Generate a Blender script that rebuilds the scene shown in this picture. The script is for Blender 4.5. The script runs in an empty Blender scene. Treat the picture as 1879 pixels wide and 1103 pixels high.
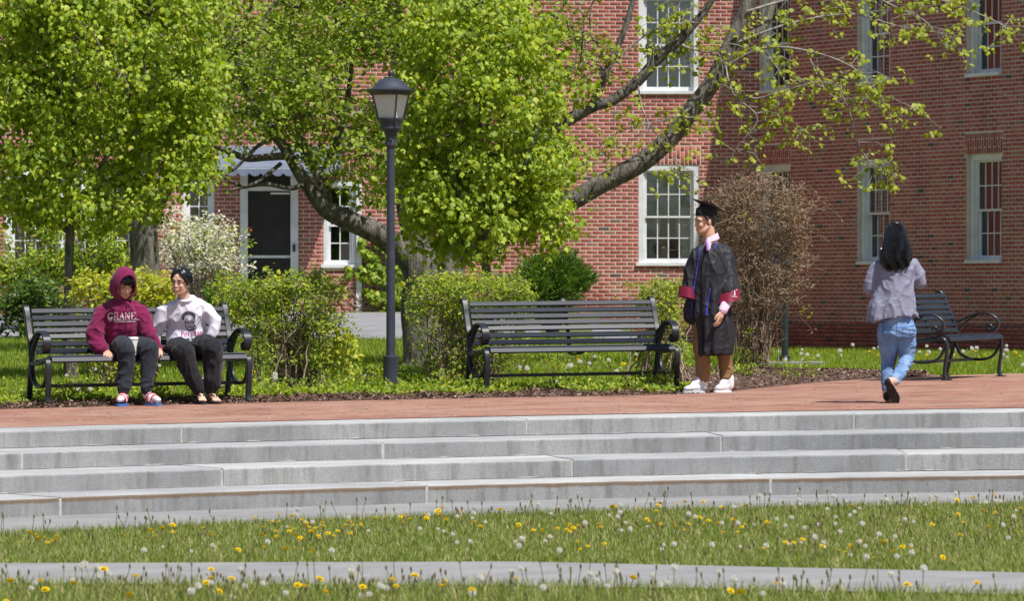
import bpy, bmesh, math, random
import numpy as np
from mathutils import Vector, Matrix, noise, Quaternion
from mathutils.bvhtree import BVHTree

random.seed(7)
RNG = np.random.default_rng(11)
scene = bpy.context.scene
COL = scene.collection
R = math.radians

# ------------------------------------------------------------------ camera, sky, sun, exposure
F, CX, HY, EYE, TILT = 8500.0, 939.5, 540.0, 0.952, 0.015   # focal length in photo pixels, horizon row, eye height, cross fall of the terrace
cam_data = bpy.data.cameras.new('camera')
cam = bpy.data.objects.new('camera', cam_data)
COL.objects.link(cam)
cam.location = (0, 0, EYE)
cam.rotation_euler = (R(90), 0, 0)
cam_data.sensor_width = 36.0
cam_data.lens = 36.0 * F / 1879.0
cam_data.shift_y = -11.5 / 1879.0
cam_data.clip_start = 0.5
cam_data.clip_end = 1500
cam_data.dof.use_dof = True
cam_data.dof.focus_distance = 42.5
cam_data.dof.aperture_fstop = 9.0
scene.camera = cam

SUN = Vector((0.324, -0.38, 0.866)).normalized()
world = bpy.data.worlds.new('World')
scene.world = world
world.use_nodes = True
wn = world.node_tree.nodes
sky = wn.new('ShaderNodeTexSky')
sky.sky_type = 'NISHITA'
sky.sun_disc = False
sky.sun_elevation = math.asin(SUN.z)
sky.sun_rotation = math.atan2(SUN.x, SUN.y) % (2 * math.pi)
sky.air_density = 1.0
sky.dust_density = 1.0
bg = wn['Background']
bg.inputs['Strength'].default_value = 0.078
world.node_tree.links.new(sky.outputs[0], bg.inputs['Color'])
sun_data = bpy.data.lights.new('sun', 'SUN')
sun_data.energy = 5.0
sun_data.angle = R(0.53)
sun_data.color = (1.0, 0.965, 0.915)
sun = bpy.data.objects.new('sun', sun_data)
COL.objects.link(sun)
sun.location = (20, -20, 60)
sun.rotation_euler = (-SUN).to_track_quat('-Z', 'Y').to_euler()
scene.view_settings.view_transform = 'Standard'
scene.view_settings.look = 'None'
scene.view_settings.exposure = 0.26
scene.view_settings.gamma = 1.0
scene.view_settings.use_curve_mapping = False
scene.render.engine = 'CYCLES'
scene.cycles.use_denoising = True
scene.cycles.max_bounces = 8
scene.cycles.transparent_max_bounces = 12

# ------------------------------------------------------------------ places
def W(x, y, z):
    """the point seen at photo pixel (x, y) that lies z metres away"""
    return Vector(((x - CX) * z / F, z, EYE + (HY - y) * z / F))

def smooth01(t):
    t = np.clip(t, 0, 1)
    return t * t * (3 - 2 * t)

def lawn_z(X, Y):
    """height of the upper lawn: level by the terrace, rising to the door at the back left"""
    rise = 0.0205 * np.maximum(np.asarray(Y, float) - 44.0, 0) * (1 - smooth01((np.asarray(X, float) - 0.4) / 3.2))
    return TILT * np.asarray(X, float) * (1 - 0.6 * smooth01((np.asarray(Y, float) - 50) / 25)) + rise

def on_terrace(x, y):
    z = F * EYE / ((y - HY) + TILT * (x - CX))
    X = (x - CX) * z / F
    return Vector((X, z, TILT * X))

LOW = -0.498
def on_lower(x, y):
    z = F * (EYE - LOW) / ((y - HY) + TILT * (x - CX))
    X = (x - CX) * z / F
    return Vector((X, z, LOW + TILT * X))

def on_lawn(x, y):
    lo, hi = 42.0, 95.0
    for _ in range(50):
        m = (lo + hi) / 2
        X = (x - CX) * m / F
        yy = HY + (EYE - float(lawn_z(X, m))) * F / m
        if yy > y: lo = m
        else: hi = m
    X = (x - CX) * lo / F
    return Vector((X, lo, float(lawn_z(X, lo))))

# ------------------------------------------------------------------ objects
def tag(o, label=None, cat=None, group=None, kind=None):
    if label: o['label'] = label
    if cat: o['category'] = cat
    if group: o['group'] = group
    if kind: o['kind'] = kind
    return o

def thing(name, label, cat, loc=(0, 0, 0), rotz=0, group=None):
    o = bpy.data.objects.new(name, None)
    COL.objects.link(o)
    o.location = loc
    o.rotation_euler = (0, 0, rotz)
    o.empty_display_size = 0.1
    return tag(o, label, cat, group)

def mesh_obj(name, me, mats, parent=None):
    o = bpy.data.objects.new(name, me)
    COL.objects.link(o)
    for m in (mats if isinstance(mats, (list, tuple)) else [mats]):
        me.materials.append(m)
    if parent is not None: o.parent = parent
    return o

def fast_mesh(name, V, Fc, smooth=False):
    """V (n,3), Fc (m,k) arrays -> mesh"""
    me = bpy.data.meshes.new(name)
    V = np.ascontiguousarray(V, np.float32); Fc = np.ascontiguousarray(Fc, np.int32)
    n, (m, k) = len(V), Fc.shape
    me.vertices.add(n); me.vertices.foreach_set('co', V.ravel())
    me.loops.add(m * k); me.loops.foreach_set('vertex_index', Fc.ravel())
    me.polygons.add(m)
    me.polygons.foreach_set('loop_start', np.arange(0, m * k, k, dtype=np.int32))
    me.polygons.foreach_set('loop_total', np.full(m, k, np.int32))
    if smooth: me.polygons.foreach_set('use_smooth', np.ones(m, bool))
    me.update(calc_edges=True)
    return me

def catmull(pts, n=8):
    P = [Vector(p) for p in pts]
    if len(P) < 3: return P
    out = []
    for i in range(len(P) - 1):
        p0 = P[max(i - 1, 0)]; p1 = P[i]; p2 = P[i + 1]; p3 = P[min(i + 2, len(P) - 1)]
        for k in range(n):
            t = k / n
            out.append(0.5 * ((2 * p1) + (p2 - p0) * t + (2 * p0 - 5 * p1 + 4 * p2 - p3) * t * t + (3 * p1 - p0 - 3 * p2 + p3) * t ** 3))
    out.append(P[-1])
    return out

def lerp_list(vals, n):
    """resample a list of scalars to n values"""
    return list(np.interp(np.linspace(0, 1, n), np.linspace(0, 1, len(vals)), vals))

class MB:
    """collects faces for one mesh"""
    def __init__(self):
        self.v = []; self.f = []; self.m = []
        self.cur = 0
    def add(self, vs, fs):
        b = len(self.v)
        self.v += [tuple(p) for p in vs]
        for f in fs:
            self.f.append(tuple(b + i for i in f)); self.m.append(self.cur)
        return self
    def box(self, c, s, M=None):
        hx, hy, hz = s[0] / 2, s[1] / 2, s[2] / 2
        vs = [Vector((x, y, z)) for x in (-hx, hx) for y in (-hy, hy) for z in (-hz, hz)]
        if M is not None: vs = [M @ p for p in vs]
        c = Vector(c)
        vs = [p + c for p in vs]
        return self.add(vs, [(0, 1, 3, 2), (4, 6, 7, 5), (0, 4, 5, 1), (2, 3, 7, 6), (0, 2, 6, 4), (1, 5, 7, 3)])
    def tube(self, pts, radii, n=8, caps=True, hint=None, ell=None):
        """swept round (or elliptical: ell=(a list, b list), a along hint) tube"""
        P = [Vector(p) for p in pts]
        if not hasattr(radii, '__len__'): radii = [radii] * len(P)
        if len(radii) != len(P): radii = lerp_list(radii, len(P))
        rings = []; prev = None
        for i, p in enumerate(P):
            t = (P[min(i + 1, len(P) - 1)] - P[max(i - 1, 0)])
            if t.length < 1e-9: t = Vector((0, 0, 1))
            t.normalize()
            h = Vector(hint) if hint is not None else (prev if prev is not None else (Vector((1, 0, 0)) if abs(t.x) < 0.8 else Vector((0, 1, 0))))
            a = h - t * h.dot(t)
            if a.length < 1e-6: a = t.orthogonal()
            a.normalize(); b = t.cross(a); prev = a
            ra, rb = (ell[0][i], ell[1][i]) if ell else (radii[i], radii[i])
            rings.append([p + a * (ra * math.cos(2 * math.pi * k / n)) + b * (rb * math.sin(2 * math.pi * k / n)) for k in range(n)])
        vs = [p for r in rings for p in r]
        fs = []
        for i in range(len(P) - 1):
            for k in range(n):
                k2 = (k + 1) % n
                fs.append((i * n + k, i * n + k2, (i + 1) * n + k2, (i + 1) * n + k))
        if caps:
            fs.append(tuple(range(n - 1, -1, -1)))
            fs.append(tuple((len(P) - 1) * n + k for k in range(n)))
        return self.add(vs, fs)
    def lathe(self, prof, n=24, c=(0, 0, 0), caps=True):
        c = Vector(c); vs = []; fs = []
        for r, z in prof:
            for k in range(n):
                a = 2 * math.pi * k / n
                vs.append(c + Vector((r * math.cos(a), r * math.sin(a), z)))
        for i in range(len(prof) - 1):
            for k in range(n):
                k2 = (k + 1) % n
                fs.append((i * n + k, i * n + k2, (i + 1) * n + k2, (i + 1) * n + k))
        if caps:
            fs.append(tuple(range(n - 1, -1, -1)))
            fs.append(tuple((len(prof) - 1) * n + k for k in range(n)))
        return self.add(vs, fs)
    def ribbon(self, pts, width, thick, axis=(1, 0, 0)):
        """rectangular bar swept along pts; width along axis"""
        P = [Vector(p) for p in pts]; ax = Vector(axis).normalized(); vs = []; fs = []
        for i, p in enumerate(P):
            t = (P[min(i + 1, len(P) - 1)] - P[max(i - 1, 0)]).normalized()
            nn = t.cross(ax)
            nn = nn.normalized() if nn.length > 1e-6 else Vector((0, 0, 1))
            th = thick[i] if hasattr(thick, '__len__') else thick
            wd = width[i] if hasattr(width, '__len__') else width
            e = min(th, wd) * 0.22
            for da, dn in ((-1, -1), (1, -1), (1, 1), (-1, 1)):
                vs.append(p + ax * da * (wd / 2) + nn * dn * (th / 2 - e))
                vs.append(p + ax * da * (wd / 2 - e) + nn * dn * (th / 2))
        order = [0, 1, 3, 2, 4, 5, 7, 6]
        k = 8
        for i in range(len(P) - 1):
            for j in range(k):
                a, b = order[j], order[(j + 1) % k]
                fs.append((i * k + a, i * k + b, (i + 1) * k + b, (i + 1) * k + a))
        fs.append(tuple(order[::-1])); fs.append(tuple((len(P) - 1) * k + j for j in order))
        return self.add(vs, fs)
    def prism(self, poly, h, M=None):
        """poly list of (x,y), extruded 0..h in z, then transformed"""
        n = len(poly)
        vs = [Vector((x, y, 0)) for x, y in poly] + [Vector((x, y, h)) for x, y in poly]
        if M is not None: vs = [M @ p for p in vs]
        fs = [tuple(range(n - 1, -1, -1)), tuple(range(n, 2 * n))] + [(i, (i + 1) % n, n + (i + 1) % n, n + i) for i in range(n)]
        return self.add(vs, fs)
    def ell(self, c, r, M=None, n=14, m=10):
        c = Vector(c); vs = []; fs = []
        rx, ry, rz = (r, r, r) if not hasattr(r, '__len__') else r
        for i in range(1, m):
            th = math.pi * i / m
            for k in range(n):
                ph = 2 * math.pi * k / n
                p = Vector((rx * math.sin(th) * math.cos(ph), ry * math.sin(th) * math.sin(ph), rz * math.cos(th)))
                vs.append((M @ p if M is not None else p) + c)
        top = len(vs); q = Vector((0, 0, rz)); vs.append((M @ q if M is not None else q) + c)
        q = Vector((0, 0, -rz)); vs.append((M @ q if M is not None else q) + c)
        for i in range(m - 2):
            for k in range(n):
                k2 = (k + 1) % n
                fs.append((i * n + k, (i + 1) * n + k, (i + 1) * n + k2, i * n + k2))
        for k in range(n):
            k2 = (k + 1) % n
            fs.append((top, k, k2)); fs.append((top + 1, (m - 2) * n + k2, (m - 2) * n + k))
        return self.add(vs, fs)
    def mesh(self, name, off=None, smooth=True):
        me = bpy.data.meshes.new(name)
        vs = self.v if off is None else [(p[0] - off[0], p[1] - off[1], p[2] - off[2]) for p in self.v]
        me.from_pydata(vs, [], self.f)
        if any(self.m): me.polygons.foreach_set('material_index', self.m)
        if smooth: me.polygons.foreach_set('use_smooth', [True] * len(self.f))
        me.update()
        if smooth:
            try: me.set_sharp_from_angle(angle=R(38))
            except Exception: pass
        return me
    def build(self, name, mats, parent=None, off=None, smooth=True):
        return mesh_obj(name, self.mesh(name, off, smooth), mats, parent)

# ------------------------------------------------------------------ materials
def new_mat(name):
    m = bpy.data.materials.new(name); m.use_nodes = True
    nt = m.node_tree
    return m, nt, nt.nodes['Principled BSDF']

def N(nt, kind, **kw):
    n = nt.nodes.new('ShaderNode' + kind)
    for k, v in kw.items():
        if k in n.inputs: n.inputs[k].default_value = v
        else: setattr(n, k, v)
    return n

def ramp(nt, stops, interp='LINEAR'):
    r = nt.nodes.new('ShaderNodeValToRGB'); e = r.color_ramp
    e.interpolation = interp
    while len(e.elements) < len(stops): e.elements.new(0.5)
    for el, (p, c) in zip(e.elements, stops):
        el.position = p; el.color = (*c, 1)
    return r

def coords(nt, kind='Object'):
    return nt.nodes.new('ShaderNodeTexCoord').outputs[kind]

def add_bump(nt, bsdf, height, strength=0.3, dist=0.01):
    b = nt.nodes.new('ShaderNodeBump'); b.inputs['Strength'].default_value = strength; b.inputs['Distance'].default_value = dist
    nt.links.new(height, b.inputs['Height']); nt.links.new(b.outputs[0], bsdf.inputs['Normal'])

def noisy(name, c1, c2, scale=8.0, rough=0.8, bump=0.2, bdist=0.004, detail=6.0, spec=0.3, bscale=None, metal=0.0, sheen=0.0, stretch=None):
    """two tones mixed by noise, with fine relief"""
    m, nt, b = new_mat(name); L = nt.links.new
    co = coords(nt)
    if stretch:
        mp = nt.nodes.new('ShaderNodeMapping'); mp.inputs['Scale'].default_value = stretch
        L(co, mp.inputs[0]); co = mp.outputs[0]
    n1 = N(nt, 'TexNoise', Scale=scale, Detail=detail, Roughness=0.6); L(co, n1.inputs['Vector'])
    rp = ramp(nt, [(0.32, c1), (0.68, c2)]); L(n1.outputs['Fac'], rp.inputs[0])
    L(rp.outputs[0], b.inputs['Base Color'])
    b.inputs['Roughness'].default_value = rough
    b.inputs['Specular IOR Level'].default_value = spec
    b.inputs['Metallic'].default_value = metal
    if sheen: b.inputs['Sheen Weight'].default_value = sheen
    if bump:
        n2 = N(nt, 'TexNoise', Scale=bscale or scale * 6, Detail=4.0); L(co, n2.inputs['Vector'])
        add_bump(nt, b, n2.outputs['Fac'], bump, bdist)
    return m

def leaf_mat(name, stops, trans=0.45, rough=0.5, gain=1.0):
    """leaf: colour differs from leaf to leaf; light also passes through"""
    m, nt, b = new_mat(name); L = nt.links.new
    g = nt.nodes.new('ShaderNodeNewGeometry')
    rp = ramp(nt, [(a, tuple(min(v * gain, 0.9) for v in c)) for a, c in stops]); L(g.outputs['Random Per Island'], rp.inputs[0])
    col = rp.outputs[0]
    b.inputs['Roughness'].default_value = rough
    b.inputs['Specular IOR Level'].default_value = 0.35
    L(col, b.inputs['Base Color'])
    tr = nt.nodes.new('ShaderNodeBsdfTranslucent')
    hs = nt.nodes.new('ShaderNodeHueSaturation'); hs.inputs['Hue'].default_value = 0.485; hs.inputs['Saturation'].default_value = 1.1; hs.inputs['Value'].default_value = 1.25
    L(col, hs.inputs['Color']); L(hs.outputs[0], tr.inputs['Color'])
    mx = nt.nodes.new('ShaderNodeMixShader'); mx.inputs[0].default_value = trans
    L(b.outputs[0], mx.inputs[1]); L(tr.outputs[0], mx.inputs[2])
    L(mx.outputs[0], nt.nodes['Material Output'].inputs['Surface'])
    return m

M = {}
M['black_metal'] = noisy('black_painted_metal', (0.009, 0.011, 0.016), (0.017, 0.020, 0.028), 14, 0.42, 0.12, 0.001, spec=0.5, bscale=220)
M['slat'] = noisy('slat_paint', (0.010, 0.014, 0.023), (0.020, 0.026, 0.040), 5, 0.45, 0.15, 0.001, spec=0.4, stretch=(1, 9, 9), bscale=60)
M['lamp_metal'] = noisy('lamp_paint', (0.034, 0.038, 0.055), (0.050, 0.055, 0.075), 9, 0.42, 0.15, 0.001, spec=0.45, bscale=150)
M['green_metal'] = noisy('dark_green_paint', (0.008, 0.018, 0.020), (0.018, 0.030, 0.032), 9, 0.32, 0.1, 0.001, spec=0.6)
M['white_paint'] = noisy('white_paint', (0.60, 0.61, 0.62), (0.76, 0.77, 0.78), 5, 0.5, 0.1, 0.002, bscale=30)
M['old_white'] = noisy('weathered_white_paint', (0.55, 0.55, 0.54), (0.78, 0.78, 0.78), 7, 0.6, 0.3, 0.003, bscale=60)
M['asphalt'] = noisy('worn_asphalt', (0.19, 0.19, 0.20), (0.30, 0.30, 0.31), 2.2, 0.9, 0.4, 0.006, bscale=140)
M['soil'] = noisy('soil', (0.035, 0.024, 0.016), (0.09, 0.062, 0.045), 6, 0.95, 0.6, 0.02, bscale=40)
M['mulch'] = noisy('bark_mulch', (0.055, 0.030, 0.022), (0.19, 0.115, 0.085), 9, 0.95, 0.8, 0.03, bscale=55)
M['turf'] = noisy('turf', (0.10, 0.125, 0.028), (0.20, 0.21, 0.07), 3.5, 0.95, 0.6, 0.03, bscale=60)
M['bark'] = noisy('grey_bark', (0.040, 0.036, 0.030), (0.21, 0.19, 0.16), 5, 0.9, 0.9, 0.03, stretch=(3.2, 3.2, 0.7), bscale=16)
M['twig'] = noisy('twig_bark', (0.07, 0.058, 0.046), (0.22, 0.19, 0.155), 9, 0.85, 0.3, 0.004)
M['dry_twig'] = noisy('dry_twig', (0.17, 0.115, 0.085), (0.42, 0.315, 0.25), 7, 0.85, 0.2, 0.003)
M['interior'] = noisy('dark_room', (0.03, 0.032, 0.036), (0.075, 0.075, 0.08), 1.5, 0.8, 0)
M['blind'] = noisy('blind_slats', (0.50, 0.54, 0.53), (0.62, 0.66, 0.65), 2, 0.6, 0)
M['curtain'] = noisy('curtain_cloth', (0.38, 0.44, 0.42), (0.62, 0.68, 0.66), 3, 0.8, 0.2, 0.01, stretch=(6, 6, .4))
M['glass_frost'] = noisy('ribbed_lamp_glass', (0.50, 0.51, 0.50), (0.72, 0.73, 0.72), 3, 0.25, 0.3, 0.003, spec=0.6, stretch=(60, 60, 1), bscale=4)
M['hair'] = noisy('black_hair', (0.004, 0.004, 0.005), (0.010, 0.009, 0.010), 30, 0.30, 0.3, 0.002, spec=0.6, stretch=(8, 8, 0.6))
M['hair_strand'] = noisy('black_hair_strand', (0.005, 0.005, 0.006), (0.014, 0.013, 0.014), 40, 0.26, 0, spec=0.7)
M['skin'] = noisy('skin', (0.58, 0.36, 0.26), (0.66, 0.43, 0.32), 9, 0.5, 0.08, 0.001, spec=0.35)
M['skin_warm'] = noisy('skin_warm', (0.54, 0.315, 0.215), (0.62, 0.375, 0.265), 9, 0.5, 0.08, 0.001, spec=0.35)
for k in ('skin', 'skin_warm'):
    b = M[k].node_tree.nodes['Principled BSDF']; b.inputs['Subsurface Weight'].default_value = 0.12; b.inputs['Subsurface Radius'].default_value = (0.02, 0.008, 0.004); b.inputs['Subsurface Scale'].default_value = 0.5
M['lip'] = noisy('lips', (0.42, 0.19, 0.15), (0.48, 0.23, 0.18), 20, 0.45, 0)
M['eye_white'] = noisy('eye_white', (0.6, 0.58, 0.56), (0.7, 0.68, 0.66), 20, 0.3, 0)
M['eye_dark'] = noisy('iris', (0.01, 0.007, 0.005), (0.02, 0.013, 0.01), 20, 0.2, 0)
M['maroon'] = noisy('maroon_fleece', (0.150, 0.012, 0.055), (0.200, 0.020, 0.078), 26, 0.95, 0.35, 0.002, spec=0.1, bscale=320, sheen=0.15)
M['white_fleece'] = noisy('white_fleece', (0.62, 0.62, 0.72), (0.72, 0.72, 0.80), 20, 0.95, 0.35, 0.002, spec=0.1, bscale=320)
M['charcoal'] = noisy('charcoal_jersey', (0.017, 0.020, 0.028), (0.034, 0.038, 0.050), 30, 0.92, 0.35, 0.002, spec=0.15, bscale=300, sheen=0.1)
M['black_cloth'] = noisy('black_cotton', (0.011, 0.011, 0.014), (0.024, 0.024, 0.029), 30, 0.9, 0.35, 0.002, spec=0.15, bscale=300, sheen=0.1)
M['gown'] = noisy('black_gown_cloth', (0.011, 0.012, 0.016), (0.024, 0.025, 0.031), 14, 0.62, 0.3, 0.002, spec=0.35, stretch=(5, 5, 1), bscale=60)
M['crimson'] = noisy('crimson_satin', (0.19, 0.010, 0.034), (0.25, 0.016, 0.050), 10, 0.55, 0.1, 0.001, spec=0.35)
M['pink'] = noisy('pink_shirt', (0.66, 0.44, 0.56), (0.74, 0.54, 0.66), 30, 0.85, 0.2, 0.001, spec=0.15)
M['purple'] = noisy('purple_tie', (0.26, 0.12, 0.40), (0.34, 0.18, 0.48), 40, 0.6, 0)
M['blue_cord'] = noisy('blue_cord', (0.025, 0.025, 0.26), (0.07, 0.07, 0.44), 160, 0.6, 0.4, 0.002, bscale=200)
M['khaki'] = noisy('tan_twill', (0.205, 0.118, 0.052), (0.29, 0.175, 0.085), 14, 0.9, 0.3, 0.002, spec=0.15, bscale=240)
M['white_leather'] = noisy('white_leather', (0.70, 0.69, 0.72), (0.80, 0.79, 0.82), 20, 0.45, 0.15, 0.001, spec=0.4)
M['grey_rubber'] = noisy('grey_rubber', (0.42, 0.41, 0.40), (0.52, 0.51, 0.50), 20, 0.7, 0)
M['black_rubber'] = noisy('black_rubber', (0.020, 0.018, 0.017), (0.045, 0.040, 0.036), 20, 0.8, 0.2, 0.002)
M['denim'] = noisy('blue_denim', (0.10, 0.19, 0.385), (0.25, 0.37, 0.58), 6, 0.9, 0.35, 0.002, spec=0.15, bscale=300, stretch=(2, 2, 0.8))
M['lavender'] = noisy('lavender_knit', (0.185, 0.188, 0.265), (0.27, 0.272, 0.355), 24, 0.95, 0.4, 0.002, spec=0.1, bscale=240, stretch=(1, 1, 4))
M['blue_rubber'] = noisy('blue_rubber', (0.04, 0.16, 0.46), (0.07, 0.22, 0.55), 20, 0.6, 0)
M['red_print'] = noisy('red_print', (0.50, 0.02, 0.05), (0.58, 0.04, 0.08), 20, 0.6, 0)
M['white_print'] = noisy('white_print', (0.50, 0.42, 0.48), (0.70, 0.64, 0.69), 60, 0.7, 0)
M['dark_print'] = noisy('dark_print', (0.03, 0.03, 0.045), (0.07, 0.07, 0.09), 90, 0.7, 0)
M['rose_print'] = noisy('rose_print', (0.42, 0.03, 0.16), (0.55, 0.08, 0.24), 90, 0.7, 0)
M['cup'] = noisy('paper_cup', (0.74, 0.73, 0.71), (0.80, 0.79, 0.77), 10, 0.6, 0)
M['awning'] = noisy('blue_grey_canvas', (0.12, 0.145, 0.20), (0.17, 0.20, 0.26), 4, 0.85, 0.2, 0.003)
M['dark_door'] = noisy('dark_door_screen', (0.016, 0.015, 0.014), (0.030, 0.027, 0.024), 3, 0.35, 0.1, 0.002)
M['concrete'] = noisy('concrete', (0.225, 0.222, 0.222), (0.30, 0.295, 0.292), 2.5, 0.9, 0.35, 0.004, bscale=120)
M['mortar_wall'] = noisy('wall_mortar', (0.54, 0.46, 0.38), (0.68, 0.59, 0.49), 5, 0.95, 0.4, 0.004, bscale=120)
M['step_mortar'] = noisy('pale_joint_mortar', (0.30, 0.295, 0.28), (0.56, 0.555, 0.54), 20, 0.95, 0.4, 0.004)
M['joint_mortar'] = noisy('white_joint_mortar', (0.36, 0.355, 0.34), (0.52, 0.515, 0.50), 30, 0.95, 0.3, 0.003)
M['roof'] = noisy('slate_roof', (0.05, 0.05, 0.055), (0.10, 0.10, 0.11), 6, 0.8, 0.3, 0.01)

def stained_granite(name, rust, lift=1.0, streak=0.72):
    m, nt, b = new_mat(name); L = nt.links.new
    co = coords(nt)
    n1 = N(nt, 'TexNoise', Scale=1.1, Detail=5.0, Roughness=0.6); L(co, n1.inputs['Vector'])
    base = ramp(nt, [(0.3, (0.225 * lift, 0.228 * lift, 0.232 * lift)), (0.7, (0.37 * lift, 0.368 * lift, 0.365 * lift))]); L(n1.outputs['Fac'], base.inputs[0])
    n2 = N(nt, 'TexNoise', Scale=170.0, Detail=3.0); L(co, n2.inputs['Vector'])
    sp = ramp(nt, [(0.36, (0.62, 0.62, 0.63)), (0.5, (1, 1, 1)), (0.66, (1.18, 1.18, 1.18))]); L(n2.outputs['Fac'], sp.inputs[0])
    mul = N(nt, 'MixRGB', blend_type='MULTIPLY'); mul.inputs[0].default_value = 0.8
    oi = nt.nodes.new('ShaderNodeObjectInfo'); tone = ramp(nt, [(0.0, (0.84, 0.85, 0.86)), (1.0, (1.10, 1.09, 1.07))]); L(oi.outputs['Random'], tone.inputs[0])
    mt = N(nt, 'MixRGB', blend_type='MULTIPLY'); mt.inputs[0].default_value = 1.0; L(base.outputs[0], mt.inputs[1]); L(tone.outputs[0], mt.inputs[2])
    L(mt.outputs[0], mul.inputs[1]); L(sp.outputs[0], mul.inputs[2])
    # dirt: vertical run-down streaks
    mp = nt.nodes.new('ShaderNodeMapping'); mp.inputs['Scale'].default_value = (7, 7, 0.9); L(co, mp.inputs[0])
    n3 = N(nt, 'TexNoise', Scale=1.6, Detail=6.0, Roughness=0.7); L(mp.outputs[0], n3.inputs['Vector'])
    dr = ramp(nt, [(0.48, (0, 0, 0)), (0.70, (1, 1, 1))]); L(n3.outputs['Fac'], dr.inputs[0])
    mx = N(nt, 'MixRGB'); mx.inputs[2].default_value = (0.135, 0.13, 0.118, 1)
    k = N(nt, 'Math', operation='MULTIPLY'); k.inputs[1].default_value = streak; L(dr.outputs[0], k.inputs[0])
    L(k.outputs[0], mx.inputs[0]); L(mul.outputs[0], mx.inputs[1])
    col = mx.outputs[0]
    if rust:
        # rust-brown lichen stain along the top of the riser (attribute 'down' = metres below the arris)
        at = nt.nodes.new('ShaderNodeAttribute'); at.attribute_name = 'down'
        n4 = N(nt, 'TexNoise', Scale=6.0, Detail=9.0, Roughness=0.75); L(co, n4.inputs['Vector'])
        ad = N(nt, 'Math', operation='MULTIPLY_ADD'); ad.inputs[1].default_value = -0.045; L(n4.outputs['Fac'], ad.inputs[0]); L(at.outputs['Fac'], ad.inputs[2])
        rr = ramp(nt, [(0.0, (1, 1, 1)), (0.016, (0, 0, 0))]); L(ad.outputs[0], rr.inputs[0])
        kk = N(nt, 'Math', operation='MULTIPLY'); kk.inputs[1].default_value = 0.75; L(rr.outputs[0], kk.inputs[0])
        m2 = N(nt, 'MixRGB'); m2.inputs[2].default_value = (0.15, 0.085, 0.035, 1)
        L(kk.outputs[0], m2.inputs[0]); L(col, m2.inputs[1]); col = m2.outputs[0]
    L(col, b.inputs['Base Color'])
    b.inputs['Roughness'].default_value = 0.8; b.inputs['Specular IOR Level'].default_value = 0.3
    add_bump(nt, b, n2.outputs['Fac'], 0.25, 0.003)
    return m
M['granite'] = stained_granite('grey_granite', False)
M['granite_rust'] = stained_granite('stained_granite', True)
M['granite_tread'] = stained_granite('sun_tinted_granite_tread', False, 1.40, 0.15)  # treads' sunlit brightness painted into a paler base; fewer dirt streaks too

BRICK_STOPS = [(0.0, (0.115, 0.090, 0.095)), (0.022, (0.14, 0.10, 0.10)), (0.026, (0.33, 0.19, 0.135)), (0.07, (0.40, 0.20, 0.145)),
               (0.075, (0.36, 0.108, 0.088)), (0.45, (0.42, 0.130, 0.105)), (0.75, (0.46, 0.150, 0.122)), (1.0, (0.50, 0.180, 0.145))]
def brick_mat(name, source):
    m, nt, b = new_mat(name); L = nt.links.new
    if source == 'island':
        g = nt.nodes.new('ShaderNodeNewGeometry'); fac = g.outputs['Random Per Island']; co = coords(nt)
    else:
        g = nt.nodes.new('ShaderNodeObjectInfo'); fac = g.outputs['Random']
        ge = nt.nodes.new('ShaderNodeNewGeometry'); co = ge.outputs['Position']
    rp = ramp(nt, BRICK_STOPS); L(fac, rp.inputs[0])
    n1 = N(nt, 'TexNoise', Scale=24.0, Detail=5.0); L(co, n1.inputs['Vector'])
    sp = ramp(nt, [(0.3, (0.78, 0.78, 0.78)), (0.7, (1.12, 1.12, 1.12))]); L(n1.outputs['Fac'], sp.inputs[0])
    mul = N(nt, 'MixRGB', blend_type='MULTIPLY'); mul.inputs[0].default_value = 1.0
    L(rp.outputs[0], mul.inputs[1]); L(sp.outputs[0], mul.inputs[2])
    # large-scale weathering
    n2 = N(nt, 'TexNoise', Scale=0.8, Detail=3.0); L(co, n2.inputs['Vector'])
    s2 = ramp(nt, [(0.3, (0.85, 0.86, 0.88)), (0.7, (1.08, 1.06, 1.04))]); L(n2.outputs['Fac'], s2.inputs[0])
    mu2 = N(nt, 'MixRGB', blend_type='MULTIPLY'); mu2.inputs[0].default_value = 1.0
    L(mul.outputs[0], mu2.inputs[1]); L(s2.outputs[0], mu2.inputs[2])
    mp = nt.nodes.new('ShaderNodeMapping'); mp.inputs['Scale'].default_value = (2.4, 2.4, 0.22); L(co, mp.inputs[0])
    n5 = N(nt, 'TexNoise', Scale=1.0, Detail=5.0, Roughness=0.65); L(mp.outputs[0], n5.inputs['Vector'])
    s5 = ramp(nt, [(0.40, (1.0, 1.0, 1.0)), (0.52, (0.94, 0.94, 0.95)), (0.70, (0.70, 0.72, 0.76))]); L(n5.outputs['Fac'], s5.inputs[0])
    mu5 = N(nt, 'MixRGB', blend_type='MULTIPLY'); mu5.inputs[0].default_value = 1.0; L(mu2.outputs[0], mu5.inputs[1]); L(s5.outputs[0], mu5.inputs[2])
    L(mu5.outputs[0], b.inputs['Base Color'])
    b.inputs['Roughness'].default_value = 0.9; b.inputs['Specular IOR Level'].default_value = 0.2
    n3 = N(nt, 'TexNoise', Scale=120.0, Detail=3.0); L(co, n3.inputs['Vector'])
    add_bump(nt, b, n3.outputs['Fac'], 0.35, 0.004)
    return m
M['brick'] = brick_mat('red_brick', 'island')
M['brick_single'] = brick_mat('red_brick_single', 'object')

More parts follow.
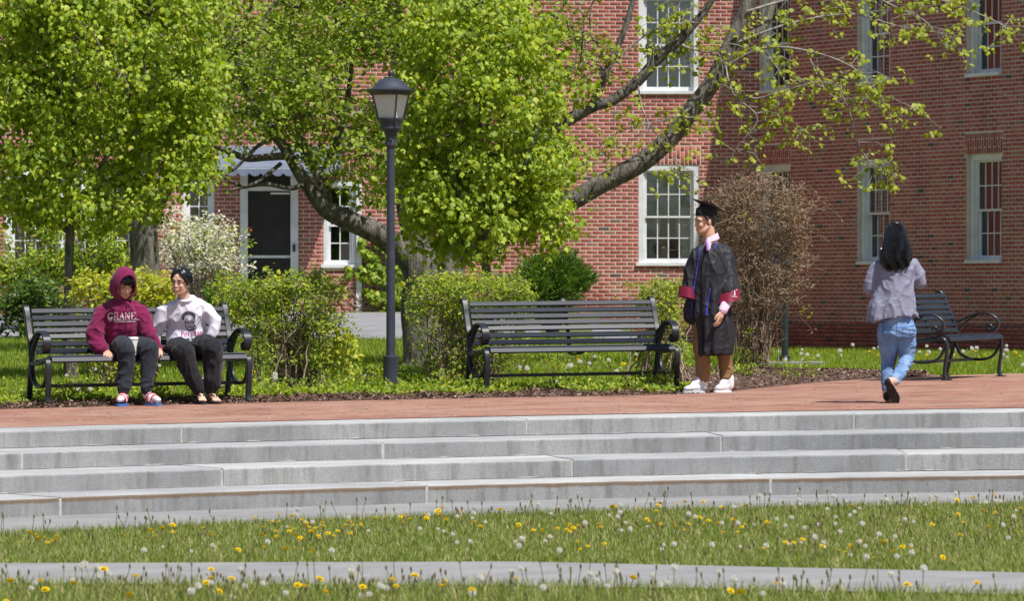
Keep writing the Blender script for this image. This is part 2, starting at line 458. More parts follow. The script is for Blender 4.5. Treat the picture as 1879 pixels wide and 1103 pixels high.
def paving():
    m, nt, b = new_mat('brick_paving'); L = nt.links.new
    co = coords(nt)
    br = nt.nodes.new('ShaderNodeTexBrick')
    br.inputs['Scale'].default_value = 1.0; br.inputs['Brick Width'].default_value = 0.205; br.inputs['Row Height'].default_value = 0.105
    br.inputs['Mortar Size'].default_value = 0.005; br.inputs['Bias'].default_value = 0.0
    br.inputs['Color1'].default_value = (0.25, 0.092, 0.058, 1); br.inputs['Color2'].default_value = (0.40, 0.190, 0.128, 1); br.inputs['Mortar'].default_value = (0.22, 0.16, 0.12, 1)
    L(co, br.inputs['Vector'])
    n1 = N(nt, 'TexNoise', Scale=2.6, Detail=7.0, Roughness=0.7); L(co, n1.inputs['Vector'])
    sp = ramp(nt, [(0.32, (0.66, 0.66, 0.67)), (0.52, (1.0, 1.0, 1.0)), (0.70, (1.18, 1.28, 1.34))]); L(n1.outputs['Fac'], sp.inputs[0])
    mul = N(nt, 'MixRGB', blend_type='MULTIPLY'); mul.inputs[0].default_value = 1.0
    L(br.outputs['Color'], mul.inputs[1]); L(sp.outputs[0], mul.inputs[2])
    # sandy dust gathered in patches
    n2 = N(nt, 'TexNoise', Scale=0.55, Detail=7.0, Roughness=0.7); L(co, n2.inputs['Vector'])
    r2 = ramp(nt, [(0.44, (0, 0, 0)), (0.70, (0.62, 0.62, 0.62))]); L(n2.outputs['Fac'], r2.inputs[0])
    mx = N(nt, 'MixRGB'); mx.inputs[2].default_value = (0.42, 0.29, 0.22, 1)
    L(r2.outputs[0], mx.inputs[0]); L(mul.outputs[0], mx.inputs[1])
    L(mx.outputs[0], b.inputs['Base Color']); b.inputs['Roughness'].default_value = 0.9
    add_bump(nt, b, br.outputs['Fac'], -0.4, 0.004)
    return m
M['paving'] = paving()

def pane_mat():
    m, nt, b = new_mat('window_glass'); L = nt.links.new
    gl = nt.nodes.new('ShaderNodeBsdfGlossy'); gl.inputs['Roughness'].default_value = 0.02; gl.inputs['Color'].default_value = (0.85, 0.9, 0.95, 1)
    tr = nt.nodes.new('ShaderNodeBsdfTransparent'); tr.inputs['Color'].default_value = (0.80, 0.86, 0.87, 1)
    fr = nt.nodes.new('ShaderNodeFresnel'); fr.inputs['IOR'].default_value = 1.6
    ad = N(nt, 'Math', operation='MULTIPLY_ADD'); ad.inputs[1].default_value = 0.9; ad.inputs[2].default_value = 0.09; L(fr.outputs[0], ad.inputs[0])
    mx = nt.nodes.new('ShaderNodeMixShader')
    L(ad.outputs[0], mx.inputs[0]); L(tr.outputs[0], mx.inputs[1]); L(gl.outputs[0], mx.inputs[2])
    L(mx.outputs[0], nt.nodes['Material Output'].inputs['Surface'])
    return m
M['pane'] = pane_mat()

G1 = [(0.0, (0.105, 0.165, 0.014)), (0.35, (0.20, 0.285, 0.022)), (0.7, (0.285, 0.365, 0.032)), (1.0, (0.40, 0.45, 0.055))]
M['leaf_bright'] = leaf_mat('spring_leaf_bright', G1, 0.5, gain=1.35)
M['leaf_maple'] = leaf_mat('spring_leaf_maple', [(0.0, (0.12, 0.185, 0.018)), (0.5, (0.21, 0.29, 0.028)), (1.0, (0.33, 0.40, 0.05))], 0.5, gain=1.35)
M['leaf_young'] = leaf_mat('young_leaf_yellow_green', [(0.0, (0.21, 0.27, 0.02)), (0.5, (0.32, 0.38, 0.03)), (1.0, (0.44, 0.47, 0.06))], 0.45)
M['leaf_bush'] = leaf_mat('bush_leaf', [(0.0, (0.09, 0.165, 0.012)), (0.5, (0.19, 0.28, 0.024)), (0.8, (0.31, 0.385, 0.035)), (1.0, (0.46, 0.47, 0.05))], 0.45, gain=1.25)
M['leaf_yellow'] = leaf_mat('yellow_bush_leaf', [(0.0, (0.22, 0.30, 0.02)), (0.5, (0.40, 0.44, 0.03)), (1.0, (0.56, 0.54, 0.05))], 0.4)
M['leaf_dark'] = leaf_mat('dark_leaf', [(0.0, (0.035, 0.075, 0.012)), (0.6, (0.09, 0.165, 0.02)), (1.0, (0.17, 0.25, 0.03))], 0.3, 0.35)
M['leaf_ever'] = leaf_mat('evergreen_needle', [(0.0, (0.03, 0.08, 0.014)), (0.6, (0.085, 0.17, 0.022)), (1.0, (0.20, 0.30, 0.03))], 0.3)
M['leaf_brown'] = leaf_mat('bronze_bud', [(0.0, (0.12, 0.075, 0.04)), (0.6, (0.24, 0.155, 0.075)), (0.95, (0.30, 0.20, 0.11)), (1.0, (0.30, 0.30, 0.08))], 0.3)
M['blossom'] = leaf_mat('white_blossom', [(0.0, (0.42, 0.44, 0.22)), (0.4, (0.62, 0.60, 0.42)), (1.0, (0.76, 0.74, 0.60))], 0.3)
M['grass'] = leaf_mat('grass_blade', [(0.0, (0.085, 0.135, 0.018)), (0.5, (0.165, 0.225, 0.032)), (0.72, (0.25, 0.285, 0.06)), (0.86, (0.40, 0.36, 0.17)), (1.0, (0.52, 0.47, 0.28))], 0.45, gain=1.35)
M['grass_fresh'] = leaf_mat('fresh_grass_blade', [(0.0, (0.10, 0.175, 0.014)), (0.6, (0.19, 0.275, 0.022)), (1.0, (0.31, 0.37, 0.045))], 0.45, gain=1.2)
M['petal'] = leaf_mat('dandelion_yellow', [(0.0, (0.74, 0.52, 0.004)), (1.0, (0.85, 0.66, 0.01))], 0.15)
M['fluff'] = leaf_mat('seed_fluff', [(0.0, (0.66, 0.64, 0.60)), (1.0, (0.86, 0.84, 0.80))], 0.6)
M['stalk'] = leaf_mat('dandelion_stalk', [(0.0, (0.13, 0.10, 0.05)), (0.6, (0.20, 0.16, 0.07)), (1.0, (0.20, 0.22, 0.07))], 0.1)
M['chip'] = leaf_mat('mulch_chip', [(0.0, (0.05, 0.028, 0.02)), (0.5, (0.14, 0.075, 0.055)), (0.9, (0.27, 0.18, 0.135)), (1.0, (0.42, 0.34, 0.27))], 0.0, 0.9)

M['spray_twig'] = noisy('pale_twig', (0.15, 0.135, 0.115), (0.36, 0.33, 0.29), 9, 0.85, 0.3, 0.003)
M['litter'] = leaf_mat('dry_scraps', [(0.0, (0.09, 0.06, 0.04)), (0.5, (0.28, 0.21, 0.14)), (1.0, (0.55, 0.50, 0.42))], 0.1, 0.9)
# ================================================================== the setting
def sheet(name, polys, mat, smooth=False):
    mb = MB()
    for p in polys: mb.add(p, [tuple(range(len(p)))])
    o = mb.build(name, mat, smooth=smooth)
    tag(o, kind='structure')
    return o

# far ground under everything
g = MB(); g.add([(-400, -150, -1.2), (400, -150, -1.2), (400, 600, -1.2), (-400, 600, -1.2)], [(0, 1, 2, 3)])
tag(g.build('ground', M['turf'], smooth=False), kind='structure')

# the steps: four rings about one centre, the audience side towards us
SC = (2.6, 21.4)
RAD = [14.07, 13.11, 12.13, 11.27]
LEV = [0.0, -0.125, -0.248, -0.373, LOW]
A0, A1 = R(-52), R(56)          # angle from +Y towards +X
def arc(r, a, lev):
    X = SC[0] + r * math.sin(a); Y = SC[1] + r * math.cos(a)
    return Vector((X, Y, lev + TILT * X))

def arc_strip(name, r0, r1, lev, mat, n=60, a0=A0, a1=A1):
    mb = MB(); vs = []; fs = []
    for i in range(n + 1):
        a = a0 + (a1 - a0) * i / n
        vs += [arc(r0, a, lev), arc(r1, a, lev)]
    for i in range(n): fs.append((2 * i, 2 * i + 2, 2 * i + 3, 2 * i + 1))
    mb.add(vs, fs)
    o = mb.build(name, mat, smooth=False)
    return tag(o, kind='structure')

def angle_at(px, r):
    """angle on the ring of radius r seen at photo column px"""
    best = min((A0 + (A1 - A0) * i / 4000 for i in range(4001)), key=lambda a: abs((SC[0] + r * math.sin(a)) * F / (SC[1] + r * math.cos(a)) + CX - px))
    return best

steps = thing('granite_steps', 'broad curved grey granite steps below the brick terrace', 'steps', arc(RAD[3], 0, LOW))
so = steps.location
JOINTS = [[333, 967, 1568], [40, 704, 1324], [408, 1050, 1663], [111, 784, 1413]]
for k in range(4):
    r = RAD[k]; th = LEV[k] - LEV[k + 1]
    rb = r + (0.93 if k == 0 else RAD[k - 1] - r + 0.06)
    js = [angle_at(x, r) for x in JOINTS[k]]
    d = (js[-1] - js[0]) / 2
    while js[0] - d > A0: js.insert(0, js[0] - d)
    while js[-1] + d < A1: js.append(js[-1] + d)
    js = [A0] + js + [A1]
    gap = 0.008 / r
    for i in range(len(js) - 1):
        a0, a1 = js[i] + gap, js[i + 1] - gap
        if a1 - a0 < 0.02: continue
        n = 36; jz = random.uniform(-0.003, 0.003); jr = random.uniform(-0.005, 0.005)
        prof = [(r + jr, -th - 0.02), (r + jr, -0.012), (r + jr + 0.004, -0.003), (r + jr + 0.014, 0.0), (rb, 0.0), (rb, -th - 0.02)]
        vs = []; fs = []; down = []
        for q in range(n + 1):
            a = a0 + (a1 - a0) * q / n
            for rr, zz in prof:
                w_ = 0.0035 * noise.noise((a * 70, k * 3.0, rr * 3)) + (0.007 * min(0.0, noise.noise((a * 210, k * 5.0, 9.0)) + 0.25) if -0.02 < zz < 0 else 0.0)
                p = arc(rr - (w_ if rr < r + 0.02 else 0.0), a, LEV[k] + zz + jz + (w_ * 0.8 if -0.02 < zz <= 0 and rr < r + 0.02 else 0.0)); vs.append(p - so); down.append(-zz if rr < r + 0.02 else 0.2)
        np_ = len(prof)
        for q in range(n):
            for j in range(np_ - 1): fs.append((q * np_ + j, q * np_ + j + 1, (q + 1) * np_ + j + 1, (q + 1) * np_ + j))
        fs.append(tuple(range(np_))); fs.append(tuple(n * np_ + j for j in range(np_ - 1, -1, -1)))
        me = bpy.data.meshes.new('step_block'); me.from_pydata(vs, [], fs); me.update()
        at = me.attributes.new('down', 'FLOAT', 'POINT'); at.data.foreach_set('value', down)
        bm = bmesh.new(); bm.from_mesh(me); bmesh.ops.recalc_face_normals(bm, faces=bm.faces); bm.to_mesh(me); bm.free()
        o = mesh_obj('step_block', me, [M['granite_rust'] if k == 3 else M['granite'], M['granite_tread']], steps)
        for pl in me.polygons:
            if pl.normal.z > 0.6: pl.material_index = 1  # upward faces take the stone with the sun painted in
        # pale mortar in the joint, a little behind the faces
        if i < len(js) - 2:
            mb = MB(); a = js[i + 1]; h = gap * 1.4
            for (ra, rbb) in ((r + 0.003, rb - 0.02),):
                vs2 = [arc(rr, aa, LEV[k] + zz) - so for aa in (a - h, a + h) for rr in (ra, rbb) for zz in (-th, -0.004)]
                mb.add(vs2, [(0, 1, 3, 2), (4, 6, 7, 5), (0, 4, 5, 1), (2, 3, 7, 6), (0, 2, 6, 4), (1, 5, 7, 3)])
            mb.build('joint_mortar', M['joint_mortar'], steps, smooth=False)
    # grit and mortar line at the foot of each riser, on the tread below
    if k < 3:
        vs = []; fs = []
        n = 400
        for q in range(n + 1):
            a = A0 + (A1 - A0) * q / n
            w = 0.004 + 0.030 * max(0, noise.noise((a * 90, k * 7.1, 0)))
            vs += [arc(r - w, a, LEV[k + 1] + 0.005) - so, arc(r + 0.01, a, LEV[k + 1] + 0.004 + w * 0.4) - so]
        for q in range(n): fs.append((2 * q, 2 * q + 2, 2 * q + 3, 2 * q + 1))
        mb = MB().add(vs, fs); mb.build('bed_mortar', M['step_mortar'], steps, smooth=False)

# lower path at the foot of the steps, lower lawn, the second path
arc_strip('lower_path', 9.22, RAD[3] + 0.10, LOW + 0.004, M['concrete'])
mb = MB(); nx = 40
P2 = [(-9, 26.4, 24.8), (-3.0, 25.6, 23.9), (0, 25.0, 22.95), (2.6, 23.35, 21.6), (8, 20.2, 18.6)]   # X, far edge, near edge of the second path
px = [p[0] for p in P2]
def far_edge(X): return np.interp(X, px, [p[1] for p in P2])
def near_edge(X): return np.interp(X, px, [p[2] for p in P2])
vs = []; fs = []
xs = np.linspace(-12, 14, 53)
for X in xs: vs += [(X, 6, LOW - 0.006 + TILT * X), (X, 36, LOW - 0.006 + TILT * X)]
for i in range(52): fs.append((2 * i, 2 * i + 2, 2 * i + 3, 2 * i + 1))
tag(MB().add(vs, fs).build('lower_lawn', M['turf'], smooth=False), kind='structure')
vs = []; fs = []
for X in xs[6:-12]: vs += [(X, float(near_edge(X)), LOW + 0.006 + TILT * X), (X, float(far_edge(X)), LOW + 0.006 + TILT * X)]
for i in range(len(xs[6:-12]) - 1): fs.append((2 * i, 2 * i + 2, 2 * i + 3, 2 * i + 1))
tag(MB().add(vs, fs).build('footpath', M['concrete'], smooth=False), kind='structure')

# brick terrace: from the granite to its ragged back edge
BACK = [(-12.0, 38.2), (-7.0, 40.0), (-4.5, 40.95), (-2.17, 42.05), (-0.55, 42.5), (1.56, 42.75), (2.05, 43.6), (2.45, 45.2), (3.1, 47.3), (3.8, 49.0), (4.6, 50.0), (5.6, 50.8), (8, 52.0), (13, 54.0)]
bx_, by_ = [p[0] for p in BACK], [p[1] for p in BACK]
def back_edge(X): return np.interp(X, bx_, by_)
vs = []; fs = []; n = 120
for i in range(n + 1):
    X = -9.0 + 20.0 * i / n
    a = math.asin(max(-0.98, min(0.98, (X - SC[0]) / (RAD[0] + 0.9))))
    y0 = SC[1] + (RAD[0] + 0.9) * math.cos(a)
    y1 = float(back_edge(X)) + 0.05 * noise.noise((X * 3, 0, 5))
    for t in (0, 1):
        Y = y0 + (y1 - y0) * t
        vs.append((X, Y, TILT * X + 0.002))
for i in range(n): fs.append((2 * i, 2 * i + 2, 2 * i + 3, 2 * i + 1))
tag(MB().add(vs, fs).build('terrace', M['paving'], smooth=False), kind='structure')

# upper lawn
xs = np.concatenate([[-45, -25, -15], np.linspace(-11, 14, 60), [20, 40]]); ys = np.concatenate([np.linspace(35.6, 84, 80), [100, 140]])
XX, YY = np.meshgrid(xs, ys, indexing='ij')
ZZ = lawn_z(XX, np.minimum(YY, 84)) - 0.012
V = np.stack([XX, YY, ZZ], -1).reshape(-1, 3); ny = len(ys)
Fc = [(i * ny + j, (i + 1) * ny + j, (i + 1) * ny + j + 1, i * ny + j + 1) for i in range(len(xs) - 1) for j in range(ny - 1)]
tag(mesh_obj('upper_lawn', fast_mesh('upper_lawn', V, Fc, True), M['turf']), kind='structure')

# planting bed with bark mulch behind the benches
def bed_back(X): return back_edge(X) + np.interp(X, [-12, -4.5, -1, 1.0, 1.8, 2.6, 3.6, 4.3, 4.7], [1.2, 1.3, 1.5, 2.4, 9.0, 11.0, 7.0, 2.0, 0.0])
vs = []; fs = []; n = 100; m = 8
for i in range(n + 1):
    X = -11 + 15.7 * i / n
    y0 = float(back_edge(X)) - 0.06; y1 = float(bed_back(X)) + 0.15 * noise.noise((X * 1.5, 3, 0))
    for j in range(m + 1):
        Y = y0 + (y1 - y0) * j / m
        bump = 0.05 * math.sin(math.pi * j / m) * min(1.0, (y1 - y0) / 2) + 0.014 * noise.noise((X * 4, Y * 4, 0)) * (1 if 0 < j < m else 0)
        vs.append((X, Y, float(lawn_z(X, Y)) - 0.004 + bump + (0.0 if j else -0.002)))
for i in range(n):
    for j in range(m): fs.append((i * (m + 1) + j, (i + 1) * (m + 1) + j, (i + 1) * (m + 1) + j + 1, i * (m + 1) + j + 1))
tag(MB().add(vs, fs).build('planting_bed', M['mulch']), kind='structure')

# asphalt drive by the door
vs = []; fs = []
rows = [(-11, 64.5, 76.5), (-6, 64.0, 76.3), (-3.4, 63.2, 76.2), (-2.2, 62.2, 76.0), (-1.2, 61.6, 75.6), (0.2, 61.8, 74.5), (1.4, 62.5, 73.0), (2.5, 64.0, 71.0)]
for X, ya, yb in rows:
    for t in np.linspace(0, 1, 6):
        Y = ya + (yb - ya) * t
        vs.append((X, Y, float(lawn_z(X, Y)) + 0.006))
for i in range(len(rows) - 1):
    for j in range(5): fs.append((i * 6 + j, (i + 1) * 6 + j, (i + 1) * 6 + j + 1, i * 6 + j + 1))
tag(MB().add(vs, fs).build('drive', M['asphalt']), kind='structure')
# concrete slab strip at the foot of the dark post, and the lamp's footing
p = on_lawn(1440, 672)
mb = MB(); mb.box((p.x - 0.25, p.y + 0.25, p.z + 0.01), (1.5, 0.9, 0.08)); tag(mb.build('paving_slab', M['concrete'], smooth=False), kind='structure')

# ------------------------------------------------------------------ the brick building
ZA = 80.5                              # distance of the sunlit wall
ZD = 77.4                              # distance of the wall with the door
COURSE, STRETCH = 0.0677, 0.2035
bld = thing('brick_building', 'red brick building with white sash windows and a shaded wing', 'building', (0, ZA, 0))
bo = Vector((0, ZA, 0))
CORN = Vector((4.285, ZA, 0)); WDIR = Vector((0.4446, -0.8957, 0)).normalized(); WNOR = Vector((-WDIR.y * -1, 0, 0))
WNOR = Vector((WDIR.y, -WDIR.x, 0))    # outward, to the left and towards us
TOPZ = 7.75
class Wall:
    """a vertical wall: origin, direction along, outward normal; cells given as (t, z)"""
    def __init__(s, o, d, n, length): s.o, s.d, s.n, s.len = Vector(o), Vector(d), Vector(n), length
    def P(s, t, z, out=0.0):
        p = s.o + s.d * t + s.n * out
        return Vector((p.x, p.y, z))
wallA = Wall((-1.86, ZA, 0), (1, 0, 0), (0, -1, 0), 4.285 + 1.86)
wallD = Wall((-10.5, ZD, 0), (1, 0, 0), (0, -1, 0), 10.5 - 1.86)
wallB = Wall(CORN, WDIR, WNOR, 11.5)

def xt(w, px):
    """t on wall w seen at photo column px"""
    k = (px - CX) / F
    # (o.x + d.x t) = k (o.y + d.y t)
    return (k * w.o.y - w.o.x) / (w.d.x - k * w.d.y)
def zy(w, t, py):
    p = w.P(t, 0); return EYE + (HY - py) * p.y / F

# openings (t0, t1, z0, z1)
WZ = [(1.449, 3.205), (4.442, 6.20)]
winA = [(2.20 + 1.86, 3.245 + 1.86)]
winB = []
for tc in (0.565, 3.89, 7.31): winB.append((tc - 0.525, tc + 0.525))
dT0, dT1 = xt(wallD, 441), xt(wallD, 547)
sT0, sT1 = xt(wallD, 594), xt(wallD, 653)
lT0, lT1 = xt(wallD, 336), xt(wallD, 393)
oA = [(a, b, z0, z1) for (a, b) in winA for (z0, z1) in WZ]
oB = [(a, b, z0, z1) for (a, b) in winB for (z0, z1) in WZ]
zdoor0 = zy(wallD, dT0, 574); zdoor1 = zy(wallD, dT0, 318)
oD = [(dT0, dT1, zdoor0, zdoor1), (sT0, sT1, zy(wallD, sT0, 491), zy(wallD, sT0, 330)), (lT0, lT1, zy(wallD, lT0, 491), zy(wallD, lT0, 330)),
      (xt(wallD, 10), xt(wallD, 118), zy(wallD, 0, 491), zy(wallD, 0, 310)), (xt(wallD, 140), xt(wallD, 250), zy(wallD, 0, 491), zy(wallD, 0, 310))]

def wall_backing(name, w, opens, z0, z1):
    """mortar plane with the openings cut out, plus reveals"""
    ts = sorted({0.0, w.len} | {round(t, 4) for o in opens for t in o[:2]})
    zs = sorted({z0, z1} | {round(z, 4) for o in opens for z in o[2:] if z0 < z < z1})
    mb = MB()
    for i in range(len(ts) - 1):
        for j in range(len(zs) - 1):
            tc, zc = (ts[i] + ts[i + 1]) / 2, (zs[j] + zs[j + 1]) / 2
            if any(o[0] < tc < o[1] and o[2] < zc < o[3] for o in opens): continue
            mb.add([w.P(ts[i], zs[j]), w.P(ts[i + 1], zs[j]), w.P(ts[i + 1], zs[j + 1]), w.P(ts[i], zs[j + 1])], [(0, 1, 2, 3)])
    D = -0.30
    for a, b, c, d in opens:
        d = min(d, z1)
        mb.add([w.P(a, c), w.P(a, c, D), w.P(a, d, D), w.P(a, d)], [(0, 1, 2, 3)])
        mb.add([w.P(b, c), w.P(b, d), w.P(b, d, D), w.P(b, c, D)], [(0, 1, 2, 3)])
        mb.add([w.P(a, d), w.P(a, d, D), w.P(b, d, D), w.P(b, d)], [(0, 1, 2, 3)])
        mb.add([w.P(a, c), w.P(b, c), w.P(b, c, D), w.P(a, c, D)], [(0, 1, 2, 3)])
    return mb.build(name, M['mortar_wall'], bld, bo, smooth=False)

PROUD = 0.0035
def brick_cells(w, opens, z0, z1, lintel=True):
    """(t0, t1, z0, z1) for every brick face, running bond, cut at openings; lintels of upright bricks"""
    J = 0.0115; cells = []
    blocks = list(opens)
    lint = []
    if lintel:
        for a, b, c, d in opens:
            la, lb = a - 0.035, b + 0.035
            lint.append((la, lb, d, d + COURSE * 5))
    nrow = int((z1 - z0) / COURSE)
    for r in range(nrow):
        za = z0 + r * COURSE; zb = za + COURSE - J
        zc = (za + zb) / 2
        t = -STRETCH * (0.5 if r % 2 else 0.0)
        spans = []
        while t < w.len:
            spans.append((max(t, 0.0), min(t + STRETCH - J, w.len))); t += STRETCH
        for a, b, c, d in blocks + lint:
            if c - 0.02 < zc < d + 0.0:
                new = []
                for (p, q) in spans:
                    if q <= a or p >= b: new.append((p, q)); continue
                    if p < a - 0.02: new.append((p, a - J * 0.6))
                    if q > b + 0.02: new.append((b + J * 0.6, q))
                spans = new
        for p, q in spans:
            if q - p > 0.02: cells.append((p, q, za, zb))
    for k, (a, b, c, d) in enumerate(lint):
        n = int((b - a) / 0.0665); wd = (b - a) / n
        for i in range(n):
            cut = c + 0.10 + (d - c - 0.2) * (1.0 if i % 2 else 0.0)
            for (p, q) in ((c, cut - J), (cut, d - J)):
                cells.append((a + i * wd, a + (i + 1) * wd - 0.009, p + 0.002, q))
    return cells

def brick_mesh(name, w, cells, depth=PROUD):
    n = len(cells); C = np.array(cells)
    jit = RNG.uniform(-0.0022, 0.0022, n)
    e = 0.003
    V = np.zeros((n, 8, 3))
    o = np.array(w.o); d = np.array(w.d); nn = np.array(w.n)
    for k, (ti, zi, out, ee) in enumerate([(0, 2, 0, 0), (1, 2, 0, 0), (1, 3, 0, 0), (0, 3, 0, 0), (0, 2, 1, 1), (1, 2, 1, 1), (1, 3, 1, 1), (0, 3, 1, 1)]):
        t = C[:, ti] + (e if ti == 0 else -e) * ee
        z = C[:, zi] + (e if zi == 2 else -e) * ee
        off = (depth + jit) * out - 0.002 * (1 - out)
        V[:, k] = o[None] + t[:, None] * d[None] + off[:, None] * nn[None]
        V[:, k, 2] = z
    V = V.reshape(-1, 3) - np.array(bo)
    base = np.arange(n) * 8
    Fs = np.array([(4, 5, 6, 7), (0, 1, 5, 4), (1, 2, 6, 5), (2, 3, 7, 6), (3, 0, 4, 7)])
    Fc = (base[:, None, None] + Fs[None]).reshape(-1, 4)
    return fast_mesh(name, V, Fc)

def make_wall(name, w, opens, z0, single=None, label=None, lintel=True):
    back = wall_backing(name, w, opens, z0 - 0.3, TOPZ)
    if label: back['label'] = label
    cells = brick_cells(w, opens, z0, 7.2, lintel)
    rest = cells
    if single:
        key = sorted(range(len(cells)), key=lambda i: single(cells[i]))
        pick = set(key[:300])
        rest = [c for i, c in enumerate(cells) if i not in pick]
        shapes = {}
        for i in sorted(pick):
            t0, t1, za, zb = cells[i]
            k = (round(t1 - t0, 3), round(zb - za, 3))
            if k not in shapes:
                me = brick_mesh('brick', Wall((0, 0, 0), w.d, w.n, 1), [(0, t1 - t0, 0, zb - za)])
                v = np.empty(len(me.vertices) * 3, np.float32); me.vertices.foreach_get('co', v)
                v = v.reshape(-1, 3) + np.array(bo, np.float32); me.vertices.foreach_set('co', v.ravel()); me.update()
                me.materials.append(M['brick_single'])
                shapes[k] = me
            o = bpy.data.objects.new('brick', shapes[k]); COL.objects.link(o)
            o.parent = back
            o.location = w.P(t0, za) - bo + w.n * random.uniform(-0.0015, 0.0015)
    o = mesh_obj('brickwork', brick_mesh('brickwork', w, rest), M['brick'], back); o['kind'] = 'stuff'
    return back

zbase = float(lawn_z(-3, ZD)) - 0.05
make_wall('wall', wallA, oA, 0.1, single=lambda c: 0 if False else (abs(c[0] - xt(wallA, 1160)) + abs((c[2] - zy(wallA, 3, 400)) * 0.75)), label='sunlit red brick wall')
make_wall('entrance_wall', wallD, oD, zbase, label='red brick wall with the glazed door', lintel=True)
make_wall('wing_wall', wallB, oB, 0.45, label='shaded red brick wall of the wing')
# the wing's darker plinth with its ledge
mb = MB()
def wbox(mb, w, t0, t1, z0, z1, o0, o1):
    vs = [w.P(t, z, o) for t in (t0, t1) for o in (o0, o1) for z in (z0, z1)]
    mb.add(vs, [(0, 1, 3, 2), (4, 6, 7, 5), (0, 4, 5, 1), (2, 3, 7, 6), (0, 2, 6, 4), (1, 5, 7, 3)])
wbox(mb, wallB, -0.02, 11.5, -0.3, 0.445, -0.05, 0.055)
mb.build('plinth', M['soil'], bld, bo, smooth=False)
cells = []
for r in range(6):
    z = 0.03 + r * COURSE; t = -0.1 * (r % 2)
    while t < 11.4:
        cells.append((max(t, 0.0), t + STRETCH - 0.0105, z, z + COURSE - 0.0105)); t += STRETCH
wp = Wall(wallB.P(0, 0, 0.055), WDIR, WNOR, 11.5)
o = mesh_obj('plinth_brickwork', brick_mesh('plinth_brickwork', wp, cells), M['brick'], bld); o['kind'] = 'stuff'
# corner return between the two walls, roof slabs and eaves
mb = MB()
mb.add([Vector((-1.86, ZD, -0.3)), Vector((-1.86, ZA, -0.3)), Vector((-1.86, ZA, TOPZ)), Vector((-1.86, ZD, TOPZ))], [(0, 1, 2, 3)])
mb.build('return_wall', M['brick'], bld, bo, smooth=False)
mb = MB()
wbox(mb, wallA, -0.2, 7.0, TOPZ, TOPZ + 0.25, -6, 0.28)
wbox(mb, wallD, -2.0, 9.0, TOPZ + 0.26, TOPZ + 0.5, -6, 0.28)
mb.build('eaves', M['white_paint'], bld, bo, smooth=False)
mb = MB(); wbox(mb, wallB, 0.0, 12.0, TOPZ + 0.002, TOPZ + 0.26, -8, 0.12); mb.build('eaves', M['white_paint'], bld, bo, smooth=False)
mb = MB(); wbox(mb, wallB, -1.0, 12.0, TOPZ + 0.27, TOPZ + 0.6, -8, 0.05); wbox(mb, wallA, -0.3, 7.0, TOPZ + 0.27, TOPZ + 0.62, -6, 0.1)
mb.build('roof', M['roof'], bld, bo, smooth=False)
# the wing's other sides so that it is a body (blocks light from behind)
mb = MB()
e0, e1 = wallB.P(11.5, 0), wallB.P(11.5, 0, -8)
for a, b in ((e0, e1),):
    mb.add([Vector((a.x, a.y, -0.3)), Vector((b.x, b.y, -0.3)), Vector((b.x, b.y, TOPZ)), Vector((a.x, a.y, TOPZ))], [(0, 1, 2, 3)])
mb.build('end_wall', M['brick'], bld, bo, smooth=False)

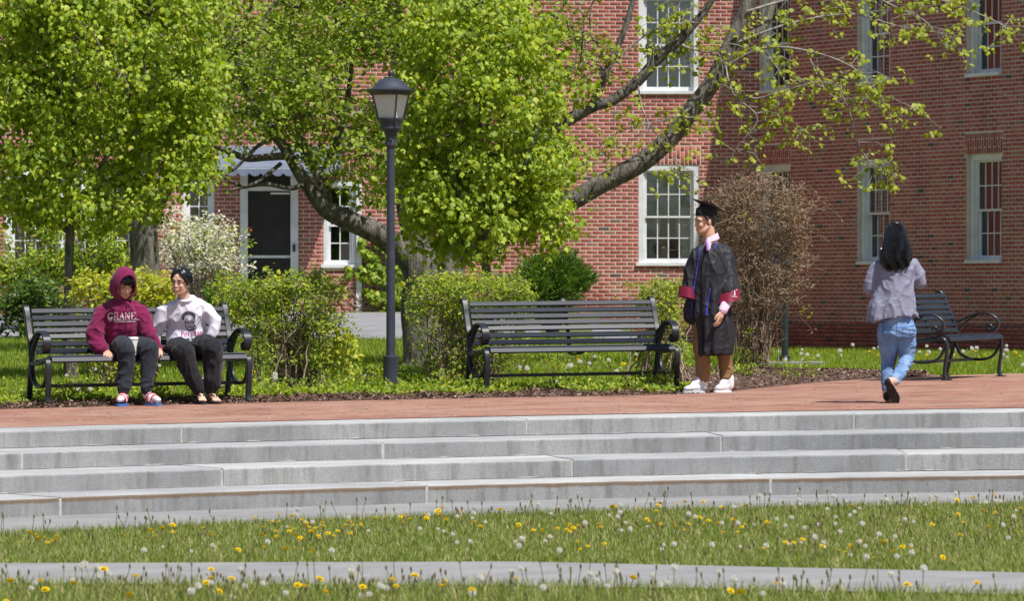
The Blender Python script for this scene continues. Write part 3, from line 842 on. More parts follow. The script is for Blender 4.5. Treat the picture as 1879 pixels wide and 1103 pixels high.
def sash_window(w0, a, b, z0, z1, cols=4, rows=2, inside='plain', deep=0.0, label=None):
    """white double-hung window: casing, sill, two sashes with glazing bars, panes, and the room behind"""
    w = Wall(w0.P(0, 0, -deep), w0.d, w0.n, w0.len)
    cw = 0.085 if b - a > 0.7 else 0.055
    f = MB()
    wbox(f, w, a + 0.004, a + cw, z0 + 0.05, z1 - 0.004, -0.14, -0.012)
    wbox(f, w, b - cw, b - 0.004, z0 + 0.05, z1 - 0.004, -0.14, -0.012)
    wbox(f, w, a + cw, b - cw, z1 - 0.10, z1 - 0.004, -0.14, -0.010)
    for (p, q) in ((a + cw, a + cw + 0.028), (b - cw - 0.028, b - cw)):
        wbox(f, w, p, q, z0 + 0.05, z1 - 0.1, -0.16, -0.055)
    win = f.build('window', M['white_paint'], bld, bo, smooth=False)
    if label: win['label'] = label
    s = MB(); wbox(s, w, a - (0.045 if not deep else -0.005), b + (0.045 if not deep else -0.005), z0 - 0.002, z0 + 0.05, -0.16, 0.045 + deep); s.build('sill', M['white_paint'], win, smooth=False, off=bo)
    ia, ib = a + cw + 0.028, b - cw - 0.028
    zb, zt = z0 + 0.05, z1 - 0.1
    zm = (zb + zt) / 2
    for (q0, q1, out, bot) in ((zm - 0.02, zt, -0.075, 0.035), (zb, zm + 0.02, -0.115, 0.075)):
        m = MB(); st = 0.03
        wbox(m, w, ia, ia + st, q0, q1, out - 0.03, out); wbox(m, w, ib - st, ib, q0, q1, out - 0.03, out)
        wbox(m, w, ia + st, ib - st, q1 - 0.035, q1, out - 0.03, out - 0.001); wbox(m, w, ia + st, ib - st, q0, q0 + bot, out - 0.03, out - 0.001)
        sash = m.build('sash', M['white_paint'], win, smooth=False, off=bo)
        ga, gb, g0, g1 = ia + st, ib - st, q0 + bot, q1 - 0.035
        m = MB(); bw = 0.018
        for i in range(1, cols):
            t = ga + (gb - ga) * i / cols; wbox(m, w, t - bw / 2, t + bw / 2, g0, g1, out - 0.026, out - 0.004)
        for i in range(1, rows):
            z = g0 + (g1 - g0) * i / rows; wbox(m, w, ga, gb, z - bw / 2, z + bw / 2, out - 0.025, out - 0.005)
        m.build('glazing_bar', M['white_paint'], win, smooth=False, off=bo)
        for i in range(cols):
            for j in range(rows):
                t0 = ga + (gb - ga) * i / cols; t1 = ga + (gb - ga) * (i + 1) / cols
                y0 = g0 + (g1 - g0) * j / rows; y1 = g0 + (g1 - g0) * (j + 1) / rows
                m = MB(); tw = random.uniform(-0.0015, 0.0015)
                m.add([w.P(t0, y0, out - 0.016 + tw), w.P(t1, y0, out - 0.016 - tw), w.P(t1, y1, out - 0.016 - tw), w.P(t0, y1, out - 0.016 + tw)], [(0, 1, 2, 3)])
                m.build('pane', M['pane'], win, smooth=False, off=bo)
    # room: a dark box behind
    m = MB(); D0, D1 = -0.29, -1.7; E = 0.4
    q = [w.P(t, z, d) for d in (D0, D1) for t in (a - E, b + E) for z in (z0 - 0.4, z1 + 0.3)]
    m.add(q, [(4, 5, 7, 6), (0, 4, 6, 2), (1, 3, 7, 5), (0, 1, 5, 4), (2, 6, 7, 3)])
    m.build('room', M['interior'], win, smooth=False, off=bo)
    if inside in ('blinds', 'half'):
        zlow = zb + 0.02 if inside == 'blinds' else zm + 0.03
        z = zt
        while z > zlow:
            m = MB(); vs = [w.P(ia, z, -0.185), w.P(ib, z, -0.185), w.P(ib, z - 0.026, -0.165), w.P(ia, z - 0.026, -0.165)]
            vs += [p + Vector((0, 0, 0.003)) for p in vs]
            m.add(vs, [(0, 1, 2, 3), (7, 6, 5, 4), (0, 4, 5, 1), (2, 6, 7, 3)])
            m.build('blind_slat', M['blind'], win, smooth=False, off=bo); z -= 0.034
    if inside in ('half', 'curtain'):
        for side in (0, 1):
            m = MB(); vs = []; fs = []; n = 22
            wdt = 0.30 if inside == 'half' else 0.16
            for i in range(n + 1):
                for j in range(9):
                    u = i / n; v = j / 8
                    pinch = 1 - 0.45 * math.exp(-((v - 0.35) / 0.2) ** 2)
                    t = (ia - 0.02 + u * wdt * pinch) if side == 0 else (ib + 0.02 - u * wdt * pinch)
                    vs.append(w.P(t, zb - 0.05 + v * ((zm if inside == 'half' else zt) - zb + 0.05), -0.235 - 0.03 - 0.02 * math.sin(u * 22 + side)))
            for i in range(n):
                for j in range(8): fs.append((i * 9 + j, (i + 1) * 9 + j, (i + 1) * 9 + j + 1, i * 9 + j + 1))
            m.add(vs, fs); m.build('curtain', M['curtain'], win, off=bo)
    return win

sash_window(wallA, *oA[0], inside='half', label='ground-floor window with half-lowered blinds and tied curtains')
sash_window(wallA, *oA[1], inside='blinds', label='upper-floor window with closed blinds')
for i, o_ in enumerate(oB):
    sash_window(wallB, *o_, inside=('plain', 'plain', 'curtain', 'curtain', 'plain', 'plain')[i], deep=0.07)
for o_ in oD[1:]:
    sash_window(wallD, *o_, cols=2 if o_[1] - o_[0] < 0.7 else 4, inside='plain')

# the glazed door with its white frame and dark transom
door = MB()
ft = 0.125
wbox(door, wallD, dT0, dT0 + ft, zdoor0, zdoor1 - 0.02, -0.12, 0.03); wbox(door, wallD, dT1 - ft, dT1, zdoor0, zdoor1 - 0.02, -0.12, 0.03)
ztr = zy(wallD, dT0, 341); zgl = zy(wallD, dT0, 350)
wbox(door, wallD, dT0 + ft, dT1 - ft, zgl, ztr, -0.12, 0.028)
d_o = door.build('door', M['white_paint'], bld, bo, smooth=False); d_o['label'] = 'glazed door in a white frame under the awning'
mb = MB(); wbox(mb, wallD, dT0 + ft, dT1 - ft, zdoor0, zgl, -0.10, -0.06); mb.build('door_glass', M['dark_door'], d_o, bo, smooth=False)
mb = MB(); wbox(mb, wallD, dT0 + ft, dT1 - ft, ztr, zdoor1, -0.12, -0.03); mb.build('transom', M['dark_door'], d_o, bo, smooth=False)
mb = MB(); zz = zy(wallD, dT0, 471); wbox(mb, wallD, dT0 + ft, dT1 - ft, zz - 0.022, zz + 0.022, -0.058, -0.03); mb.build('push_bar', M['old_white'], d_o, bo, smooth=False)
mb = MB(); zz = zy(wallD, dT0, 455); wbox(mb, wallD, dT1 - 0.085, dT1 - 0.045, zz - 0.06, zz + 0.06, 0.03, 0.07); mb.build('handle', M['black_metal'], d_o, bo, smooth=False)
mb = MB(); zz = zy(wallD, dT0, 353); wbox(mb, wallD, dT0 + 0.5, dT1 - 0.14, zz - 0.03, zz, -0.06, -0.02); mb.build('door_closer', M['old_white'], d_o, bo, smooth=False)
mb = MB(); zz = zy(wallD, dT0, 421); wbox(mb, wallD, dT0 + 0.15, dT0 + 0.20, zz - 0.04, zz + 0.04, -0.059, -0.054); mb.build('notice', M['red_print'], d_o, bo, smooth=False)
# canvas awning with a scalloped edge
mb = MB(); a0, a1 = xt(wallD, 402), xt(wallD, 628); z1 = zy(wallD, a0, 268); z0 = zy(wallD, a0, 312); dp = 0.95; vs = []; fs = []; n = 66
for i in range(n + 1):
    t = a0 + (a1 - a0) * i / n
    sc = 0.055 * abs(math.sin(math.pi * i / 6.0)) ** 0.6
    vs += [wallD.P(t, z1, 0.02), wallD.P(t, z0 + 0.02, dp), wallD.P(t, z0 - 0.07 - sc, dp + 0.012)]
for i in range(n):
    fs += [(3 * i, 3 * i + 1, 3 * i + 4, 3 * i + 3), (3 * i + 1, 3 * i + 2, 3 * i + 5, 3 * i + 4)]
mb.add(vs, fs)
for t in (a0, a1): mb.add([wallD.P(t, z1, 0.02), wallD.P(t, z0 + 0.02, dp), wallD.P(t, z0 - 0.05, dp), wallD.P(t, z0 - 0.05, 0.02)], [(0, 1, 2, 3)])
aw = mb.build('awning', M['awning'], bld, bo, smooth=False)
mb = MB()
for t in (a0 + 0.03, a1 - 0.03): mb.tube([wallD.P(t, z0 - 0.04, 0.01), wallD.P(t, z0 + 0.0, dp - 0.01)], 0.014, 6)
mb.tube([wallD.P(a0 + 0.03, z0, dp - 0.01), wallD.P(a1 - 0.03, z0, dp - 0.01)], 0.014, 6)
mb.build('awning_frame', M['old_white'], aw, bo)
# weathered white jamb right of the narrow window
mb = MB(); wbox(mb, wallD, sT1 + 0.01, sT1 + 0.10, zbase, zy(wallD, sT1, 330), 0.0, 0.06); mb.build('side_jamb', M['old_white'], bld, bo, smooth=False)
# ================================================================== benches
def bez(pts, n=7): return catmull([Vector((0, y, z)) for y, z in pts], n)

BACKPOST = [(0.405, 0.868), (0.395, 0.898), (0.365, 0.905), (0.335, 0.885), (0.305, 0.82), (0.283, 0.755), (0.240, 0.655), (0.205, 0.585), (0.185, 0.50), (0.180, 0.43)]
REARLEG = [(0.180, 0.46), (0.190, 0.40), (0.225, 0.26), (0.262, 0.13), (0.292, 0.02), (0.300, 0.0)]
ARM = [(0.215, 0.575), (0.165, 0.585), (0.09, 0.610), (0.0, 0.652), (-0.09, 0.672), (-0.185, 0.668), (-0.262, 0.630), (-0.290, 0.575), (-0.275, 0.520), (-0.235, 0.492), (-0.195, 0.500), (-0.180, 0.525), (-0.196, 0.545), (-0.215, 0.538)]
SEATRAIL = [(0.19, 0.395), (0.10, 0.385), (0.0, 0.388), (-0.12, 0.400), (-0.22, 0.418), (-0.275, 0.425)]
FRONTLEG = [(-0.20, 0.418), (-0.265, 0.428), (-0.305, 0.405), (-0.322, 0.345), (-0.318, 0.25), (-0.305, 0.16), (-0.296, 0.08), (-0.303, 0.03), (-0.312, 0.0)]
BRACE = [(0.186, 0.43), (0.178, 0.33), (0.135, 0.245), (0.06, 0.200), (-0.03, 0.182), (-0.14, 0.186), (-0.22, 0.215), (-0.272, 0.275), (-0.298, 0.345)]
INNER = [(0.192, 0.42), (0.150, 0.49), (0.085, 0.560), (0.005, 0.622), (-0.06, 0.650)]

def bench_proto(name, label, group):
    root = thing(name, label, 'bench', group=group)
    L = 1.90
    for sx in (-1, 1):
        X = sx * L / 2
        sh = lambda P: [p + Vector((X, 0, 0)) for p in P]
        mb = MB()
        P = sh(bez(BACKPOST)); n = len(P)
        mb.ribbon(P, 0.058, lerp_list([0.018, 0.024, 0.034, 0.038, 0.034, 0.036], n))
        mb.ribbon(sh(bez(SEATRAIL)), 0.052, 0.034)
        mb.ribbon(sh(bez(BRACE)), 0.046, lerp_list([0.026, 0.024, 0.030, 0.024, 0.026], len(bez(BRACE))))
        fr = mb.build('end_frame', M['black_metal'], root)
        mb = MB(); P = sh(bez(ARM)); mb.ribbon(P, lerp_list([0.050, 0.062, 0.072, 0.074, 0.072, 0.06, 0.05], len(P)), lerp_list([0.03, 0.022, 0.020, 0.022, 0.026, 0.026, 0.026], len(P)))
        mb.ribbon(sh(bez(INNER)), 0.040, 0.018)
        mb.tube([(X - 0.03, -0.205, 0.518), (X + 0.03, -0.205, 0.518)], 0.030, 12)
        mb.build('armrest', M['black_metal'], fr)
        mb = MB(); P = sh(bez(REARLEG)); mb.ribbon(P, lerp_list([0.052, 0.05, 0.05, 0.056], len(P)), lerp_list([0.04, 0.036, 0.034, 0.040], len(P)))
        mb.box((X, 0.305, 0.007), (0.075, 0.085, 0.014)); mb.build('leg', M['black_metal'], fr)
        mb = MB(); P = sh(bez(FRONTLEG)); mb.ribbon(P, lerp_list([0.052, 0.054, 0.05, 0.05, 0.062], len(P)), lerp_list([0.03, 0.036, 0.032, 0.030, 0.040], len(P)))
        mb.box((X, -0.318, 0.007), (0.085, 0.095, 0.014)); mb.build('leg', M['black_metal'], fr)
    # back slats follow the post
    pp = bez(BACKPOST, 30); pp = [p for p in pp if p.z < 0.872 and p.y < 0.36]
    acc = [0.0]
    for i in range(1, len(pp)): acc.append(acc[-1] + (pp[i] - pp[i - 1]).length)
    def at(s):
        i = min(max(np.searchsorted(acc, s), 1), len(pp) - 1)
        t = (s - acc[i - 1]) / max(acc[i] - acc[i - 1], 1e-6)
        return pp[i - 1].lerp(pp[i], t), (pp[i] - pp[i - 1]).normalized()
    for k in range(7):
        p, t = at(0.026 + k * 0.0635)
        nrm = Vector((0, -t.z, t.y))
        if nrm.y > 0: nrm = -nrm
        mb = MB(); c = p + nrm * 0.027
        e = 0.006
        vs = []
        for x in (-L / 2 + 0.035, L / 2 - 0.035):
            for a, b in ((-0.0245, -0.010), (-0.0245, 0.004), (-0.0185, 0.010), (0.0185, 0.010), (0.0245, 0.004), (0.0245, -0.010)):
                q = c + t * a + nrm * b; vs.append((x, q.y, q.z))
        mb.add(vs, [(i, (i + 1) % 6, 6 + (i + 1) % 6, 6 + i) for i in range(6)] + [(5, 4, 3, 2, 1, 0), (6, 7, 8, 9, 10, 11)])
        mb.build('back_slat', M['slat'], root, smooth=False)
    # seat slats: along the rail and round the front
    seat = bez([(0.165, 0.412), (0.10, 0.405), (0.0, 0.408), (-0.12, 0.421), (-0.22, 0.441), (-0.285, 0.448), (-0.325, 0.430), (-0.340, 0.395)], 24)
    acc = [0.0]
    for i in range(1, len(seat)): acc.append(acc[-1] + (seat[i] - seat[i - 1]).length)
    pp = seat
    tot = acc[-1]; ns = 9
    for k in range(ns):
        p, t = at(0.028 + k * (tot - 0.056) / (ns - 1))
        nrm = Vector((0, t.z, -t.y))
        if nrm.z < 0 and nrm.y > 0: nrm = -nrm
        if nrm.z < -0.2: nrm = -nrm
        mb = MB(); c = p + nrm * 0.006; vs = []
        for x in (-L / 2 + 0.028, L / 2 - 0.028):
            for a, b in ((-0.025, -0.010), (-0.025, 0.004), (-0.019, 0.010), (0.019, 0.010), (0.025, 0.004), (0.025, -0.010)):
                q = c + t * a + nrm * b; vs.append((x, q.y, q.z))
        mb.add(vs, [(i, (i + 1) % 6, 6 + (i + 1) % 6, 6 + i) for i in range(6)] + [(5, 4, 3, 2, 1, 0), (6, 7, 8, 9, 10, 11)])
        mb.build('seat_slat', M['slat'], root, smooth=False)
    mb = MB(); mb.box((0, -0.03, 0.185), (L - 0.04, 0.032, 0.032)); mb.build('stretcher', M['black_metal'], root, smooth=False)
    mb = MB(); mb.ribbon([p + Vector((0.05, 0.022, 0)) for p in bez(BACKPOST)[16:]], 0.038, 0.014); mb.ribbon([p + Vector((0.05, 0, -0.012)) for p in bez(SEATRAIL)], 0.038, 0.020)
    mb.build('centre_support', M['black_metal'], root)
    bm_fix(root)
    return root

def bm_fix(root):
    """consistent outward normals on every mesh below root"""
    todo = list(root.children)
    while todo:
        o = todo.pop(); todo += list(o.children)
        if o.type != 'MESH' or o.get('kind') == 'stuff': continue
        bm = bmesh.new(); bm.from_mesh(o.data)
        bmesh.ops.recalc_face_normals(bm, faces=bm.faces); bm.to_mesh(o.data); bm.free()

def copy_tree(o, parent=None):
    c = o.copy(); COL.objects.link(c)
    if parent is not None: c.parent = parent
    for ch in list(o.children): copy_tree(ch, c)
    return c

def place_bench(b, fl, phi, loff=-0.95):
    """fl: world point of the front-left foot; phi: turned this far to face right"""
    d = Vector((math.cos(phi), math.sin(phi), 0)); f = Vector((math.sin(phi), -math.cos(phi), 0))
    c = Vector((fl[0], fl[1], 0)) + d * 0.95 - f * 0.312
    b.location = (c.x, c.y, TILT * c.x * 1.0 + fl[2])
    b.rotation_euler = (0, -TILT * math.cos(phi) * 0.75, phi)
    return b

BG = 'black metal benches along the terrace'
bench1 = bench_proto('park_bench', 'black slatted park bench with two people sitting on it', BG)
bench2 = copy_tree(bench1); bench2['label'] = 'empty black slatted park bench between the lamp post and the graduate'
bench3 = copy_tree(bench1); bench3['label'] = 'black slatted park bench turned sideways beyond the walking woman'
PH1, PH2, PH3 = R(23), R(19), R(67)
z1 = 41.35; place_bench(bench1, ((89 - CX) * z1 / F, z1, 0.0), PH1)
z2 = 43.25; place_bench(bench2, ((894 - CX) * z2 / F, z2, 0.0), PH2)
z3 = 47.4; place_bench(bench3, ((1736 - CX) * z3 / F, z3, 0.005), PH3)

# ================================================================== lamp post
lp = on_terrace(717, 724); lp.z = TILT * lp.x
lamp = thing('street_lamp', 'tall black lamp post with a lantern head, left of the empty bench', 'lamp post', lp)
mb = MB(); mb.lathe([(0.076, -0.03), (0.076, 0.03), (0.072, 0.05), (0.074, 0.34), (0.077, 0.352), (0.077, 0.37), (0.070, 0.376)], 28); mb.build('base_sleeve', M['lamp_metal'], lamp)
mb = MB(); mb.lathe([(0.0445, 0.37), (0.041, 1.4), (0.0385, 2.42)], 24); mb.build('pole', M['lamp_metal'], lamp)
mb = MB(); mb.lathe([(0.050, 2.40), (0.053, 2.405), (0.053, 2.435), (0.048, 2.445), (0.048, 2.50), (0.062, 2.515), (0.064, 2.53), (0.058, 2.535)], 24); mb.build('collar', M['lamp_metal'], lamp)
mb = MB(); mb.ell((0.0, -0.049, 2.47), 0.007); mb.build('bolt', M['old_white'], lamp)
mb = MB(); mb.lathe([(0.058, 2.53), (0.082, 2.555), (0.104, 2.57), (0.106, 2.585), (0.098, 2.59), (0.110, 2.63), (0.123, 2.655), (0.126, 2.665), (0.126, 2.675)], 28); cup_ = mb.build('lantern_cup', M['lamp_metal'], lamp)
mb = MB(); mb.box((0.055, -0.108, 2.605), (0.014, 0.018, 0.05)); mb.ell((0.055, -0.112, 2.58), 0.010); mb.build('latch', M['lamp_metal'], lamp)
t0 = R(20)
zb, zt, rb, rt = 2.672, 2.905, 0.128, 0.188
def lc(k, r, z):
    # corners at left, front-right, right, back-left as seen from the camera
    ang = [math.pi - t0, 1.5 * math.pi + t0, 2 * math.pi - t0 * 0.0 + 0, 0.5 * math.pi + t0]
    a = [math.pi + t0, 1.5 * math.pi + t0, t0, 0.5 * math.pi + t0][k % 4]
    return Vector((r * math.cos(a), r * math.sin(a), z))
for k in range(4):
    mb = MB()
    a, b = lc(k, rb - 0.006, zb), lc(k + 1, rb - 0.006, zb); c, d = lc(k + 1, rt - 0.006, zt), lc(k, rt - 0.006, zt)
    inn = 0.985
    mb.add([a, b, c, d, a * inn + Vector((0, 0, zb * (1 - inn))), b * inn + Vector((0, 0, zb * (1 - inn))), c * inn + Vector((0, 0, zt * (1 - inn))), d * inn + Vector((0, 0, zt * (1 - inn)))],
           [(0, 1, 2, 3), (7, 6, 5, 4), (0, 4, 5, 1), (2, 6, 7, 3), (1, 5, 6, 2), (3, 7, 4, 0)])
    mb.build('lantern_pane', M['lamp_glass'] if 'lamp_glass' in M else M['glass_frost'], lamp, smooth=False)
    mb = MB(); mb.tube([lc(k, rb, zb - 0.01), lc(k, rt, zt + 0.01)], 0.009, 6); mb.build('lantern_rib', M['lamp_metal'], lamp)
mb = MB(); mb.lathe([(0.055, 2.69), (0.06, 2.72), (0.06, 2.86), (0.05, 2.9)], 20); mb.build('refractor', M['glass_frost'], lamp)
mb = MB(); mb.lathe([(0.185, 2.898), (0.200, 2.902), (0.216, 2.925), (0.238, 2.938), (0.240, 2.950), (0.200, 2.956), (0.178, 2.975), (0.150, 3.005), (0.115, 3.038), (0.072, 3.058), (0.030, 3.066), (0.018, 3.075), (0.014, 3.082)], 36)
rf = mb.build('lantern_roof', M['lamp_metal'], lamp)
mb = MB(); mb.ell((0, 0, 3.110), (0.030, 0.030, 0.032), n=18, m=12); mb.lathe([(0.024, 3.078), (0.020, 3.086)], 16); mb.build('finial', M['lamp_metal'], rf)
bm_fix(lamp)
mb = MB(); mb.box((lp.x + 0.02, lp.y + 0.0, lp.z + 0.008), (0.62, 0.5, 0.05)); tag(mb.build('lamp_footing', M['soil'], smooth=False), kind='structure')

# short dark post beside the bare shrub
pp_ = on_lawn(1440, 671)
post = thing('metal_post', 'thin dark green metal post beside the bare brown shrub', 'post', pp_)
mb = MB(); mb.lathe([(0.072, -0.02), (0.072, 0.11), (0.066, 0.12), (0.048, 0.125)], 18); mb.build('post_base', M['green_metal'], post)
mb = MB(); mb.lathe([(0.045, 0.08), (0.043, 1.2), (0.042, 1.55)], 16); mb.build('shaft', M['green_metal'], post)
mb = MB(); mb.ell((0, 0, 1.56), (0.047, 0.047, 0.04)); mb.build('cap', M['green_metal'], post)
bm_fix(post)
# ================================================================== people: tools
def rot(yaw=0, pitch=0, roll=0):
    return (Matrix.Rotation(yaw, 3, 'Z') @ Matrix.Rotation(pitch, 3, 'X') @ Matrix.Rotation(roll, 3, 'Y'))

class Body(MB):
    """closed blobs that are fused into one continuous surface"""
    def limb(self, pts, radii, n=14, smooth=5, hint=None, flat=None):
        """rounded tapering limb through pts"""
        P = catmull(pts, smooth) if len(pts) > 2 else [Vector(pts[0]).lerp(Vector(pts[1]), i / 6) for i in range(7)]
        r = lerp_list(radii, len(P))
        # hemispherical ends
        d0 = (P[0] - P[1]).normalized(); d1 = (P[-1] - P[-2]).normalized()
        A = []; ra = []
        for k in (0.98, 0.8, 0.45): A.append(P[0] + d0 * r[0] * k); ra.append(r[0] * math.sqrt(max(1 - k * k, 0.02)))
        B = []; rb = []
        for k in (0.45, 0.8, 0.98): B.append(P[-1] + d1 * r[-1] * k); rb.append(r[-1] * math.sqrt(max(1 - k * k, 0.02)))
        P = A + P + B; r = ra + r + rb
        if flat: self.tube(P, r, n, True, hint, ell=([x * flat[0] for x in r], [x * flat[1] for x in r]))
        else: self.tube(P, r, n, True, hint)
        return self
    def loft(self, secs, n=20, sub=4, hint=(1, 0, 0)):
        """secs: (centre, half-width along hint, half-depth)"""
        C = catmull([s[0] for s in secs], sub)
        a = lerp_list([s[1] for s in secs], len(C)); b = lerp_list([s[2] for s in secs], len(C))
        self.tube(C, a, n, True, hint, ell=(a, b))
        return self

def fuse(blob, name, mat, parent, off, voxel=0.008, smooth=6, wrinkle=None, factor=0.5):
    """one continuous skin over the blobs (voxel union, then relaxed)"""
    me = blob.mesh('tmp', off, smooth=False)
    bm = bmesh.new(); bm.from_mesh(me); bmesh.ops.triangulate(bm, faces=bm.faces); bm.to_mesh(me); bm.free()
    o = bpy.data.objects.new('tmp', me); COL.objects.link(o)
    md = o.modifiers.new('r', 'REMESH'); md.mode = 'VOXEL'; md.voxel_size = voxel
    if smooth:
        ms = o.modifiers.new('s', 'SMOOTH'); ms.factor = factor; ms.iterations = smooth
    dg = bpy.context.evaluated_depsgraph_get()
    out = bpy.data.meshes.new_from_object(o.evaluated_get(dg))
    bpy.data.objects.remove(o); bpy.data.meshes.remove(me)
    out.name = name
    n = len(out.vertices)
    if wrinkle and n:
        co = np.empty(n * 3, np.float32); out.vertices.foreach_get('co', co); co = co.reshape(-1, 3)
        no = np.empty(n * 3, np.float32); out.vertices.foreach_get('normal', no); no = no.reshape(-1, 3)
        amt = np.array([wrinkle(Vector(c) + off) for c in co], np.float32)
        co = co + no * amt[:, None]
        out.vertices.foreach_set('co', co.ravel()); out.update()
    out.polygons.foreach_set('use_smooth', [True] * len(out.polygons))
    return mesh_obj(name, out, mat, parent)

def folds(amp, freq, stretch=(1, 1, 1), seed=0.0, soft=0.6):
    """cloth folds: narrow ridges between broad hollows, drawn out along one direction"""
    sd = Vector((seed * 3.1, seed * 1.7, seed * 5.3))
    def f(p):
        q = Vector((p.x * freq * stretch[0], p.y * freq * stretch[1], p.z * freq * stretch[2])) + sd
        w = Vector((noise.noise(q * 0.6), noise.noise(q * 0.6 + Vector((5, 1, 2))), noise.noise(q * 0.6 + Vector((1, 8, 3))))) * 0.55
        a = noise.noise(q + w)
        r = (1 - min(abs(a) * 2.2, 1.0)) ** 2.2
        return amp * (r - 0.35 + soft * noise.noise(q * 0.45 + Vector((3, 3, 3))))
    return f

def head_blobs(B, c, Rm, k=1.0, nose=1.0, soft=0.0):
    """head with brow, nose, cheeks, lips, chin and ears; face towards -Y of its own frame"""
    T = lambda x, y, z: c + Rm @ (Vector((x, y, z)) * k)
    B.ell(T(0, 0.018, 0.036), (0.0745 * k, 0.094 * k, 0.082 * k), Rm, 20, 14)
    B.ell(T(0, -0.024, -0.026), (0.0625 * k, 0.066 * k, 0.082 * k), Rm, 18, 12)
    B.ell(T(0, -0.030, 0.036), (0.060 * k, 0.058 * k, 0.050 * k), Rm)
    B.limb([T(-0.057, 0.006, -0.048), T(-0.042, -0.042, -0.084), T(0, -0.068, -0.098), T(0.042, -0.042, -0.084), T(0.057, 0.006, -0.048)], [(0.018 - 0.004 * soft) * k, (0.020 - 0.006 * soft) * k, (0.020 - 0.003 * soft) * k, (0.020 - 0.006 * soft) * k, (0.018 - 0.004 * soft) * k])
    B.ell(T(0, -0.073, -0.098), (0.020 * k, 0.016 * k, 0.016 * k), Rm)
    B.limb([T(0, -0.084, 0.010), T(0, -0.084 - 0.010 * nose, -0.012), T(0, -0.084 - 0.019 * nose, -0.034)], [0.0080 * k, 0.0088 * k, 0.0112 * k])
    if soft: B.ell(T(0, -0.040, -0.050), (0.060 * k, 0.050 * k, 0.056 * k), Rm, 18, 12)
    for s in (-1, 1):
        B.ell(T(s * 0.0125, -0.082 - 0.012 * nose, -0.037), (0.0078 * k, 0.0085 * k, 0.0068 * k), Rm)
        B.ell(T(s * 0.034, -0.068, -0.030), (0.022 * k, 0.019 * k, 0.022 * k), Rm)
        B.limb([T(s * 0.052, -0.062, 0.018), T(s * 0.032, -0.080, 0.025), T(s * 0.010, -0.085, 0.020)], [0.010 * k, 0.0115 * k, 0.009 * k])
        B.ell(T(s * 0.076, 0.012, -0.010), (0.0085 * k, 0.019 * k, 0.030 * k), Rm @ Matrix.Rotation(s * 0.25, 3, 'Z'))
    B.limb([T(-0.020, -0.083, -0.063), T(0, -0.092, -0.062), T(0.020, -0.083, -0.063)], [0.006 * k, 0.0095 * k, 0.006 * k])
    B.limb([T(-0.017, -0.082, -0.073), T(0, -0.090, -0.0745), T(0.017, -0.082, -0.073)], [0.006 * k, 0.0095 * k, 0.006 * k])

def face_parts(root, c, Rm, off, k=1.0, smile=0.0, shut=0.0, brow=0.0):
    T = lambda x, y, z: c + Rm @ (Vector((x, y, z)) * k)
    for s in (-1, 1):
        mb = MB(); mb.ell(T(s * 0.031, -0.0785, 0.0), (0.0145 * k, 0.0085 * k, 0.0078 * k * (1 - shut * 0.6)), Rm); mb.build('eye', M['eye_white'], root, off)
        mb = MB(); mb.ell(T(s * 0.031 + 0.001, -0.0845, -0.0005), (0.0065 * k, 0.004 * k, 0.0068 * k * (1 - shut * 0.5)), Rm); mb.build('iris', M['eye_dark'], root, off)
        mb = MB(); mb.tube([T(s * 0.047, -0.075, 0.006), T(s * 0.040, -0.083, 0.0095 - 0.006 * shut), T(s * 0.028, -0.0875, 0.010 - 0.006 * shut), T(s * 0.016, -0.083, 0.005)], [0.0012 * k, 0.0028 * k, 0.0030 * k, 0.0014 * k], 6); mb.build('eyelid', M['hair'], root, off)
        mb = MB(); mb.tube([T(s * 0.053, -0.0745, 0.022), T(s * 0.040, -0.0885, 0.031 + brow), T(s * 0.024, -0.0945, 0.030 + brow), T(s * 0.012, -0.0935, 0.026)], [0.0012 * k, 0.0030 * k, 0.0034 * k, 0.0022 * k], 6); mb.build('eyebrow', M['hair'], root, off)
    mb = MB()
    w = 0.0205 + 0.006 * smile; u = 0.006 * smile
    mb.tube([T(-w, -0.082, -0.066 + u), T(-w * 0.5, -0.0965, -0.0645), T(0, -0.1010, -0.0650), T(w * 0.5, -0.0965, -0.0645), T(w, -0.082, -0.066 + u)], [0.0012 * k, 0.004 * k, 0.0046 * k, 0.004 * k, 0.0012 * k], 6)
    mb.tube([T(-w * 0.9, -0.082, -0.0675 + u), T(-w * 0.5, -0.0945, -0.0735 - 0.003 * smile), T(0, -0.0985, -0.0755 - 0.004 * smile), T(w * 0.5, -0.0945, -0.0735 - 0.003 * smile), T(w * 0.9, -0.082, -0.0675 + u)], [0.0012 * k, 0.0042 * k, 0.005 * k, 0.0042 * k, 0.0012 * k], 6)
    mb.build('lips', M['lip'], root, off)
    if smile > 0.5:
        mb = MB(); mb.tube([T(-w * 0.75, -0.0905, -0.066 + u * 0.5), T(0, -0.1005, -0.0695), T(w * 0.75, -0.0905, -0.066 + u * 0.5)], [0.0018 * k, 0.0036 * k, 0.0018 * k], 6); mb.build('teeth', M['eye_white'], root, off)

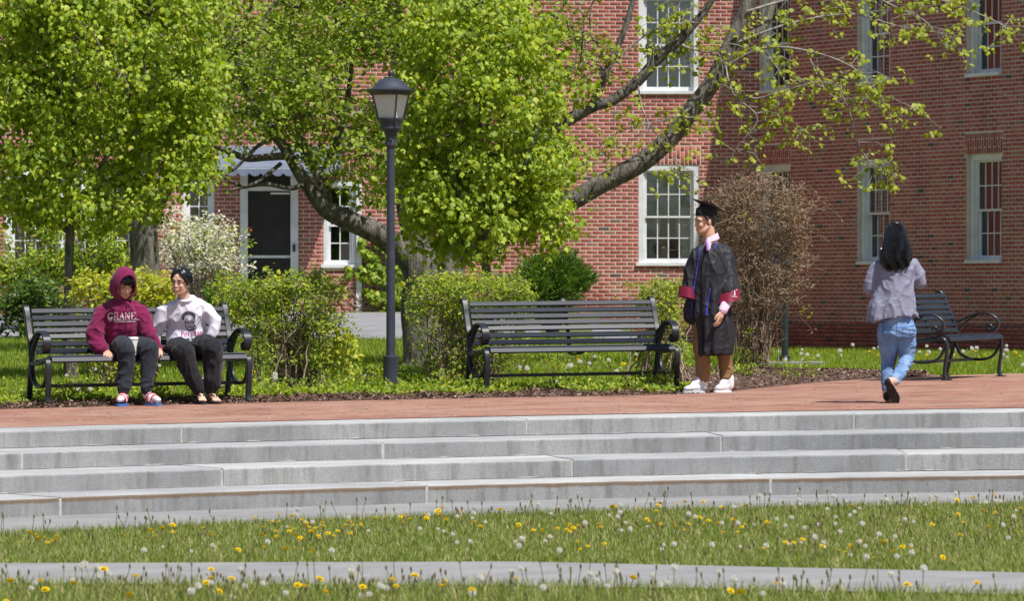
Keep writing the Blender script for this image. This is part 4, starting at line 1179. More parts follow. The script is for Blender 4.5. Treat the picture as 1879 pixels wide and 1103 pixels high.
def hand_blobs(B, wrist, fwd, palm_n, side, curl=0.35, k=1.0, spread=0.12):
    """palm and five fingers. fwd: wrist to knuckles; palm_n: out of the palm; side: +1/-1, thumb on +/- (fwd x palm_n)"""
    f = Vector(fwd).normalized(); n = Vector(palm_n); n = (n - f * n.dot(f)).normalized(); a = f.cross(n) * side   # a: towards the thumb
    w = Vector(wrist)
    B.limb([w - f * 0.03 * k, w + f * 0.02 * k, w + f * 0.05 * k], [0.026 * k, 0.027 * k, 0.028 * k], flat=(1.0, 1.0))
    B.tube([w + f * t * k for t in (0.0, 0.03, 0.06, 0.088)], [1, 1, 1, 1], 12, True, a, ell=([0.027 * k, 0.037 * k, 0.041 * k, 0.039 * k], [0.020 * k, 0.0175 * k, 0.015 * k, 0.012 * k]))
    lens = [0.072, 0.080, 0.075, 0.058]; offs = [0.030, 0.0105, -0.0095, -0.029]; base = [0.084, 0.089, 0.085, 0.076]
    for i in range(4):
        p = w + f * base[i] * k + a * offs[i] * k; d = (f + a * spread * (1.5 - i) * 0.6).normalized()
        pts = [p - d * 0.012 * k]; ang = curl * 0.5
        L_ = lens[i] * k
        for frac, bend in ((0.42, curl), (0.32, curl * 1.2), (0.26, curl * 0.9)):
            dd = d * math.cos(ang) + n * math.sin(ang)
            p = p + dd * L_ * frac; pts.append(p); ang += bend
        B.limb(pts, [0.0095 * k, 0.0090 * k, 0.0082 * k, 0.0072 * k], 10, 4)
    p = w + f * 0.022 * k + a * 0.026 * k
    d = (f * 0.75 + a * 0.62 + n * 0.25).normalized()
    B.limb([p - d * 0.01 * k, p + d * 0.028 * k, p + (d * 0.9 + f * 0.25).normalized() * 0.056 * k, p + (d * 0.72 + f * 0.6 + n * 0.1).normalized() * 0.080 * k], [0.0135 * k, 0.0115 * k, 0.0102 * k, 0.008 * k], 10, 4)

def decal(target, polys, name, mat, parent, off, lift=0.004):
    """flat print: pieces given in photo pixels, laid onto the cloth they belong to"""
    me = target.data
    bvh = BVHTree.FromPolygons([v.co + off for v in me.vertices], [p.vertices[:] for p in me.polygons])
    eye = Vector((0, 0, EYE)); mb = MB()
    for poly in polys:
        vs = []
        for (x, y) in poly:
            d = (W(x, y, 1.0) - eye).normalized()
            h = bvh.ray_cast(eye, d, 100)
            if h[0] is None: vs = None; break
            vs.append(h[0] - d * lift)
        if vs: mb.add(vs, [tuple(range(len(vs)))])
    return mb.build(name, mat, parent, off, smooth=False)

def stroke(pts, w, n=6):
    """quads along a line in photo pixels"""
    out = []
    for (x0, y0), (x1, y1) in zip(pts[:-1], pts[1:]):
        L_ = math.hypot(x1 - x0, y1 - y0)
        if L_ < 1e-6: continue
        dx, dy = (x1 - x0) / L_, (y1 - y0) / L_; px_, py_ = -dy * w / 2, dx * w / 2
        m = max(1, int(L_ / 2.5))
        for i in range(m):
            a, b = i / m, (i + 1) / m
            ax, ay, bx, by = x0 + (x1 - x0) * a, y0 + (y1 - y0) * a, x0 + (x1 - x0) * b, y0 + (y1 - y0) * b
            out.append([(ax - px_, ay - py_), (bx - px_, by - py_), (bx + px_, by + py_), (ax + px_, ay + py_)])
    return out

GLYPH = {  # strokes in a unit cell, y down; last value thick or thin
    'C': [([(0.92, 0.22), (0.75, 0.05), (0.45, 0.0), (0.15, 0.2), (0.05, 0.5), (0.15, 0.8), (0.45, 1.0), (0.75, 0.95), (0.95, 0.78)], 1), ([(0.92, 0.0), (0.92, 0.3)], 0)],
    'R': [([(0.2, 0), (0.2, 1)], 1), ([(0.02, 0), (0.6, 0), (0.8, 0.12), (0.82, 0.32), (0.65, 0.5), (0.2, 0.52)], 0), ([(0.5, 0.52), (0.92, 1.0)], 1), ([(0.02, 1), (0.4, 1)], 0), ([(0.8, 1), (1.02, 1)], 0)],
    'A': [([(0.5, 0), (0.12, 1)], 0), ([(0.5, 0), (0.86, 1)], 1), ([(0.27, 0.64), (0.74, 0.64)], 0), ([(0.0, 1), (0.27, 1)], 0), ([(0.7, 1), (1.0, 1)], 0)],
    'N': [([(0.16, 0), (0.16, 1)], 0), ([(0.16, 0), (0.84, 1)], 1), ([(0.84, 0), (0.84, 1)], 0), ([(0.0, 0), (0.2, 0)], 0), ([(0.0, 1), (0.32, 1)], 0), ([(0.68, 0), (1.0, 0)], 0)],
    'E': [([(0.2, 0), (0.2, 1)], 1), ([(0.02, 0), (0.86, 0), (0.86, 0.2)], 0), ([(0.2, 0.48), (0.66, 0.48)], 0), ([(0.02, 1), (0.9, 1), (0.92, 0.76)], 0)],
    'P': [([(0.2, 0), (0.2, 1)], 1), ([(0.02, 0), (0.6, 0), (0.85, 0.15), (0.85, 0.38), (0.6, 0.53), (0.2, 0.53)], 1), ([(0.02, 1), (0.4, 1)], 0)],
    'o': [([(0.5, 0.35), (0.15, 0.5), (0.1, 0.7), (0.25, 0.95), (0.5, 1.0), (0.8, 0.9), (0.9, 0.68), (0.8, 0.45), (0.5, 0.35)], 1)],
    't': [([(0.45, 0.1), (0.45, 0.9), (0.8, 1.0)], 1), ([(0.1, 0.38), (0.85, 0.38)], 0)],
    's': [([(0.85, 0.5), (0.5, 0.36), (0.2, 0.48), (0.3, 0.65), (0.7, 0.72), (0.82, 0.88), (0.5, 1.0), (0.12, 0.88)], 1)],
    'd': [([(0.8, 0.0), (0.8, 1.0)], 1), ([(0.8, 0.5), (0.5, 0.36), (0.18, 0.5), (0.1, 0.7), (0.25, 0.95), (0.55, 1.0), (0.8, 0.85)], 1)],
    'a': [([(0.2, 0.45), (0.5, 0.36), (0.78, 0.48), (0.78, 1.0)], 1), ([(0.78, 0.65), (0.3, 0.7), (0.15, 0.85), (0.4, 1.0), (0.78, 0.85)], 1)],
    'm': [([(0.1, 0.38), (0.1, 1.0)], 1), ([(0.1, 0.5), (0.35, 0.37), (0.5, 0.5), (0.5, 1.0)], 1), ([(0.5, 0.5), (0.75, 0.37), (0.92, 0.5), (0.92, 1.0)], 1)],
    'T': [([(0.5, 0), (0.5, 1)], 1), ([(0.02, 0.2), (0.02, 0), (0.98, 0), (0.98, 0.2)], 0), ([(0.3, 1), (0.7, 1)], 0)]}
def lettering(text, x0, y0, x1, y1, h, thick, thin, gap=0.12):
    """strokes for text along the line (x0,y0)-(x1,y1) (top-left to top-right), height h"""
    n = len(text); out = []
    ux, uy = (x1 - x0) / n, (y1 - y0) / n
    for i, ch in enumerate(text):
        for pts, tk in GLYPH[ch]:
            q = [(x0 + ux * (i + gap / 2 + px_ * (1 - gap)), y0 + uy * (i + px_) + h * py_) for px_, py_ in pts]
            out += stroke(q, thick if tk else thin)
    return out

def strands(name, mat, parent, off, curves, r0=0.004, r1=0.0012, n=4):
    mb = MB()
    for c in curves:
        mb.tube(c, lerp_list([r0, r0, r1], len(c)), n, False)
    return mb.build(name, mat, parent, off)

def shoe_blob(B, heel, toe, w=0.046, h=0.07, up=0.0):
    f = (Vector(toe) - Vector(heel)); L_ = f.length; f.normalize()
    s = f.cross(Vector((0, 0, 1))).normalized(); u = s.cross(f)
    T = lambda t, z: Vector(heel) + f * (t * L_) + u * z
    B.tube([T(-0.02, 0.035), T(0.06, 0.04), T(0.3, 0.040), T(0.55, 0.036), T(0.8, 0.030), T(0.95, 0.024), T(1.0, 0.020)], [1] * 7, 14, True, s,
           ell=([w * .55, w * 0.74, w * 0.72, w * 0.88, w, w * 0.78, w * 0.45], [0.030, 0.038, 0.038, 0.034, 0.027, 0.02, 0.014]))
    return T
# ================================================================== person in the maroon hood, sitting at the left
def seat_z(bench, x):
    """distance of the bench front edge at photo column x"""
    best = None
    d = Vector((math.cos(bench.rotation_euler.z), math.sin(bench.rotation_euler.z), 0)); f = Vector((d.y, -d.x, 0))
    for i in range(-100, 101):
        p = Vector(bench.location) + d * (i / 100.0) + f * 0.33
        e = abs(p.x * F / p.y + CX - x)
        if best is None or e < best[0]: best = (e, p.y)
    return best[1]

def person_hood():
    zf = seat_z(bench1, 240)
    Q = lambda x, y, d=0.0: W(x, y, zf + d)
    base = Q(245, 738, -0.1); base.z = TILT * base.x
    root = thing('person', 'person in a maroon hooded sweatshirt sitting with both hands on the bench edge', 'person', base)
    off = base
    hc = Q(227.5, 521, 0.02); hR = rot(R(27), R(27), R(-5))
    hc_neck = Q(222, 552, 0.12)
    kneeL, kneeR = Q(231, 640, -0.13), Q(275, 641, -0.10)
    ankL, ankR = Q(227, 716, -0.14), Q(270, 716, -0.14)
    hipL, hipR = Q(215, 641, 0.27), Q(250, 641, 0.29)
    shL, shR = Q(186, 577, 0.10), Q(256, 574, 0.13)
    elL, elR = Q(170, 615, 0.06), Q(276, 606, 0.08)
    wrL, wrR = Q(195, 648, 0.045), Q(291, 643, 0.05)
    B = Body()
    head_blobs(B, hc, hR, 0.98, 0.85)
    B.limb([hc + hR @ Vector((0, 0.025, -0.05)), hc_neck], [0.052, 0.06])
    B.loft([(Q(234, 645, 0.28), 0.15, 0.11), (Q(228, 610, 0.26), 0.14, 0.10), (Q(222, 575, 0.17), 0.16, 0.105), (Q(222, 556, 0.13), 0.10, 0.075)])
    B.limb([shL, elL, wrL], [0.05, 0.042, 0.027]); B.limb([shR, elR, wrR], [0.05, 0.042, 0.027])
    B.limb([hipL, kneeL], [0.06, 0.04]); B.limb([kneeL, ankL], [0.04, 0.032])
    B.limb([hipR, kneeR], [0.06, 0.04]); B.limb([kneeR, ankR], [0.036, 0.030])
    for a, t in ((ankL, Q(221, 731, -0.30)), (ankR, Q(284, 731, -0.26))):
        B.limb([a, a + Vector((0, 0, -0.05)), t], [0.028, 0.026, 0.02])
    hand_blobs(B, wrL + Vector((0.008, -0.005, 0.006)), Vector((0.14, -0.95, -0.14)), Vector((0.0, -0.15, -1)), 1, 0.66, 1.04, 0.20)
    hand_blobs(B, wrR + Vector((0.004, -0.005, 0.0)), Vector((0.04, -0.95, -0.16)), Vector((-0.25, -0.15, -1)), -1, 0.66, 1.04, 0.14)
    fuse(B, 'body', M['skin_warm'], root, off, 0.0052, 4)
    face_parts(root, hc, hR, off, 0.98, 0.1, 0.75)
    # sweatshirt
    B = Body()
    B.loft([(Q(230, 650, 0.24), 0.175, 0.135), (Q(228, 638, 0.24), 0.195, 0.15), (Q(224, 615, 0.21), 0.190, 0.15), (Q(221, 590, 0.15), 0.195, 0.145), (Q(221, 575, 0.11), 0.165, 0.125), (Q(222, 562, 0.10), 0.125, 0.105), (Q(223, 552, 0.10), 0.090, 0.085)], 26)
    B.limb([Q(208, 563, 0.11), shL, Q(178, 596, 0.08), Q(174, 614, 0.06), Q(182, 636, 0.03), wrL], [0.050, 0.072, 0.080, 0.080, 0.066, 0.044])
    B.limb([Q(238, 560, 0.13), shR, Q(266, 592, 0.11), Q(273, 610, 0.08), Q(284, 630, 0.06), wrR], [0.050, 0.070, 0.078, 0.074, 0.058, 0.042])
    B.limb([Q(198, 563, 0.13), Q(224, 553, 0.17), Q(247, 561, 0.15)], [0.035, 0.055, 0.035])
    def wr(p):
        a = folds(0.022, 5.0, (1.3, 1.0, 1.0), 1.0)(p)
        b = folds(0.008, 10.0, (0.7, 0.8, 1.6), 2.0)(p)
        return a + b
    hoodie = fuse(B, 'sweatshirt', M['maroon'], root, off, 0.0075, 5, wr)
    mb = MB()
    for a, b in ((Q(187, 641, 0.035), wrL), (Q(288, 635, 0.055), wrR)):
        d = (b - a).normalized(); mb.tube([b - d * 0.045, b - d * 0.02, b + d * 0.008, b + d * 0.012], [0.046, 0.047, 0.043, 0.036], 18)
    mb.build('cuff', M['maroon'], root, off)
    # hood: a shell open towards the face
    mb = MB(); n, m = 40, 26; vs = []; fs = []
    hk = rot(R(27), R(20), 0)
    for i in range(m + 1):
        th = R(48) + (math.pi - R(48)) * (i / m)         # angle from the face direction
        for k in range(n):
            ph = 2 * math.pi * k / n
            x = math.sin(th) * math.cos(ph); z = math.sin(th) * math.sin(ph); y = -math.cos(th)
            rx, ry, rz = 0.116, 0.132, 0.152
            p = Vector((x * rx, y * ry + 0.012, z * rz + 0.004))
            if z < 0: p.x *= 1 + 0.25 * max(0, -z); p.z *= 1.10; p.y -= 0.02 * z
            p += p.normalized() * (folds(0.006, 14, (1, 1, 1), 4)(p))
            vs.append(hc + hk @ p)
    for i in range(m):
        for k in range(n):
            k2 = (k + 1) % n; fs.append((i * n + k, i * n + k2, (i + 1) * n + k2, (i + 1) * n + k))
    mb.add(vs, fs)
    inner = [hc + (p - hc) * 0.93 for p in vs]
    mb.add(inner, [f[::-1] for f in fs])
    b0 = len(vs)
    for k in range(n): k2 = (k + 1) % n; mb.f.append((k, b0 + k, b0 + k2, k2)); mb.m.append(0)
    mb.build('hood', M['maroon'], root, off)
    mb = MB(); rim = [hc + (vs[k] - hc) * 0.975 for k in range(n)] ; mb.tube(rim + [rim[0]], 0.010, 8, False); mb.build('hood_rim', M['maroon'], root, off)
    # hair: fringe under the hood
    cs = []
    for i in range(230):
        u = random.uniform(-1, 1); st = Vector((u * 0.058, -0.052 - random.uniform(0, 0.02), 0.090 - 0.018 * u * u)); sw = random.uniform(0.4, 1.0)
        e = Vector((u * 0.058 + 0.020 * sw, -0.096 + 0.022 * u * u, 0.026 + 0.016 * random.random() - 0.010 * u))
        mid = (st + e) / 2 + Vector((0.004, -0.018, 0.014))
        cs.append([hc + hR @ (q * 0.98) for q in catmull([st, mid, e], 3)])
    for i in range(60):
        s = random.choice((-1, 1)); y = random.uniform(-0.05, 0.0)
        cs.append([hc + hR @ Vector((s * 0.066, y, 0.075)), hc + hR @ Vector((s * 0.079, y, 0.04)), hc + hR @ Vector((s * 0.077, y - 0.004, 0.0 - 0.02 * random.random()))])
    h = strands('hair', M['hair'], root, off, cs, 0.0055, 0.002)
    mb = MB(); mb.ell(hc + hR @ Vector((0, 0.02, 0.046)), (0.080, 0.098, 0.084), hR, 20, 14); mb.build('hair_cap', M['hair'], root, off)
    # trousers
    B = Body()
    B.loft([(Q(206, 646, 0.27), 0.08, 0.09), (Q(232, 640, 0.29), 0.12, 0.12), (Q(262, 644, 0.30), 0.08, 0.09)], 18, hint=(0, 1, 0))
    B.limb([hipL, Q(224, 634, 0.05), kneeL], [0.100, 0.093, 0.084]); B.limb([kneeL, Q(231, 668, -0.11), Q(229, 695, -0.12), ankL], [0.084, 0.076, 0.066, 0.055])
    B.limb([hipR, Q(263, 635, 0.05), kneeR], [0.100, 0.093, 0.080]); B.limb([kneeR, Q(273, 668, -0.10), Q(271, 695, -0.12), ankR], [0.080, 0.070, 0.058, 0.050])
    fuse(B, 'trousers', M['charcoal'], root, off, 0.0075, 5, lambda p: folds(0.012, 6, (1.2, 1, 1.2), 6)(p) + folds(0.006, 13, (0.7, 0.7, 1.8), 8)(p) * min(1.0, max(0.15, (Q(0, 690).z - p.z) / 0.1 + 0.5)))
    # white socks and striped slides
    for a, hl, toe in ((ankL, Q(228, 727, -0.13), Q(220, 734, -0.33)), (ankR, Q(270, 727, -0.11), Q(290, 734, -0.29))):
        B = Body(); B.limb([a + Vector((0, 0, -0.005)), Vector(hl)], [0.040, 0.036])
        B.limb([hl, hl.lerp(toe, 0.5) + Vector((0, 0, 0.002)), toe], [0.036, 0.037, 0.027], flat=(1.1, 0.9), hint=(1, 0, 0))
        fuse(B, 'sock', M['white_leather'], root, off, 0.007, 4)
        f = (toe - hl); f.z = 0; f.normalize(); s = Vector((-f.y, f.x, 0))
        g0 = TILT * hl.x + 0.004
        mb = MB(); n = 12; poly = []
        c = (hl + toe) / 2
        for k in range(20):
            a_ = 2 * math.pi * k / 20; poly.append((0.145 * math.cos(a_), (0.052 + 0.006 * math.cos(a_)) * math.sin(a_)))
        Mx = Matrix(((f.x, s.x, 0, c.x), (f.y, s.y, 0, c.y), (0, 0, 1, g0), (0, 0, 0, 1)))
        mb.prism(poly, 0.020, Mx); mb.build('sole', M['blue_rubber'], root, off, smooth=False)
        for q, mat, wd in ((0.36, 'red_print', 0.026), (0.56, 'white_leather', 0.030), (0.72, 'red_print', 0.018)):
            mb = MB(); cc = hl.lerp(toe, q)
            arcp = [cc + s * (0.046 * math.cos(t)) + Vector((0, 0, -0.022 + 0.066 * math.sin(t) - 0.012 * q)) for t in np.linspace(0, math.pi, 11)]
            mb.ribbon(arcp, wd, 0.007, f); mb.build('strap', M[mat], root, off)
    # print on the chest
    L_ = lettering('CRANE', 197, 574.5, 250, 573.5, 12, 1.9, 0.9)
    decal(hoodie, L_, 'lettering', M['white_print'], root, off)
    sc = stroke([(201, 585), (206, 582), (205, 588), (201, 590), (199, 586), (204, 583)], 1.0) + stroke([(207, 587), (225, 588), (240, 587.5)], 0.9) + stroke([(243, 586), (256, 586.5)], 1.1) + stroke([(210, 590.5), (228, 590.5), (249, 590)], 1.5)
    decal(hoodie, sc, 'script_line', M['white_print'], root, off)
    mb = MB()
    for x0, x1, yb in ((215, 213.5, 590), (233, 231.5, 603)):
        eye = Vector((0, 0, EYE)); me = hoodie.data
        bvh = BVHTree.FromPolygons([v.co + off for v in me.vertices], [p.vertices[:] for p in me.polygons]); pts = []
        for i in range(9):
            t = i / 8; d = (W(x0 + (x1 - x0) * t, 556 + (yb - 556) * t, 1.0) - eye).normalized(); h_ = bvh.ray_cast(eye, d, 100)
            if h_[0] is not None: pts.append(h_[0] - d * 0.004)
        if len(pts) > 2: mb.tube(pts, 0.0038, 6)
    mb.build('drawstring', M['maroon'], root, off)
    return root
P1 = person_hood()

def coffee_cup():
    zf = seat_z(bench1, 243) - 0.02
    p = W(244, 652, zf); t = W(243, 618.5, zf)
    c = thing('coffee_cup', 'white paper coffee cup with lid held between the knees of the person in maroon', 'cup', p)
    h = t.z - p.z
    mb = MB(); mb.lathe([(0.033, 0.0), (0.036, 0.002), (0.049, h * 0.88)], 24); mb.build('cup_body', M['cup'], c)
    mb = MB(); mb.lathe([(0.051, h * 0.86), (0.053, h * 0.875), (0.053, h * 0.91), (0.048, h * 0.92), (0.046, h * 0.985), (0.043, h * 1.0), (0.038, h * 0.985)], 24); mb.build('lid', M['white_leather'], c)
    return c
coffee_cup()

# ================================================================== person in the white printed sweatshirt
def person_white():
    zf = seat_z(bench1, 350)
    Q = lambda x, y, d=0.0: W(x, y, zf + d)
    base = Q(360, 738, -0.1); base.z = TILT * base.x
    root = thing('person', 'smiling person in a white printed sweatshirt and black trousers sitting on the bench', 'person', base)
    off = base
    hc = Q(332, 516.5, 0.06); hR = rot(R(-24), R(7), R(7))
    nb = Q(340, 551, 0.14)
    kneeL, kneeR = Q(338, 648, -0.14), Q(389, 640, -0.10)
    ankL, ankR = Q(365, 716, -0.10), Q(386, 717, -0.06)
    hipL, hipR = Q(322, 640, 0.26), Q(362, 640, 0.28)
    shL, shR = Q(304, 573, 0.14), Q(378, 571, 0.17)
    elL, elR = Q(287, 606, 0.18), Q(392, 597, 0.13)
    wrL, wrR = Q(287, 640, 0.13), Q(378, 628, 0.12)
    B = Body(); head_blobs(B, hc, hR, 1.0, 0.7, 1.0)
    B.limb([hc + hR @ Vector((0, 0.02, -0.05)), nb], [0.049, 0.056])
    B.loft([(Q(342, 642, 0.28), 0.14, 0.10), (Q(342, 610, 0.26), 0.12, 0.09), (Q(341, 580, 0.20), 0.13, 0.095), (Q(341, 560, 0.15), 0.10, 0.07)])
    B.limb([shL, elL, wrL], [0.045, 0.036, 0.024]); B.limb([shR, elR, wrR], [0.045, 0.036, 0.024])
    B.limb([hipL, kneeL], [0.06, 0.04]); B.limb([kneeL, ankL], [0.04, 0.031]); B.limb([hipR, kneeR], [0.06, 0.04]); B.limb([kneeR, ankR], [0.04, 0.031])
    hand_blobs(B, wrL, Vector((0.02, -0.3, -0.3)), Vector((0, 0.4, -1)), -1, 0.2, 0.92)
    hand_blobs(B, wrR, Vector((-0.5, 0.1, -0.25)), Vector((0, 0.5, -1)), 1, 0.3, 0.9)
    for a, h_, t in ((ankL, Q(366, 728, -0.06), Q(372, 733, -0.27)), (ankR, Q(384, 728, -0.02), Q(399, 733.5, -0.20))):
        f = (t - h_).normalized(); s = f.cross(Vector((0, 0, 1))).normalized()
        B.limb([a + Vector((0, 0, 0.05)), a, h_], [0.034, 0.031, 0.030])
        B.limb([h_, h_.lerp(t, 0.45) + Vector((0, 0, 0.014)), h_.lerp(t, 0.78)], [0.028, 0.030, 0.025], flat=(1.15, 0.85), hint=s)
        for i in range(5):
            o_ = s * (0.026 - i * 0.0135); q = h_.lerp(t, 0.76) + o_ - Vector((0, 0, 0.004)); e = q + f * (0.052 - 0.006 * abs(i - (0.5 if s.x > 0 else 3.5)))
            B.limb([q, e - Vector((0, 0, 0.008))], [0.011, 0.0095], 8)
    fuse(B, 'body', M['skin'], root, off, 0.0052, 4)
    face_parts(root, hc, hR, off, 1.0, 1.0, 0.45)
    # hair drawn back with a middle parting
    B = Body()
    T = lambda x, y, z: hc + hR @ (Vector((x, y, z)) * 1.0)
    B.ell(T(0, 0.030, 0.040), (0.083, 0.094, 0.087), hR, 22, 16)
    for s in (-1, 1):
        B.limb([T(s * 0.010, -0.055, 0.105), T(s * 0.042, -0.066, 0.080), T(s * 0.066, -0.045, 0.040), T(s * 0.076, -0.012, 0.002), T(s * 0.070, 0.04, -0.03)], [0.013, 0.018, 0.018, 0.017, 0.02])
        B.limb([T(s * 0.008, 0.02, 0.122), T(s * 0.03, -0.03, 0.110), T(s * 0.055, -0.035, 0.085)], [0.012, 0.018, 0.02])
    B.ell(T(0.0, 0.118, -0.01), (0.045, 0.04, 0.045), hR)
    fuse(B, 'hair', M['hair'], root, off, 0.0055, 3)
    cs = []
    for s in (-1, 1):
        for i in range(70):
            u = random.random(); v = random.uniform(-0.04, 0.08)
            a = Vector((s * (0.006 + 0.004 * u), -0.058 + (v + 0.04) * 1.2, 0.116 - 0.35 * max(0, v - 0.04) + 0.004 * u)); b_ = Vector((s * 0.062, -0.052 + (v + 0.04) * 0.95, 0.078)); c_ = Vector((s * 0.086, -0.010 + (v + 0.04) * 0.6, 0.020 + 0.03 * u)); d_ = Vector((s * 0.078, 0.06, -0.02))
            cs.append([T(*q) for q in catmull([a, b_, c_, d_], 4)])
    strands('hair_strand', M['hair_strand'], root, off, cs, 0.0022, 0.0012)
    # sweatshirt
    B = Body()
    B.loft([(Q(343, 634, 0.22), 0.165, 0.135), (Q(343, 622, 0.23), 0.185, 0.150), (Q(342, 600, 0.22), 0.175, 0.14), (Q(341, 580, 0.18), 0.170, 0.135), (Q(341, 566, 0.15), 0.155, 0.115), (Q(340, 555, 0.13), 0.115, 0.088), (Q(339, 548, 0.12), 0.074, 0.070)], 26)
    B.limb([Q(324, 559, 0.14), shL, Q(294, 588, 0.16), Q(287, 606, 0.18), Q(285, 626, 0.17), wrL], [0.045, 0.068, 0.072, 0.068, 0.052, 0.038])
    B.limb([Q(357, 557, 0.16), shR, Q(387, 583, 0.16), Q(394, 598, 0.13), Q(389, 613, 0.11), wrR], [0.045, 0.068, 0.068, 0.062, 0.058, 0.045])
    sw = fuse(B, 'sweatshirt', M['white_fleece'], root, off, 0.0075, 5, lambda p: folds(0.022, 5.0, (1.2, 1, 1.0), 11)(p) + folds(0.007, 10, (1.3, 1, 0.8), 12)(p))
    mb = MB(); c0 = Q(339.5, 548.5, 0.11)
    rim = [c0 + Vector((0.073 * math.cos(t), 0.066 * math.sin(t), 0.022 * math.sin(t))) for t in np.linspace(0, 2 * math.pi, 25)]
    mb.tube(rim, 0.010, 8, False); mb.build('collar', M['white_fleece'], root, off)
    # baggy trousers
    B = Body()
    B.loft([(Q(308, 646, 0.26), 0.08, 0.09), (Q(342, 640, 0.28), 0.13, 0.125), (Q(376, 644, 0.29), 0.08, 0.09)], 18, hint=(0, 1, 0))
    B.limb([hipL, Q(328, 640, 0.06), kneeL], [0.108, 0.108, 0.100]); B.limb([kneeL, Q(346, 675, -0.13), Q(358, 703, -0.11), Q(363, 714, -0.09)], [0.100, 0.088, 0.074, 0.060])
    B.limb([hipR, Q(376, 634, 0.06), kneeR], [0.105, 0.104, 0.096]); B.limb([kneeR, Q(390, 672, -0.07), Q(389, 700, -0.06), Q(386, 713, -0.05)], [0.096, 0.086, 0.080, 0.062])
    fuse(B, 'trousers', M['black_cloth'], root, off, 0.0075, 5, lambda p: folds(0.012, 6, (1.9, 1.2, 0.5), 15, 0.3)(p) + folds(0.005, 12, (1.6, 1, 0.6), 16)(p))
    for a, h_, t in ((ankL, Q(366, 728, -0.06), Q(373, 734, -0.29)), (ankR, Q(384, 728, -0.02), Q(400, 734, -0.22))):
        f = (t - h_); f.z = 0; f.normalize(); s = Vector((-f.y, f.x, 0)); c = h_.lerp(t, 0.48); g0 = TILT * c.x + 0.005
        poly = [(0.135 * math.cos(2 * math.pi * k / 22), (0.043 + 0.009 * math.cos(2 * math.pi * k / 22)) * math.sin(2 * math.pi * k / 22)) for k in range(22)]
        Mx = Matrix(((f.x, s.x, 0, c.x), (f.y, s.y, 0, c.y), (0, 0, 1, g0), (0, 0, 0, 1)))
        mb = MB(); mb.prism(poly, 0.016, Mx); mb.build('sole', M['black_rubber'], root, off, smooth=False)
        mb = MB(); tp = h_.lerp(t, 0.80); tp.z = g0 + 0.045
        for sg in (-1, 1): mb.tube(catmull([tp, h_.lerp(t, 0.55) + s * 0.022 * sg + Vector((0, 0, 0.036)), h_.lerp(t, 0.25) + s * 0.040 * sg + Vector((0, 0, 0.0))], 5), 0.006, 6)
        mb.build('thong_strap', M['black_rubber'], root, off)
    # printed portrait (a plain drawn face with round glasses) and the name below it
    dk = []
    ell = lambda cx, cy, rx, ry, a0=0, a1=360, n=18: [(cx + rx * math.cos(R(a0 + (a1 - a0) * i / n)), cy + ry * math.sin(R(a0 + (a1 - a0) * i / n))) for i in range(n + 1)]
    hairo = ell(346, 582, 13, 11, 165, 375, 16); hairi = ell(347, 586, 9, 9, 375, 165, 16)
    for i in range(16):
        dk.append([hairo[i], hairo[i + 1], hairi[15 - i], hairi[16 - i]])
    for cx in (343.2, 353.2): dk += stroke(ell(cx, 590, 3.9, 3.6), 1.5); dk.append(ell(cx, 590.5, 2.6, 1.3)[:-1])
    dk += stroke([(338, 588), (335.5, 586)], 1.2) + stroke([(340, 583.5), (345, 582.5)], 1.2) + stroke([(351, 582.5), (356, 583.5)], 1.2)
    dk += stroke([(348.6, 592), (347.4, 596), (349.5, 596.5)], 0.9) + stroke([(344, 599.5), (349, 600.6), (353.5, 599)], 1.4)
    dk += stroke([(339.5, 594), (341, 601), (345, 605), (350, 605.5), (355, 602), (357.5, 595)], 1.3) + stroke([(342, 604), (349, 607), (357, 604.5), (361, 601)], 1.9)
    dk += stroke([(357.5, 596), (359, 600)], 1.6)
    decal(sw, dk, 'printed_portrait', M['dark_print'], root, off)
    decal(sw, lettering('Potsdam', 332, 608.5, 372, 605, 10, 1.2, 0.7, 0.1), 'lettering', M['rose_print'], root, off)
    decal(sw, stroke(ell(347, 590, 19, 17, 200, 340, 16), 0.7), 'faint_arc_line', M['lavender'], root, off)
    return root
P2_ = person_white()

